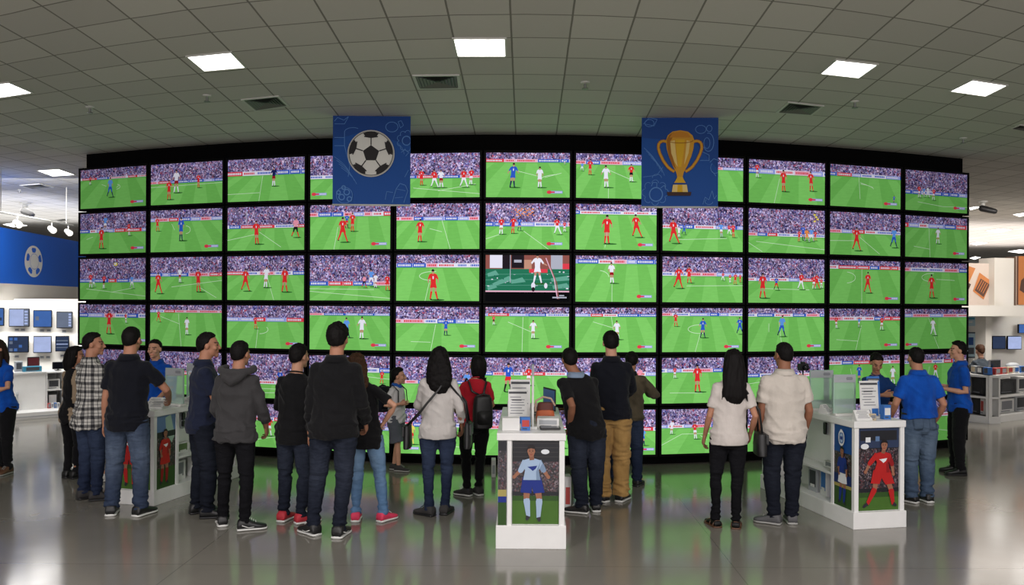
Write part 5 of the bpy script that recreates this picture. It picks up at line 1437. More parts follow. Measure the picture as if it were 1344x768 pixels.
def shoulder_bag(info, side, label, size, z, strap=True, cross=False, yoff=0.0):
    H = info['H']; sg = -1 if side == 'L' else 1
    I = Matrix.Identity(4)
    c = info['spine'](z) + Vector((sg * (.165 * info['bw'] + size[2] / H * .35) * H, yoff, 0))
    root = empty('shoulder_bag', info['base'], info['yaw']); tag(root, label, 'bag')
    mb = MB(); pouch(mb, c, size[2], size[1], size[0], I); b = mb.build('bag_body', M_black, root, True)
    f = MB(); f.rbox((c.x + sg * size[2] * .44, c.y, c.z + size[1] * .22), (size[2] * .22, size[0] * .86, size[1] * .46), .01, 2, 'X'); f.build('flap', M_black, root)
    k = MB(); k.ell((c.x + sg * size[2] * .58, c.y, c.z + size[1] * .05), (.006, .012, .012)); k.build('clasp', m_steel, b, True)
    s = info['S'][side]; o = info['S']['R' if side == 'L' else 'L']
    topc = c + Vector((0, 0, size[1] * .5))
    if cross:
        nb = info['spine'](.83); back = -.085 * H
        p = [topc + Vector((sg * -.005, -size[0] * .3, 0)), info['spine'](.60) + Vector((sg * .115 * H, back + .015, 0)), info['spine'](.68) + Vector((sg * .055 * H, back - .006, 0)), info['spine'](.76) + Vector((-sg * .012 * H, back - .008, 0)), info['spine'](.81) + Vector((-sg * .045 * H, -.066 * H, 0)), info['spine'](.835) + Vector((-sg * .062 * H, -.02 * H, .012 * H)), info['spine'](.80) + Vector((-sg * .05 * H, .06 * H, 0)), info['spine'](.68) + Vector((sg * .06 * H, .085 * H, 0)), topc + Vector((0, size[0] * .3, 0))]
    else:
        p = [topc + Vector((0, -size[0] * .35, 0)), lerp(topc, s, .5) + Vector((sg * .05, -.05, 0)), s + Vector((-sg * .03 * H, -.05 * H, .018 * H)), s + Vector((-sg * .03 * H, 0, .040 * H)), s + Vector((-sg * .03 * H, .05 * H, .01 * H)), lerp(topc, s, .5) + Vector((sg * .05, .05, 0)), topc + Vector((0, size[0] * .35, 0))]
    bag_strap(p, 'strap', M_black, root)
    return root
shoulder_bag(PE['blouse'], 'L', 'black crossbody bag at left hip of the white blouse', (.20, .22, .07), .47, cross=True)
shoulder_bag(PE['blouse'], 'R', 'black tote bag hanging at right hip of the white blouse', (.24, .24, .07), .485)
shoulder_bag(PE['whitetop'], 'R', 'black shoulder bag beside the woman in white top', (.23, .20, .10), .475)
def backpack(info, label, mat, w, h, d, zc):
    H = info['H']
    root = empty('backpack', info['base'], info['yaw']); tag(root, label, 'bag')
    c = info['spine'](zc) + Vector((.03 * H, -.085 * H - d * .55, 0))
    mb = MB(); pouch(mb, c, w, h, d, Matrix.Identity(4)); b = mb.build('bag_body', mat, root, True)
    pk = MB(); pk.rbox((c.x, c.y - d * .52, c.z - h * .16), (w * .7, .03, h * .42), .03, 4, 'Y'); pk.build('front_pocket', mat, root, True)
    t = MB(); t.tube([c + Vector((-w * .32, -d * .1, h * .5)), c + Vector((0, -d * .1, h * .56)), c + Vector((w * .32, -d * .1, h * .5))], .010, 8, (0, 1, 0)); t.build('drawstring', mat, root, True)
    for sg in (-1, 1):
        s = info['S']['L' if sg < 0 else 'R']
        bag_strap([c + Vector((sg * w * .1, d * .3, h * .5)), info['spine'](.76) + Vector((sg * .045 * H, -.083 * H, 0)), info['spine'](.81) + Vector((sg * .062 * H, -.066 * H, .008 * H)), info['spine'](.828) + Vector((sg * .070 * H, -.012 * H, .018 * H)), info['spine'](.79) + Vector((sg * .075 * H, .058 * H, 0)), info['spine'](.68) + Vector((sg * .085 * H, .066 * H, 0)), info['spine'](.60) + Vector((sg * .098 * H, .0, 0)), c + Vector((sg * w * .42, d * .3, -h * .4))], 'shoulder_strap', mat, root, (.011, .004))
backpack(PE['redtee'], 'black soft backpack on the woman in red', M_black, .21, .33, .11, .615)
backpack(PE['boy'], 'dark school backpack worn by the boy in shorts', C_blacknavy, .22, .30, .12, .70)
# ------------------------------------------------------------------ vertical planes to build furniture along
class Plane:
    """vertical plane through ground points A and B: u runs from A to B, 'back' away from the viewer"""
    def __init__(self, A, B):
        self.A = Vector((A.x, A.y, 0)); d = Vector((B.x - A.x, B.y - A.y, 0)); self.w = d.length
        self.ex = d.normalized(); self.ey = Vector((-self.ex.y, self.ex.x, 0)); self.ang = math.atan2(d.y, d.x)
    def hit(self, px, py, back=0.0):
        a, b = ray(px, py); r = Vector((a, 1, b))
        o = self.A + self.ey * back
        t = (o.dot(self.ey)) / (r.dot(self.ey)) if abs(r.dot(self.ey)) > 1e-9 else 0
        p = Vector((0, 0, CAMZ)) + r * t
        return (p - o).dot(self.ex), p.z
    def world(self, u, back, z): return self.A + self.ex * u + self.ey * back + Vector((0, 0, z))
    def root(self, name, u=0, back=0, z=0): return empty(name, self.world(u, back, z), self.ang)
def gp(px, r): # ground point on a pixel column at depth r
    return Vector(((px - PX0) / F * r, r, 0))

# ------------------------------------------------------------------ promotional counters
def pm(n, c): return plain('poster_' + n, c, 0.4, 0, 0.3, 0.05)
p_crowd = crowd_mat('poster_crowd', 95.0, False, POSTER_STOPS)
p_grass = plain('poster_grass', (68, 104, 40), 0.45, 0, .3, .18); p_grass2 = plain('poster_dark_grass', (48, 78, 34), 0.45, 0, .3, .18)
p_stand = pm('stand', (34, 35, 40)); p_stand2 = pm('stand_blue', (46, 58, 86)); p_sky = pm('sky', (92, 120, 158)); p_lamp = pm('floodlight', (216, 220, 224)); p_skin = pm('skin', (150, 102, 80)); p_skind = pm('skin_shade', (134, 90, 70)); p_hair = pm('hair', (30, 24, 24))
p_red = pm('red', (176, 34, 34)); p_redd = pm('dark_red', (138, 26, 30)); p_lb = pm('pale_blue', (158, 180, 206)); p_lbd = pm('pale_blue_shade', (120, 142, 170)); p_royal = pm('royal', (30, 48, 126)); p_white = pm('white', (224, 226, 228)); p_blue = pm('blue', (24, 70, 136)); p_boot = pm('boot', (46, 44, 52)); p_royd = pm('deep_royal', (24, 40, 96)); p_gloom = pm('gloom', (54, 52, 54))
def big_player(a, cx, yt, yf, J, JD, SH, SO, pose):
    """printed footballer; POSE gives joints in figure heights relative to (cx, yt)"""
    h = yf - yt; asp = a.w / a.h
    q = lambda p: (cx + p[0] * h / asp, yt + p[1] * h)
    P = pose
    def limb(pts, w0, w1, m): a.layer += 1; a.limb([q(p) for p in pts], w0 * h, w1 * h, m)
    for s in 'LR':
        hp, kn, an, to = P['hip' + s], P['knee' + s], P['ank' + s], P['toe' + s]
        limb([hp, kn], .10, .074, p_skin); limb([kn, lerp2(kn, an, .15)], .075, .085, SO); limb([lerp2(kn, an, .12), lerp2(kn, an, .5), an], .088, .052, SO); limb([an, to], .055, .04, p_boot)
    a.layer += 1
    for s in 'LR':
        hp, kn = P['hip' + s], P['knee' + s]; sg = -1 if s == 'L' else 1
        m = lerp2(hp, kn, .62); mid = ((P['hipL'][0] + P['hipR'][0]) / 2, (P['hipL'][1] + P['hipR'][1]) / 2)
        a.poly([q((mid[0], mid[1] - .07)), q((hp[0] + sg * .06, hp[1] - .07)), q((m[0] + sg * .085, m[1])), q((m[0] - sg * .06, m[1] + .012)), q((mid[0], mid[1] + .05))], SH, False)
    for s in 'LR':
        sh, el, ha = P['sho' + s], P['elb' + s], P['hand' + s]
        limb([el, ha], .055, .04, p_skin); limb([ha, lerp2(el, ha, 1.15)], .045, .05, p_skin); limb([sh, el], .084, .07, J if s == 'L' else JD)
    a.layer += 1
    sl, sr, hl, hr = P['shoL'], P['shoR'], P['hipL'], P['hipR']
    nk = ((sl[0] + sr[0]) / 2, (sl[1] + sr[1]) / 2 - .035)
    a.poly([q((nk[0] - .035, nk[1])), q((nk[0] + .035, nk[1])), q((sr[0] + .03, sr[1] - .012)), q((sr[0] + .05, sr[1] + .03)), q((sr[0] + .005, sr[1] + .12)), q((hr[0] + .055, hr[1] - .03)), q((hl[0] - .055, hl[1] - .03)), q((sl[0] - .005, sl[1] + .12)), q((sl[0] - .05, sl[1] + .03)), q((sl[0] - .03, sl[1] - .012))], J, False)
    a.layer += 1
    a.poly([q((sr[0] + .03, sr[1])), q((sr[0] + .005, sr[1] + .12)), q((hr[0] + .055, hr[1] - .03)), q((hr[0] + .0, hr[1] - .03)), q((sr[0] - .03, sr[1] + .14))], JD, False)
    a.layer += 1
    c = ((sl[0] + sr[0]) / 2, sl[1] + .09); a.poly([q((c[0] - .06, c[1] - .015)), q((c[0] + .07, c[1] - .03)), q((c[0] + .05, c[1] + .01)), q((c[0] + .01, c[1] + .04)), q((c[0] - .02, c[1] + .012))], p_white if J is p_red else p_royal, False)
    hd = P['head']
    limb([(nk[0], nk[1] + .02), (hd[0], hd[1] + .03)], .062, .06, p_skind)
    a.layer += 1
    a.poly([q((hd[0] + .052 * math.cos(t) * (1 if math.sin(t) < 0.3 else .86), hd[1] + .072 * math.sin(t))) for t in [2 * PI * k / 18 for k in range(18)]], p_skin, False)
    a.layer += 1
    a.poly([q(p) for p in [(hd[0] - .054, hd[1] - .005), (hd[0] - .056, hd[1] - .045), (hd[0] - .03, hd[1] - .083), (hd[0] + .025, hd[1] - .086), (hd[0] + .055, hd[1] - .05), (hd[0] + .054, hd[1] - .005), (hd[0] + .043, hd[1] - .035), (hd[0], hd[1] - .046), (hd[0] - .043, hd[1] - .035)]], p_hair, False)
    for sg in (-1, 1):
        e = q((hd[0] + sg * .021, hd[1] - .006)); a.disc(e[0], e[1], .009 * h / asp, .005 * h, p_hair, 8, up=False); a.line([q((hd[0] + sg * .010, hd[1] - .022)), q((hd[0] + sg * .034, hd[1] - .021))], .006 * h, p_hair, False)
    a.line([q((hd[0] - .018, hd[1] + .038)), q((hd[0] + .018, hd[1] + .038))], .007 * h, p_redd, False); a.line([q((hd[0] + .004, hd[1] - .004)), q((hd[0] + .006, hd[1] + .018)), q((hd[0] - .006, hd[1] + .02))], .006 * h, p_skind, False)
def lerp2(a, b, t): return (a[0] + (b[0] - a[0]) * t, a[1] + (b[1] - a[1]) * t)
POSE_STAND = dict(head=(-.01, .075), shoL=(-.085, .20), shoR=(.085, .20), elbL=(-.15, .325), elbR=(.155, .32), handL=(-.225, .40), handR=(.21, .40), hipL=(-.06, .48), hipR=(.06, .48), kneeL=(-.07, .70), kneeR=(.10, .70), ankL=(-.045, .93), ankR=(.09, .945), toeL=(-.06, .97), toeR=(.10, .985))
POSE_CROUCH = dict(head=(.08, .075), shoL=(-.03, .20), shoR=(.145, .205), elbL=(-.15, .33), elbR=(.21, .35), handL=(-.21, .44), handR=(.23, .48), hipL=(-.03, .50), hipR=(.12, .50), kneeL=(-.06, .70), kneeR=(.20, .72), ankL=(-.18, .92), ankR=(.235, .93), toeL=(-.24, .96), toeR=(.275, .955))
POSE_SIDE = dict(head=(.0, .075), shoL=(-.07, .20), shoR=(.08, .20), elbL=(-.13, .33), elbR=(.12, .34), handL=(-.10, .46), handR=(.13, .46), hipL=(-.04, .48), hipR=(.05, .48), kneeL=(-.06, .71), kneeR=(.06, .71), ankL=(-.09, .94), ankR=(.05, .95), toeL=(-.12, .97), toeR=(.08, .975))
def stadium(a, seed, hor=.72, sky=False, blue=False):
    rng = random.Random(seed)
    a.rect(0, 0, 1, 1, p_grass); a.rect(0, hor, 1, hor + .06, p_grass2)
    a.rect(0, .0, 1, hor, p_crowd); a.rect(0, 0, 1, .25, p_stand)
    for k in range(4): a.rect(0, .02 + .055 * k, 1, .032 + .055 * k, p_gloom)
    a.rect(0, hor - .05, 1, hor - .005, p_stand if not blue else p_royd)
    if sky: a.poly([(0, 0), (1, 0), (1, .1), (0, .22)], p_sky)
    a.disc(rng.uniform(.68, .85), .13, .09, .03, p_lamp, 12)
def poster_center(w, h):
    a = Art(w, h, 0, .0005); stadium(a, 1, .66)
    big_player(a, .42, .06, .965, p_lb, p_lbd, p_royal, p_lb, POSE_STAND); return a
def poster_strip_center(w, h):
    a = Art(w, h, 0, .0005); a.rect(0, 0, 1, 1, p_grass2); a.rect(0, 0, 1, .6, p_crowd); a.rect(0, 0, 1, .12, p_stand); a.rect(0, .66, 1, .73, p_royal); a.rect(0, .58, 1, .66, pm('sand', (160, 148, 86))); return a
def poster_right(w, h):
    a = Art(w, h, 0, .0005); stadium(a, 2, .78); a.rect(0, 0, 1, .24, p_stand2); a.rect(.05, .03, .95, .15, p_stand); a.rect(.18, .11, .3, .17, p_lamp); a.rect(.42, .1, .52, .16, p_sky); a.disc(.16, .22, .1, .035, p_lamp, 12)
    big_player(a, .5, .15, .98, p_red, p_redd, p_red, p_red, POSE_CROUCH); return a
def poster_right_side(w, h):
    a = Art(w, h, 0, .0005); a.rect(0, 0, 1, 1, p_grass2); a.rect(0, 0, 1, .4, p_blue); a.rect(0, .3, 1, .62, p_crowd); a.rect(0, .27, 1, .33, p_blue); a.rect(0, .6, 1, .72, p_royd); a.rect(0, .72, 1, .76, pm('sand', (160, 148, 86)))
    big_player(a, .5, .26, .97, p_royal, p_royd, p_white, p_royal, POSE_SIDE)
    asp = w / h
    for (rr, m) in ((.17, p_white), (.13, p_blue), (.10, p_lb)): a.disc(.47, .15, rr, rr * asp * 1.5, m, 16)
    a.rect(.40, .13, .54, .17, p_royal); a.disc(.47, .065, .07, .022, p_white, 10); a.rect(.36, .215, .58, .225, p_white); return a
def poster_left(w, h):
    a = Art(w, h, 0, .0005); stadium(a, 3, .66); big_player(a, .38, .14, .97, p_red, p_redd, p_red, p_red, POSE_STAND); return a
def poster_left_side(w, h):
    a = Art(w, h, 0, .0005); a.rect(0, 0, 1, 1, p_grass2); a.rect(0, 0, 1, .72, p_crowd); a.rect(0, 0, 1, .22, p_sky); a.poly([(.45, .03), (.75, 0), (.95, .3), (.8, .4), (.5, .25)], pm('mist', (150, 176, 160))); a.rect(0, .22, 1, .30, p_stand)
    big_player(a, .42, .19, .95, p_red, p_redd, p_red, p_redd, POSE_SIDE); return a
def counter(label, px_front, ang, w, d, h, plinth, front, side=None, side_of=None, side_w=.30, niche=False, strip=None):
    """white promotional counter; PX_FRONT is the pixel of its front left ground corner"""
    A = G(*px_front)
    root = empty('promotion_counter', A, ang); tag(root, label, 'counter', 'white promotional counters')
    o = MB(); o.box((w / 2, d / 2, plinth / 2), (w + .03, d + .03, plinth)); bevel(o.build('plinth', m_white, root))
    o = MB(); o.box((w / 2, d / 2, h - .03), (w + .02, d + .02, .06)); bevel(o.build('countertop', m_white, root))
    ps = .042; zz = (plinth + h - .06) / 2; zh = h - .06 - plinth
    for (x, y) in ((ps / 2, ps / 2), (w - ps / 2, ps / 2), (ps / 2, d - ps / 2), (w - ps / 2, d - ps / 2)):
        o = MB(); o.box((x, y, zz), (ps, ps, zh)); o.build('post', m_white, root)
    # inner board on which the prints are fixed
    o = MB(); o.box((w / 2, .035, zz), (w - 2 * ps, .02, zh)); o.build('front_board', m_white, root)
    x0, x1 = ps, w - ps
    if strip:
        sw = .072; o = MB(); o.box((sw + ps / 2, ps / 2, zz), (ps * .8, ps, zh)); o.build('post', m_white, root)
        a = strip(sw - .002, zh - .004); s = a.obj('poster', root); s.location = (sw / 2, -.004, zz); s['label'] = 'narrow stadium poster strip'
        o = MB(); o.box((sw / 2, .008, zz), (sw, .02, zh)); o.build('strip_board', m_white, root)
        x0 = sw + ps
    a = front(x1 - x0 - .006, zh - .012); s = a.obj('poster', root); s.location = ((x0 + x1) / 2, .020, zz); s['label'] = 'printed poster of a footballer'
    sides = ((0, 1), (w, -1))
    for (x, sg) in sides:
        lit = (side_of == 'L' and sg == 1) or (side_of == 'R' and sg == -1)
        if lit and side:
            o = MB(); o.box((x + sg * .02, ps + side_w / 2, zz), (.02, side_w, zh)); o.build('side_board', m_white, root)
            a = side(side_w - .01, zh - .01); s = a.obj('poster', root)
            s.location = (x + sg * .008, ps + side_w / 2, zz); s.rotation_euler = (0, 0, -PI / 2 if sg == 1 else PI / 2); s['label'] = 'narrow poster on the side'
            o = MB(); o.box((x + sg * ps / 2, ps + side_w + .02, zz), (ps, .04, zh)); o.build('post', m_white, root)
            y0 = ps + side_w + .04; y1 = d - ps
            o = MB(); o.box((x + sg * .22, (y0 + y1) / 2, zz), (.02, y1 - y0, zh)); o.build('niche_back', m_white, root)
            o = MB(); o.box((x + sg * .115, (y0 + y1) / 2, plinth + zh * .36), (.21, y1 - y0, .018)); o.build('shelf', m_white, root)
        else:
            o = MB(); o.box((x + sg * .02, d / 2, zz), (.02, d - 2 * ps, zh)); o.build('side_board', m_white, root)
    o = MB(); o.box((w / 2, d - .03, zz), (w - 2 * ps, .02, zh)); o.build('rear_board', m_white, root)
    return root, A, ang, h
def counter_pt(C, x, y, z=None): # local point on the counter in world space
    root, A, ang, h = C
    return Matrix.Translation(A) @ Matrix.Rotation(ang, 4, 'Z') @ Vector((x, y, h if z is None else z))
def counter_px(C, px, py, z=None):
    """local x, y where a pixel's ray meets the counter top"""
    root, A, ang, h = C
    p = on_plane(px, py, h if z is None else z)
    q = Matrix.Rotation(-ang, 4, 'Z') @ (p - A)
    return q.x, q.y
CC = counter('white counter in the centre with poster of a player in pale blue', (653, 720), 0.0, .545, 1.75, .945, .19, poster_center, strip=poster_strip_center)
CRt = counter('white counter at right with poster of a player in red', (1121, 695), .20, .50, 1.75, .965, .15, poster_right, poster_right_side, 'L', .30)
ALt = math.atan2(8.28 - 8.40, .41)
CL_A = Vector((-3.64, 8.36, 0))
_d = Vector((math.cos(-.24), math.sin(-.24), 0))
def counter_at(label, A, *args, **k):
    global G
    g0 = G
    G = lambda *_: A
    try: return counter(label, (0, 0), *args, **k)
    finally: G = g0
CLt = counter_at('white counter at left behind the man in faded jeans, red player posters', CL_A - _d * .50, -.24, .50, 1.45, .93, .14, poster_left, poster_left_side, 'R', .30)

# ---- things on the counters
m_acry, nt, out = new_mat('frosted_acrylic')
p = principled(nt, out, lin((186, 200, 196)), .25, 0, .5); p.inputs['Alpha'].default_value = .46; p.inputs['Transmission Weight'].default_value = 0.0
L(nt, mixc(nt, noise_n(nt, objco(nt), 3.0).outputs[0], lin((164, 192, 180)), lin((192, 210, 202))), p.inputs['Base Color'])
m_paper = plain('printed_paper', (214, 214, 212), .6); m_ink = plain('grey_ink', (126, 128, 134), .6); m_inkd = plain('dark_ink', (58, 60, 66), .6); m_card = plain('grey_card', (160, 164, 168), .6); m_blueprint = plain('blue_print', (44, 104, 178), .5); m_redprint = plain('red_print', (178, 60, 54), .5); m_cyan = plain('cyan_plastic', (48, 130, 160), .4); m_orange = plain('orange_leather', (186, 92, 48), .55); m_maroon = plain('maroon_leather', (96, 44, 36), .6); m_screen = plain('dark_screen_glass', (16, 18, 24), .12); m_green = plain('green_frame', (150, 176, 164), .4)
def on_counter(C, name, label, cat, x, y, rz=0.0, group=None):
    root = empty(name, counter_pt(C, x, y, C[3] + .0005), C[2] + rz); return tag(root, label, cat, group)
def acrylic_panel(C, x, y, w, h, rz, label, group=None):
    r = on_counter(C, 'acrylic_panel', label, 'display panel', x, y, rz, group)
    o = MB(); o.rbox((0, 0, .012), (w * 1.04, .09, .022), .01, 2); o.build('foot', m_whitem, r)
    o = MB(); o.box((0, 0, .022 + h / 2), (w, .008, h)); o.build('sheet', m_acry, r)
    o = MB(); o.box((0, -.006, .022 + h - .035), (w, .004, .07)); o.build('header_strip', m_card, r)
    o = MB(); o.mat(m_green)
    for sx in (-1, 1): o.box((sx * (w / 2), 0, .022 + h / 2), (.010, .014, h))
    o.box((0, 0, .022 + h), (w + .01, .014, .010)); o.build('edge_trim', None, r)
    o = MB(); o.mat(m_ink)
    o.rbox((w * .22, -.009, .022 + h - .033), (w * .3, .002, .028), .012, 4, 'Y'); o.build('emblem', None, r)
    return r
def paper_lines(mb, w, h, z0, tilt_M, rows, rng, y=-.004):
    mb.mat(m_ink)
    for k in range(rows):
        ww = w * rng.uniform(.45, .8); z = z0 + h * (1 - (k + 1) / (rows + 1))
        mb.box((-(w * .8 - ww) / 2 * rng.choice([0, 1]), y, z), (ww, .001, h / (rows + 1) * .3), M=tilt_M)
def price_board(C, x, y, w, h, rz, label, header=True, photo=True, mat=None, group=None):
    r = on_counter(C, 'price_board', label, 'sign', x, y, rz, group); rng = random.Random(int(x * 1000 + y * 77))
    M = Matrix.Rotation(-.10, 4, 'X')
    o = MB(); o.box((0, 0, .008), (w, .10, .014)); o.build('foot', m_whitem, r)
    o = MB(); o.box((0, 0, .012 + h / 2), (w, .006, h), M=M); o.build('board', mat or m_paper, r)
    o = MB()
    if header: o.mat(m_inkd); o.box((0, -.005, h * .95), (w * .94, .001, h * .06), M=M)
    if mat is None:
        paper_lines(o, w, h * .62, h * .28, M, 7, rng, -.0046)
        o.mat(m_inkd); o.box((-w * .05, -.0048, h * .74), (w * .5, .001, h * .035), M=M)
        if photo: o.mat(m_blueprint); o.box((w * .28, -.0048, h * .16), (w * .34, .001, h * .2), M=M); o.mat(m_ink); o.box((-w * .2, -.0048, h * .16), (w * .45, .001, h * .14), M=M)
    else:
        o.mat(m_card)
        for k in range(3): q = MB().mat(m_card); q.box((0, -.005, h * (.25 + .25 * k)), (w * .5, .001, h * .07), M=M); q.build('caption', None, r)
        o.mat(m_paper); o.box((0, -.005, h * .92), (w * .8, .001, h * .05), M=M); q = MB().mat(m_redprint); q.box((w * .08, -.0056, h * .52), (w * .3, .001, h * .05), M=M); q.build('caption', None, r)
    o.build('lettering', None, r)
    return r
def wedge(C, x, y, w, d, h, rz, label, group=None):
    r = on_counter(C, 'price_wedge', label, 'sign', x, y, rz, group); rng = random.Random(int(x * 999))
    o = MB(); o.add([(-w / 2, -d / 2, 0), (w / 2, -d / 2, 0), (w / 2, d / 2, 0), (-w / 2, d / 2, 0), (-w / 2, -d / 2, .008), (w / 2, -d / 2, .008), (w / 2, d * .2, h), (-w / 2, d * .2, h), (-w / 2, d * .28, h), (w / 2, d * .28, h)],
                    [(3, 2, 1, 0), (0, 1, 5, 4), (4, 5, 6, 7), (7, 6, 9, 8), (8, 9, 2, 3), (1, 2, 9, 6, 5), (0, 4, 7, 8, 3)]); o.build('holder', m_paper, r)
    sl = math.atan2(h - .008, d * .7); M = Matrix.Translation((0, -d / 2, .0095)) @ Matrix.Rotation(sl, 4, 'X'); ll = math.hypot(h, d * .7)
    o = MB().mat(m_ink)
    for k in range(5): o.box((-.02 * w * (k % 2), ll * (.2 + .15 * k), 0), (w * (.75 - .12 * (k % 3)), ll * .05, .001), M=M)
    o.build('print', None, r)
    return r
def box_thing(C, name, label, cat, x, y, sx, sy, sz, rz, mat, print_mat=None, group=None):
    r = on_counter(C, name, label, cat, x, y, rz, group)
    o = MB(); o.box((0, 0, sz / 2), (sx, sy, sz)); bevel(o.build('carton', mat, r), .002)
    if print_mat:
        o = MB(); o.mat(print_mat); o.box((0, -sy / 2 - .0005, sz * .55), (sx * .8, .001, sz * .5)); o.mat(m_inkd); o.box((-sx * .1, -sy / 2 - .0008, sz * .15), (sx * .5, .001, sz * .08)); o.build('print', None, r)
    return r
# centre counter
price_board(CC, .155, .42, .165, .30, .0, 'white price sheet with dark header on the centre counter')
price_board(CC, .175, .72, .18, .36, 0, 'taller price sheet standing behind the front one, centre counter', photo=False)
r = on_counter(CC, 'acrylic_panel', 'thin upright white panel seen edge on, middle of centre counter', 'display panel', .285, .38, PI / 2)
o = MB(); o.box((0, 0, .012), (.36, .07, .022)); o.build('foot', m_whitem, r)
o = MB(); o.box((0, 0, .235), (.34, .018, .43)); bevel(o.build('sheet', m_whitem, r))
o = MB(); o.mat(m_card); o.add([(-.17, -.010, .45), (.17, -.010, .45), (.10, -.010, .53), (-.05, -.010, .53), (-.17, .010, .45), (.17, .010, .45), (.10, .010, .53), (-.05, .010, .53)], [(0, 1, 2, 3), (7, 6, 5, 4), (0, 3, 7, 4), (1, 5, 6, 2), (3, 2, 6, 7)]); o.build('crest', None, r)
box_thing(CC, 'product_box', 'white carton at the front left of the centre counter', 'box', .10, .17, .145, .10, .105, .05, m_paper, None)
box_thing(CC, 'leaflet_holder', 'holder of colourful cards beside the white carton', 'leaflet holder', .225, .16, .075, .06, .11, 0, m_blueprint, m_redprint)
box_thing(CC, 'product_box', 'flat white carton stack at right rear of centre counter', 'box', .42, .42, .19, .16, .075, -.05, m_paper, m_card)
r = on_counter(CC, 'tablet', 'dark tablet lying at the right edge of the centre counter', 'tablet', .43, .22, .06)
o = MB(); o.rbox((0, 0, .012), (.17, .12, .014), .01, 3); o.build('case', m_dark, r); o = MB(); o.box((0, 0, .0196), (.155, .105, .001)); o.build('screen', m_screen, r)
r = on_counter(CC, 'purse', 'orange and maroon purse standing on the centre counter', 'bag', .40, .66, .1)
o = MB(); pouch(o, (0, 0, .055), .17, .11, .07, Matrix.Identity(4)); o.build('bag_body', m_orange, r, True)
o = MB(); pouch(o, (0, .012, .125), .15, .10, .08, Matrix.Identity(4)); o.build('flap', m_maroon, r, True)
o = MB(); o.tube([(-.09, 0, .10), (-.085, 0, .19), (-.02, 0, .225), (.05, 0, .21), (.085, 0, .15)], .010, 8, (0, 1, 0)); o.build('handle', SKL if False else plain('beige_leather', (188, 160, 140), .6), r, True)
r = on_counter(CC, 'laptop', 'open laptop seen edge on at the rear of centre counter', 'laptop', .34, 1.3, -1.2)
o = MB(); o.rbox((0, 0, .012), (.30, .21, .018), .01, 3); o.build('keyboard_base', m_steel, r)
o = MB(); o.box((0, .105 + .02, .13), (.30, .008, .21), M=Matrix.Identity(4)); o.build('lid', m_dark, r); o = MB(); o.box((0, .1195, .13), (.28, .001, .185)); o.build('screen', plain('blue_lcd', (70, 110, 170), .3), r)
for i, (x, y) in enumerate(((.40, .9), (.33, 1.05), (.12, 1.05))): box_thing(CC, 'product_box', ('small silver carton behind the orange purse', 'small white carton at the rear of centre counter', 'white carton at left rear of centre counter')[i], 'box', x, y, .12, .09, .10 + .02 * i, .1 * i, m_card if i == 0 else m_paper, m_ink)
# right counter
def cp(px, py, m=.06):
    x, y = counter_px(CRt, px, py); return min(max(x, .09), .5 - m), max(y, m + .01)
acrylic_panel(CRt, *(.145, .40), .22, .36, -.02, 'front frosted green panel on the right counter')
acrylic_panel(CRt, *(.145, .80), .24, .37, -.02, 'second frosted green panel behind the front one, right counter')
price_board(CRt, *(.285, .20), .185, .33, -.02, 'white price board with photo strip on right counter')
price_board(CRt, *cp(1157, 546, .09), .13, .36, -.02, 'tall blue promotional board beside the white price board', mat=m_blueprint)
wedge(CRt, *(.12, .07), .15, .09, .09, -.1, 'sloping white price card at the front of right counter')
wedge(CRt, *(.05, .56), .08, .12, .085, .35, 'sloping white price card before the first frosted panel')
wedge(CRt, *(.06, .95), .10, .12, .12, .5, 'sloping white price card farthest along the right counter')
box_thing(CRt, 'product_box', 'small blue and white carton at right end of right counter', 'box', *cp(1171, 552, .10), .07, .06, .13, .0, m_blueprint, m_paper)
box_thing(CRt, 'product_box', 'little beige carton in front of blue one, right counter', 'box', *cp(1168, 557, .04), .06, .03, .06, .0, plain('beige_card', (196, 180, 150), .6), m_ink)
r = on_counter(CRt, 'camera', 'black camera on a thin stand behind the frosted panels', 'camera', .34, 1.5, .2)
o = MB(); o.lathe((0, 0, 0), [(.05, 0), (.05, .01), (.008, .015), (.008, .34)]); o.build('stand', m_dark, r, True)
o = MB(); o.rbox((0, 0, .375), (.11, .05, .075), .012, 3, 'Y'); o.rbox((.0, 0, .42), (.04, .04, .02), .006, 2, 'Y'); o.build('body', m_dark, r); o = MB(); o.tube([(0, -.025, .37), (0, -.07, .37)], .028, 14, (0, 0, 1), False); o.build('lens', m_screen, r, True)
def niche_goods(C, side, w, items):
    for (name, label, y, z, sx, sy, sz, mat, pr, tilt) in items:
        back = .13
        x = back if side == 'L' else w - back
        root = empty(name, counter_pt(C, x, y, z), C[2] + (-PI / 2 if side == 'L' else PI / 2) + tilt); tag(root, label, 'box' if 'box' in name else ('headset' if name == 'headset' else 'device'))
        o = MB(); o.rbox((0, 0, sz / 2), (sx, sy, sz), .006, 2); o.build('carton' if 'box' in name else 'body', mat, root)
        if pr:
            o = MB(); o.mat(pr); o.box((0, -sy / 2 - .0006, sz * .55), (sx * .7, .001, sz * .7)); o.mat(m_paper); o.box((0, -sy / 2 - .001, sz * .25), (sx * .5, .001, sz * .12)); o.build('print', None, root)
b1, b2 = .15, .15 + .755 * .36 + .012
niche_goods(CRt, 'L', .5, [('product_box', 'dark blue carton on the lower shelf beside the blue poster', .47, b1 + .001, .16, .06, .22, m_blueprint, m_inkd, .1), ('product_box', 'white and blue carton on lower shelf, second from poster', .68, b1 + .001, .14, .06, .25, m_paper, m_blueprint, -.1), ('product_box', 'grey pyramid shaped carton, third on the lower shelf', .88, b1 + .001, .15, .06, .23, m_card, m_inkd, .05)])
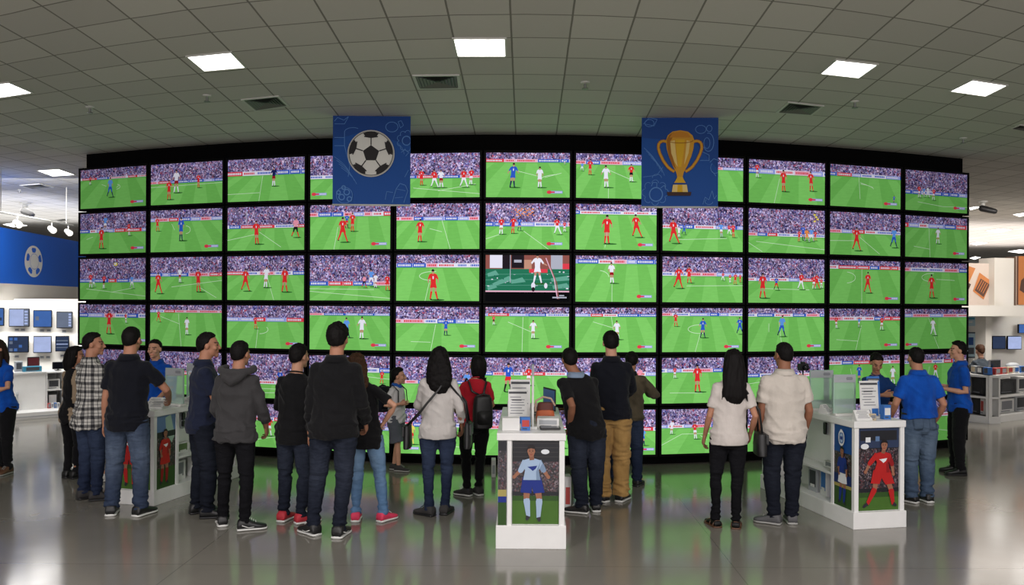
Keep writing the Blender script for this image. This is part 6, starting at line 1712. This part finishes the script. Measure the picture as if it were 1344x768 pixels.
def hung_device(C, side, w, y, z, label, hgt=.22):
    x = .205 if side == 'L' else w - .205
    root = empty('handset', counter_pt(C, x, y, z), C[2] + (-PI / 2 if side == 'L' else PI / 2)); tag(root, label, 'device')
    o = MB(); o.rbox((0, -.004, 0), (.075, .008, hgt), .03, 4, 'Y'); o.build('card', m_card, root)
    o = MB(); o.rbox((0, -.016, hgt * .22), (.045, .02, .075), .012, 3, 'Y'); o.rbox((0, -.016, -hgt * .2), (.04, .02, .06), .012, 3, 'Y'); o.build('gadget', m_dark, root)
    o = MB(); o.tube([(0, -.0, hgt * .48), (0, -.03, hgt * .48)], .004, 6, (0, 0, 1)); o.build('hook', m_steel, root)
hung_device(CRt, 'L', .5, .58, .72, 'dark gadget hung on a card in the right counter niche', .26)
hung_device(CRt, 'L', .5, .80, .78, 'small square gadget hung deeper in the right counter niche', .12)
niche_goods(CRt, 'L', .5, [('shelf_box', 'white carton on upper shelf of right counter niche', .56, b2, .26, .05, .06, m_paper, m_ink, 0)])
# left counter
acrylic_panel(CLt, .40, .45, .24, .36, -.18, 'grey frosted panel on the left counter')
acrylic_panel(CLt, .36, .85, .22, .38, -.18, 'taller frosted panel behind, on the left counter')
for i, (x, y, rz) in enumerate(((.36, .24, .2), (.43, .68, -.3), (.16, .48, .1))): wedge(CLt, x, y, .15, .14, .07, rz, ('open white leaflet holder at front of left counter', 'white price card at the right edge of left counter', 'white price card at the middle of left counter')[i])
r = on_counter(CLt, 'mini_tripod', 'small black tripod with yellow grips on the left counter', 'tripod', .22, .10)
for k in range(3):
    t = 2 * PI * k / 3 + .4; o = MB(); o.tube([(0, 0, .13), (.05 * math.cos(t), .05 * math.sin(t), .004)], .006, 6, (0, 1, 0)); o.build('leg', m_dark, r, True)
o = MB(); o.ell((0, 0, .14), (.016, .016, .016)); o.tube([(-.05, 0, .165), (0, 0, .15), (.05, 0, .168)], .008, 6, (0, 1, 0)); o.build('head', plain('yellow_rubber', (196, 150, 60), .5), r, True)
price_board(CLt, .12, .75, .14, .30, 0, 'tall blue promotional board on the left counter', mat=m_blueprint)
hung_device(CLt, 'R', .50, .52, .72, 'dark gadget hung in the left counter niche', .2)
hung_device(CLt, 'R', .50, .72, .74, 'second dark gadget hung deeper in left counter niche', .18)
lb1, lb2 = .14, .14 + .73 * .36 + .012
niche_goods(CLt, 'R', .50, [('product_box', 'white carton with building print on lower left shelf', .52, lb1 + .001, .24, .06, .20, m_paper, m_ink, 0), ('product_box', 'second white carton on lower left shelf', .85, lb1 + .001, .2, .06, .2, m_paper, m_inkd, 0), ('shelf_box', 'flat carton with green picture on upper left shelf', .60, lb2, .2, .05, .11, m_paper, plain('green_print', (92, 116, 70), .5), 0)])

# ------------------------------------------------------------------ store beyond the left end of the video wall
m_wallw = plain('white_wall_paint', (222, 219, 212), .7, 0, .3, .02); m_cream = plain('cream_trim', (206, 200, 190), .6, 0, .3, .02); m_bluew = plain('blue_fascia_paint', (20, 92, 196), .55, 0, .3, .03)
def prism(name, pts, z0, z1, mat, thick=.12, kind='structure'):
    mb = MB(); n = len(pts); fr = []; bk = []
    for i in range(n):
        a = pts[max(i - 1, 0)]; b = pts[min(i + 1, n - 1)]; d = (b - a).normalized()
        fr.append(pts[i]); bk.append(pts[i] + Vector((-d.y, d.x, 0)) * thick)
    for i in range(n - 1):
        q = [fr[i], fr[i + 1], bk[i + 1], bk[i]]
        vs = [(p.x, p.y, z) for z in (z0, z1) for p in q]
        mb.add(vs, [(3, 2, 1, 0), (4, 5, 6, 7), (0, 1, 5, 4), (1, 2, 6, 5), (2, 3, 7, 6), (3, 0, 4, 7)])
    return tag(mb.build(name, mat), kind=kind)
fl0, fl1, fl2, fl3 = gp(-60, 13.6), gp(0, 15.5), gp(100, 19.0), gp(170, 21.6)
prism('wall_left', [fl0, fl1, fl2, fl3], 2.33, 3.35, m_bluew, .25)
prism('trim_1', [fl0, fl1, fl2, fl3], 2.02, 2.33, m_cream, .30)
dl0, dl1 = gp(-60, 15.75), gp(160, 16.6)
prism('wall_left_display', [dl0, dl1], 0, 2.05, m_wallw, .15)
PL = Plane(fl1, fl2)
def ball_emblem():
    u0, z0 = PL.hit(32, 343); u1, _ = PL.hit(55.5, 343); _, zt = PL.hit(43.5, 322.5); _, zb = PL.hit(43.5, 364)
    uc, zc = (u0 + u1) / 2, (zt + zb) / 2; ru, rz_ = (u1 - u0) / 2, (zt - zb) / 2
    w_, h_ = 2 * ru, 2 * rz_
    a = Art(w_, h_, -.002, .002); wm = plain('emblem_white', (216, 214, 208), .6)
    a.disc(.5, .5, .5, .5, wm, 36)
    P = lambda r, g: (.5 + r * .5 * math.sin(math.radians(g)), .5 - r * .5 * math.cos(math.radians(g)))
    for k in range(5):
        g = 72 * k
        if True: a.poly([P(.58, g - 15), P(.58, g + 15), P(.80, g + 19), P(.88, g + 12), P(.88, g - 12), P(.80, g - 19)], m_bluew)
    a.line([P(.5, 30 * k) for k in range(13)], .012, m_bluew)
    root = PL.root('wall_emblem', uc, 0, zc); tag(root, 'white football emblem on the blue fascia at far left', 'sign')
    m = MB(); m.lathe((0, 0, 0), [(1, -.01), (1, .01)], 36); m.xform(Matrix.Rotation(PI / 2, 4, 'X')); m.v = [(x * ru, y + 0.012, z * rz_) for x, y, z in m.v]; m.build('plate', m_wallw, root)
    a.obj('emblem', root)
ball_emblem()
PD = Plane(dl0, dl1)
m_glow = {k: emis('shop_screen_' + k, c, .9, True, False, .18, (2, 2, 3), 3) for k, c in dict(pale=(176, 190, 232), blue=(70, 108, 176), dark=(50, 62, 88), grey=(110, 120, 140)).items()}
def small_tv(pl, x0, y0, x1, y1, label, kind, back, group, arm=.10, tilt=0.0, name='television', pattern=None, catg='television'):
    u0, z0 = pl.hit(x0, y1, back); u1, z1 = pl.hit(x1, y0, back)
    w_, h_ = u1 - u0, z1 - z0
    root = empty(name, pl.world((u0 + u1) / 2, back, (z0 + z1) / 2), pl.ang + tilt); tag(root, label, catg, group)
    o = MB(); o.rbox((0, .02, 0), (w_, .04, h_), .008, 2, 'Y'); o.build('housing', m_bezel, root)
    a = Art(w_ * .94, h_ * .90, -.001, .0008); a.rect(0, 0, 1, 1, m_glow[kind]); rng = random.Random(int(x0 * 7 + y0))
    if pattern == 'arc': a.arc(.55, .5, .3, .45, 3.4, 6.2, .12, m_glow['blue']); a.rect(.1, .35, .3, .6, m_glow['grey'])
    elif pattern == 'grid':
        for i in range(4):
            for j in range(4):
                if rng.random() < .7: a.rect(.06 + .24 * i, .06 + .24 * j, .22 + .24 * i, .24 + .24 * j, m_glow[rng.choice(['blue', 'grey', 'dark'])])
    elif pattern == 'bars': a.rect(.05, .25, .95, .32, m_glow['grey']); a.rect(.05, .5, .95, .56, m_glow['pale']); a.rect(.05, .75, .95, .8, m_glow['grey'])
    elif pattern == 'side': a.rect(.74, 0, 1, 1, m_glow['grey']); [a.rect(.78, .08 + .18 * j, .95, .2 + .18 * j, m_glow['pale']) for j in range(5)]
    a.obj('screen', root)
    o = MB(); o.box((0, .04 + arm / 2, 0), (.08, arm, .08)); o.build('bracket', m_whitem, root)
    return root
gL = 'small televisions on the white left display wall'
for (x0, y0, x1, y1, k, pt, lb) in ((-22, 404, 5, 428, 'blue', 'grid', 'small television cut by the left picture edge, upper row'), (11.5, 405, 38.5, 429, 'pale', 'side', 'small pale blue television, upper row of the left display wall'), (43.5, 407, 68, 430, 'blue', 'arc', 'small television with a bright arc, upper row at left'), (74, 409, 95, 431, 'grey', 'side', 'small grey blue television, upper row beside the video wall'),
        (10, 441, 37.5, 463, 'dark', 'grid', 'small dark television with tiles, lower row at left'), (43.5, 441, 67.5, 463.5, 'pale', None, 'small plain pale blue television, lower row at left'), (72.5, 441, 90.5, 461.5, 'dark', 'bars', 'small dark television with stripes, lower row beside the video wall')):
    small_tv(PD, x0, y0, x1, y1, lb, k, -.16, gL, .10, pattern=pt)
for (x_, y_) in ((22, 433), (30, 433), (55, 434), (64, 434), (84, 435), (22, 468), (55, 469), (63, 469), (82, 467)):
    u_, z_ = PD.hit(x_, y_, -.02); r = PD.root('price_tag', u_, -.012, z_); tag(r, 'small grey price tag on the left display wall under a television', 'price tag', 'price tags on the left display wall')
    o = MB(); o.box((0, 0, 0), (.07, .012, .045)); o.build('card', m_card, r); o = MB(); o.box((0, -.007, .004), (.05, .002, .012)); o.build('print', m_inkd, r)
# platform and cabinet under the display wall
def along(pl, name, label, cat, x0, x1, ytop, ybot, back, depth, parts, group=None):
    pass
pfA, pfB = gp(-60, 13.7), gp(112, 15.0)
PP = Plane(pfA, pfB)
o = MB(); o.box((PP.w / 2, .55, .06), (PP.w, 1.1, .12)); r = PP.root('display_platform'); tag(r, 'long low white platform below the small televisions at left', 'platform'); bevel(o.build('deck', m_white, r), .006)
o = MB(); o.box((PP.w / 2, -.004, .05), (PP.w, .006, .012)); o.build('reveal', m_card, r)
PB = Plane(PP.world(0, .45, 0), PP.world(PP.w, .45, 0))
u0, _ = PB.hit(12, 540); u1, _ = PB.hit(60, 540); u2, _ = PB.hit(84, 540); _, zt = PB.hit(40, 490)
r = PB.root('display_cabinet', u0, 0, .12); tag(r, 'plain white cabinet below the small televisions at left', 'cabinet')
o = MB(); o.box(((u1 - u0) / 2, .25, (zt - .12) / 2), (u1 - u0, .5, zt - .12)); bevel(o.build('carcass', m_white, r), .005); o = MB(); o.box(((u1 - u0) / 2, .24, zt - .11), (u1 - u0, .53, .025)); o.build('worktop', m_white, r)
r = PB.root('display_shelf', u1 + .005, 0, .12); tag(r, 'open white shelf unit between cabinet and video wall', 'shelf'); ww = u2 - u1
for (cx, cy, cz, sx, sy, sz, nm) in ((.01, .25, (zt - .12) / 2, .02, .5, zt - .12, 'side_panel'), (ww - .01, .25, (zt - .12) / 2, .02, .5, zt - .12, 'side_panel'), (ww / 2, .49, (zt - .12) / 2, ww - .04, .02, zt - .12, 'back_panel'), (ww / 2, .24, (zt - .12) * .5, ww - .04, .46, .02, 'shelf'), (ww / 2, .24, zt - .12, ww, .5, .025, 'worktop')):
    o = MB(); o.box((cx, cy, cz), (sx, sy, sz)); o.build(nm, m_white, r)
def goods(pl, name, label, cat, x0, y0, x1, y1, back, depth, mat, pr=None, group=None, shape='box', base=None):
    ua, zb = pl.hit(x0, y1, back); ub, zt_ = pl.hit(x1, y0, back)
    if base is not None: zt_ = base + (zt_ - zb); zb = base
    w_, h_ = ub - ua, zt_ - zb
    root = empty(name, pl.world((ua + ub) / 2, back, zb), pl.ang); tag(root, label, cat, group)
    if shape == 'bottle':
        o = MB(); k = w_ / 2; o.lathe((0, k, 0), [(k * .9, 0), (k, .02), (k, h_ * .45), (k * .55, h_ * .6), (k * .5, h_ * .8), (k * .6, h_ * .82), (k * .6, h_ * .98), (k * .3, h_)]); o.build('bottle_body', mat, root, True)
        o = MB(); o.lathe((0, k, 0), [(k * 1.02, h_ * .15), (k * 1.02, h_ * .38)]); o.build('wrap', pr or m_dark, root, True)
        return root
    if shape == 'monitor':
        o = MB(); o.rbox((0, .02, h_ * .58), (w_, .03, h_ * .84), .01, 2, 'Y'); o.build('housing', mat, root); o = MB(); o.box((0, .0035, h_ * .58), (w_ * .9, .002, h_ * .7)); o.build('screen', pr or m_screen, root); o = MB(); o.box((0, .03, h_ * .1), (w_ * .12, .02, h_ * .2)); o.box((0, .04, .006), (w_ * .5, .12, .012)); o.build('stand', m_dark, root); return root
    o = MB(); o.box((0, depth / 2, h_ / 2), (w_, depth, h_)); bevel(o.build('carton', mat, root), .004)
    if pr:
        o = MB(); o.mat(pr); o.box((0, -.001, h_ * .55), (w_ * .72, .002, h_ * .62)); o.mat(m_ink if mat is not m_ink else m_paper); o.box((-w_ * .1, -.0015, h_ * .12), (w_ * .6, .002, h_ * .07)); o.build('print', None, root)
    return root
zs_ = .12 + (zt - .12) * .5 + .0105
goods(PB, 'monitor', 'small monitor with dark red picture on the left cabinet', 'monitor', 36, 471, 52, 490, .22, .1, m_dark, plain('dark_red_picture', (86, 34, 38), .3), base=zt + .022, shape='monitor')
goods(PB, 'product_box', 'cyan blue carton lying on the left cabinet', 'box', 31, 482, 55, 490, .02, .12, m_cyan, m_inkd, base=zt + .022)
goods(PB, 'speaker', 'small white loudspeaker on the left cabinet', 'speaker', 20, 476, 30, 490, .16, .1, m_card, m_inkd, base=zt + .022)
goods(PB, 'monitor', 'small black monitor standing on the left open shelf unit', 'monitor', 69, 478, 84, 490, .15, .1, m_dark, m_screen, base=zt + .015, shape='monitor')
goods(PB, 'product_box', 'white carton with dark emblem in the left shelf unit', 'box', 62, 499, 79, 513, .08, .2, m_paper, m_inkd, base=zs_)
goods(PB, 'product_box', 'black and white carton on the bottom of left shelf unit', 'box', 62, 517, 76, 537, .08, .15, m_dark, m_paper, base=.1215)
goods(PB, 'water_bottle', 'clear bottle standing on the platform at far left', 'bottle', 20, 522, 26, 547, -.12, .1, plain('clear_bottle', (186, 190, 192), .2), m_dark, base=.121, shape='bottle')
rng = random.Random(5)
for i, (x, c) in enumerate(((63, m_redprint), (67, m_paper), (71, m_blueprint), (75, m_paper))):
    goods(PB, 'small_carton', ('tiny red packet', 'tiny white packet', 'tiny blue packet', 'second tiny white packet')[i] + ' in front of the left shelf unit', 'box', x, 538, x + 3.6, 545, -.06, .06, c, m_ink, base=.121)
# track lights over the left display
def track(p0, p1, label, spots, z):
    a, b = p0, p1
    root = empty('track_light', (a + b) / 2); tag(root, label, 'track light')
    m = (a + b) / 2
    o = MB(); o.tube([a - m, b - m], .018, 6, (0, 0, 1), False); o.build('rail', m_whitem, root)
    for t in (.1, .9):
        q = a + (b - a) * t - m; o = MB(); o.tube([q, q + Vector((0, 0, CEIL - z))], .008, 6, (0, 1, 0), False); o.build('hanger', m_whitem, root)
    for t in spots:
        q = a + (b - a) * t - m
        h = MB(); h.tube([q + Vector((0, 0, 0)), q + Vector((0, 0, -.12))], .012, 6, (0, 1, 0), False); h.tube([q + Vector((-.05, .03, -.11)), q + Vector((.06, -.05, -.17))], [.045, .06], 12, (0, 0, 1), False); sp = h.build('spot', m_whitem, root, True)
        l = MB(); l.tube([q + Vector((.061, -.051, -.171)), q + Vector((.064, -.053, -.173))], .050, 12, (0, 0, 1), False); l.build('lamp_face', emis('spot_glow', (255, 250, 240), 1.6), sp)
track(at_depth(-12, 276, 13.0), at_depth(96, 296, 16.0), 'white ceiling track with three spotlights above the blue wall', (.28, .70, .93), at_depth(40, 286, 14.5).z)

# ------------------------------------------------------------------ store beyond the right end of the video wall
m_pink = plain('warm_white_wall', (216, 204, 194), .7, 0, .3, .03)
ra, rb = gp(1225, 20.5), gp(1420, 21.5)
prism('wall_right', [ra, rb], 0, 3.04, m_pink, .2)
PR = Plane(ra, rb)
def bx(name, pl, x0, y0, x1, y1, back, depth, mat, kind='structure', z0=None, z1=None):
    ua, zb = pl.hit(x0, y1, back); ub, zt_ = pl.hit(x1, y0, back)
    if z0 is not None: zb = z0
    if z1 is not None: zt_ = z1
    o = MB(); o.box(((ua + ub) / 2, back + depth / 2, (zb + zt_) / 2), (ub - ua, depth, zt_ - zb))
    ob = o.build(name, mat, None, loc=pl.world(0, 0, 0), rz=pl.ang)
    return tag(ob, kind=kind) if kind else ob
bx('beam', PR, 1230, 401.5, 1420, 415, -2.6, 2.6, m_wallw)
bx('pillar', PR, 1293, 405, 1302, 560, -2.2, .3, m_wallw, z0=0, z1=2.02)
bx('pillar', PR, 1305, 339, 1331, 402, -.5, .5, m_wallw)
bx('trim_2', PR, 1301.5, 341, 1305, 402, -.3, .3, plain('walnut_trim', (110, 84, 66), .6))
bx('trim_3', PR, 1331, 337, 1334, 402, -.3, .3, plain('walnut_trim', (110, 84, 66), .6))
def wall_picture(label, x0, y0, x1, y1, draw):
    ua, zb = PR.hit(x0, y1, -.32); ub, zt_ = PR.hit(x1, y0, -.32)
    w_, h_ = ub - ua, zt_ - zb
    root = PR.root('wall_picture', (ua + ub) / 2, -.32, (zb + zt_) / 2); tag(root, label, 'picture')
    o = MB(); o.box((0, .02, 0), (w_, .04, h_)); o.build('panel', m_wallw, root)
    a = Art(w_, h_, -.002, .003); draw(a); a.obj('print', root)
o1 = plain('orange_print', (206, 132, 78), .6); o2 = plain('brown_print', (92, 66, 58), .6); o3 = plain('pale_print', (220, 206, 196), .6)
def dr1(a):
    a.rect(0, 0, 1, 1, o3); a.poly([(0, .02), (.45, .12), (.2, .52), (0, .45)], o1); a.poly([(0, .38), (.3, .5), (.12, .8), (0, .9)], o2)
    a.poly([(.58, .22), (.98, .42), (.72, .86), (.36, .66)], o1); a.poly([(.62, .36), (.92, .5), (.72, .8), (.42, .64)], o2); [a.line([(.5 + .06 * k, .62 + .03 * k), (.66 + .06 * k, .4 + .03 * k)], .02, o1) for k in range(4)]
wall_picture('white wall picture with tilted orange and brown shapes, far right', 1262, 346, 1301.5, 401, dr1)
def dr2(a): a.rect(0, 0, 1, 1, o1); a.poly([(.15, .5), (.5, .3), (.9, .6), (.6, .9), (.1, .7)], o2); a.disc(.4, .55, .12, .1, o3, 10); a.rect(0, 0, .05, 1, o2)
wall_picture('orange wall picture cut by the right picture edge', 1334, 337, 1372, 400, dr2)
bx('wall_right_display', PR, 1228, 412, 1420, 560, -.45, .1, m_wallw, z0=0, z1=2.0)
gR = 'monitors on the white right display wall'
small_tv(PR, 1302.5, 441, 1320, 458.5, 'dark switched off monitor on the right display wall', 'dark', -.65, gR, .1)
small_tv(PR, 1322.5, 441, 1341, 459, 'pale blue monitor at far right on the display wall', 'pale', -.65, gR, .1)
small_tv(PR, 1337, 425.5, 1356, 437.5, 'small blue sign screen at the right picture edge', 'blue', -.65, gR, .1, name='sign_screen', catg='sign')
def dr3(a): a.rect(0, 0, 1, 1, plain('dark_frame', (44, 60, 74), .5)); a.rect(.12, .05, .9, .95, plain('pale_blue_print', (168, 196, 208), .5)); a.rect(.3, .2, .7, .5, p_blue); a.rect(.25, .6, .75, .85, m_inkd)
def wall_frame(label, x0, y0, x1, y1, draw):
    ua, zb = PR.hit(x0, y1, -.55); ub, zt_ = PR.hit(x1, y0, -.55); w_, h_ = ub - ua, zt_ - zb
    root = PR.root('framed_poster', (ua + ub) / 2, -.55, (zb + zt_) / 2); tag(root, label, 'poster'); o = MB(); o.box((0, .02, 0), (w_, .04, h_)); o.build('frame', m_dark, root); a = Art(w_, h_, -.002, .003); draw(a); a.obj('print', root)
wall_frame('dark framed pale blue poster beside the right clerk', 1266, 436, 1282, 470, dr3)
def dr4(a): a.rect(0, 0, 1, 1, plain('pale_blue_print', (168, 196, 208), .5)); a.rect(.1, .2, .9, .4, m_cyan); a.rect(.1, .55, .6, .7, m_paper)
wall_frame('small pale cyan poster high beside the video wall', 1270, 414, 1280, 428, dr4)
# counter with two wings meeting at a corner
cA, cB, cC = G(1262, 549), G(1298, 556.5), G(1352, 549.5)
wing_goods = []
corner_counter = empty('display_counter', (cB.x, cB.y, 0)); tag(corner_counter, 'white angled display counter with open shelves at far right', 'counter')
def wing(A, B, label, dp, z):
    pl = Plane(A, B); w_ = pl.w
    root = pl.root('counter_wing'); root.parent = corner_counter; root.location = root.location - corner_counter.location; root['label'] = label
    o = MB(); o.box((w_ / 2, dp / 2, .06), (w_, dp, .12)); o.build('plinth', m_white, root)
    o = MB(); o.box((w_ / 2, dp / 2, z - .02), (w_, dp, .04)); o.build('countertop', m_white, root)
    o = MB(); o.box((w_ / 2, dp - .02, (z + .12) / 2 - .02), (w_ - .02, .03, z - .16)); o.build('back_panel', m_white, root)
    o = MB(); o.box((w_ / 2, dp / 2, .12 + (z - .16) * .48), (w_ - .02, dp - .04, .035)); o.build('shelf', m_white, root)
    for x in (.035, w_ - .035):
        o = MB(); o.box((x, .03, (z + .12) / 2 - .02), (.07, .06, z - .16)); o.build('post', m_white, root)
    return pl
_, zc = Plane(cA, cB).hit(1297, 493)
W1 = wing(cA, cB, 'wing running behind the right clerk', .22, zc)
W2 = wing(cB + (cC - cB).normalized() * .01 + Vector((0, .0, 0)), cC, 'wing at the right picture edge', .55, zc)
zsh = .12 + (zc - .16) * .48 + .0185
for (pl, x0, y0, x1, y1, b, m, pr, lb, base) in (
        (W1, 1276, 497, 1290, 519, zsh + .002, m_dark, m_screen, 'boxed dark television on upper shelf behind the right clerk', 0), (W1, 1275, 527, 1285, 547, .12, m_dark, m_screen, 'dark carton on the lower shelf behind the right clerk', 0), (W1, 1286.5, 527, 1291.5, 547, .12, m_paper, m_redprint, 'white carton with red dot on lower shelf near corner', 0),
        (W2, 1312, 500, 1334, 520, zsh, m_dark, m_screen, 'boxed black television on upper shelf at far right', 0), (W2, 1336, 499, 1347, 520, zsh, m_paper, m_inkd, 'white carton beside the boxed black television', 0), (W2, 1312, 528, 1331, 548, .12, m_paper, m_ink, 'large white carton on lower shelf at far right', 0), (W2, 1333, 526, 1347, 548, .12, m_card, m_inkd, 'grey carton on the lower shelf at right picture edge', 0)):
    goods(pl, 'product_box', lb, 'box', x0, y0, x1, y1, .07 if pl is W1 else .16, .09 if pl is W1 else .14, m, pr, base=b + .001)
rng = random.Random(9)
words_ = ['white', 'red', 'blue', 'grey', 'dark', 'beige']
mats_ = [m_paper, m_redprint, m_blueprint, m_card, m_inkd, plain('beige_card', (196, 180, 150), .6)]
for i in range(9):
    k = rng.randrange(6); x = 1274 + i * 8.2
    if 1296 < x < 1304: continue
    pl = W1 if x < 1298 else W2
    goods(pl, 'small_carton', 'small carton in the row along the right display counter top', 'box', x, 484, x + 6.6, 493, .05, .08, mats_[k], mats_[(k + 2) % 6], group='small cartons along the right counter top', base=zc + .001)
goods(W2, 'laptop_display', 'open grey laptop on the far right counter', 'laptop', 1300, 463, 1314, 480, .38, .1, m_steel, m_screen, base=zc + .001, shape='monitor')
r = W2.root('oval_dome', W2.hit(1329, 480, .33)[0], .33, zc + .001); tag(r, 'grey oval gadget dome on the far right counter', 'device')  # stand-in for an unidentified grey dome
o = MB(); o.ell((0, 0, .10), (.16, .10, .06)); o.build('dome', m_card, r, True); o = MB(); o.lathe((0, 0, 0), [(.07, 0), (.06, .02), (.02, .03), (.02, .06)]); o.build('foot', m_dark, r, True)
r = W1.root('keyboard', W1.hit(1285, 483, .1)[0], .18, zc + .001); tag(r, 'dark keyboard tray before the seated shopper', 'keyboard'); o = MB(); o.rbox((0, 0, .02), (.42, .075, .04), .02, 3); o.build('body', m_dark, r); o = MB()
for i in range(10):
    for j in range(3): o.box((-.18 + .04 * i, -.022 + .022 * j, .043), (.03, .016, .006))
o.build('keys', m_inkd, r)
PE['far'] = person('distant seated shopper in grey top behind the far right counter', None, None, 0, sex='F', build=1.05, H=1.60, seated=.345, loc=gp(1289, 16.3), top=tee(cloth('slate_jersey', (70, 78, 86)), ease=.014, sleeve=.5), bottom=dict(mat=C_blackp), shoes=sn(M_black, m_dark), hair=dict(mat=hairm('auburn_hair', (72, 48, 34)), t=.014, long=[(0, -.05, .06, .07, .07), (0, -.08, .0, .06, .055), (0, -.08, -.05, .04, .04)]), skin_m=SKL, lhand=(-.08, .2, .6), rhand=(.1, .22, .6), lpole=(-1, -.5, -.4), rpole=(1, -.5, -.4), head_pitch=-20, fwd=.05)

r = empty('stool', gp(1289, 16.3)); tag(r, 'plain stool under the distant seated shopper at right', 'stool')
o = MB(); o.lathe((0, 0, 0), [(.16, .325), (.17, .335), (.17, .355), (.15, .365)], 20); o.build('seat', m_dark, r, True)
for k in range(4):
    t = PI / 4 + k * PI / 2; o = MB(); o.tube([(.13 * math.cos(t), .13 * math.sin(t), .33), (.17 * math.cos(t), .17 * math.sin(t), 0)], .012, 8, (1, 0, 0), False); o.build('leg', m_steel, r, True)

for (px_, py_, r_, w_, h_, lb_, pr_) in ((745.5, 668, 8.32, .07, .33, 'white and red carton standing on the floor beside the centre counter', m_redprint), (649, 629, 9.9, .05, .20, 'small white carton on the floor left of the centre counter', m_card)):
    g_ = gp(px_, r_); r = empty('floor_carton', g_, .05); tag(r, lb_, 'box')
    o = MB(); o.box((0, 0, h_ / 2), (w_, .16, h_)); bevel(o.build('carton', m_paper, r), .004)
    o = MB().mat(pr_); o.box((0, -.081, h_ * .45), (w_ * .6, .001, h_ * .5)); o.build('print', None, r)
# ------------------------------------------------------------------ world and lamps
wd = bpy.data.worlds.new('world'); sc.world = wd; wd.use_nodes = True
wd.node_tree.nodes['Background'].inputs[0].default_value = (1.0, .96, .92, 1)
wd.node_tree.nodes['Background'].inputs[1].default_value = 0.4
def area(name, loc, size, energy, color=(1, .97, .93), rot=(0, 0, 0)):
    ld = bpy.data.lights.new(name, 'AREA'); ld.shape = 'RECTANGLE'; ld.size, ld.size_y = size; ld.energy = energy; ld.color = color
    o = bpy.data.objects.new(name, ld); COL.objects.link(o); o.location = loc; o.rotation_euler = rot
    return o
# added fill lamps brightening the display areas at both ends of the store
area('store_fill_left', (-8.9, 14.0, 3.9), (3.0, 1.2), 230, rot=(math.radians(20), 0, 0))
area('store_fill_far_left', (-11.5, 17.5, 4.0), (3, 3), 200)
area('store_fill_right', (9.2, 15.2, 3.9), (3.0, 1.5), 210, (1, .93, .86), rot=(math.radians(10), 0, 0))
area('store_fill_far_right', (11, 19.2, 3.9), (3, 2), 45, (1, .9, .82))
# added wide fill lamp behind the photographer, lighting ceiling and backs
area('rear_fill_lamp', (0, -11.5, 2.2), (26, 3.6), 950, (1, .95, .95), rot=(math.radians(90), 0, 0))

# added upward fill lamps, out of view, brightening the ceiling beyond the fascia
area('ceiling_fill_left', (-12.0, 19.5, 3.45), (5, 6), 120, (1, .98, .96), rot=(math.radians(180), 0, 0))
area('ceiling_fill_right', (13.0, 25.5, 3.2), (9, 8), 420, (1, .90, .84), rot=(math.radians(180), 0, 0))

a_, b_2 = gp(-10, 15.3), gp(95, 15.9)
area('display_strip_left', ((a_.x + b_2.x) / 2, (a_.y + b_2.y) / 2 - .35, 2.0), (2.4, .15), 42, (1, .99, .98), rot=(math.radians(35), 0, 0))
c_ = gp(1320, 18.6)
area('recess_fill_right', (c_.x, c_.y, 1.93), (3.4, .2), 240, (1, .97, .95), rot=(math.radians(45), 0, 0))  # added fill lamp under the beam, brightens the right recess
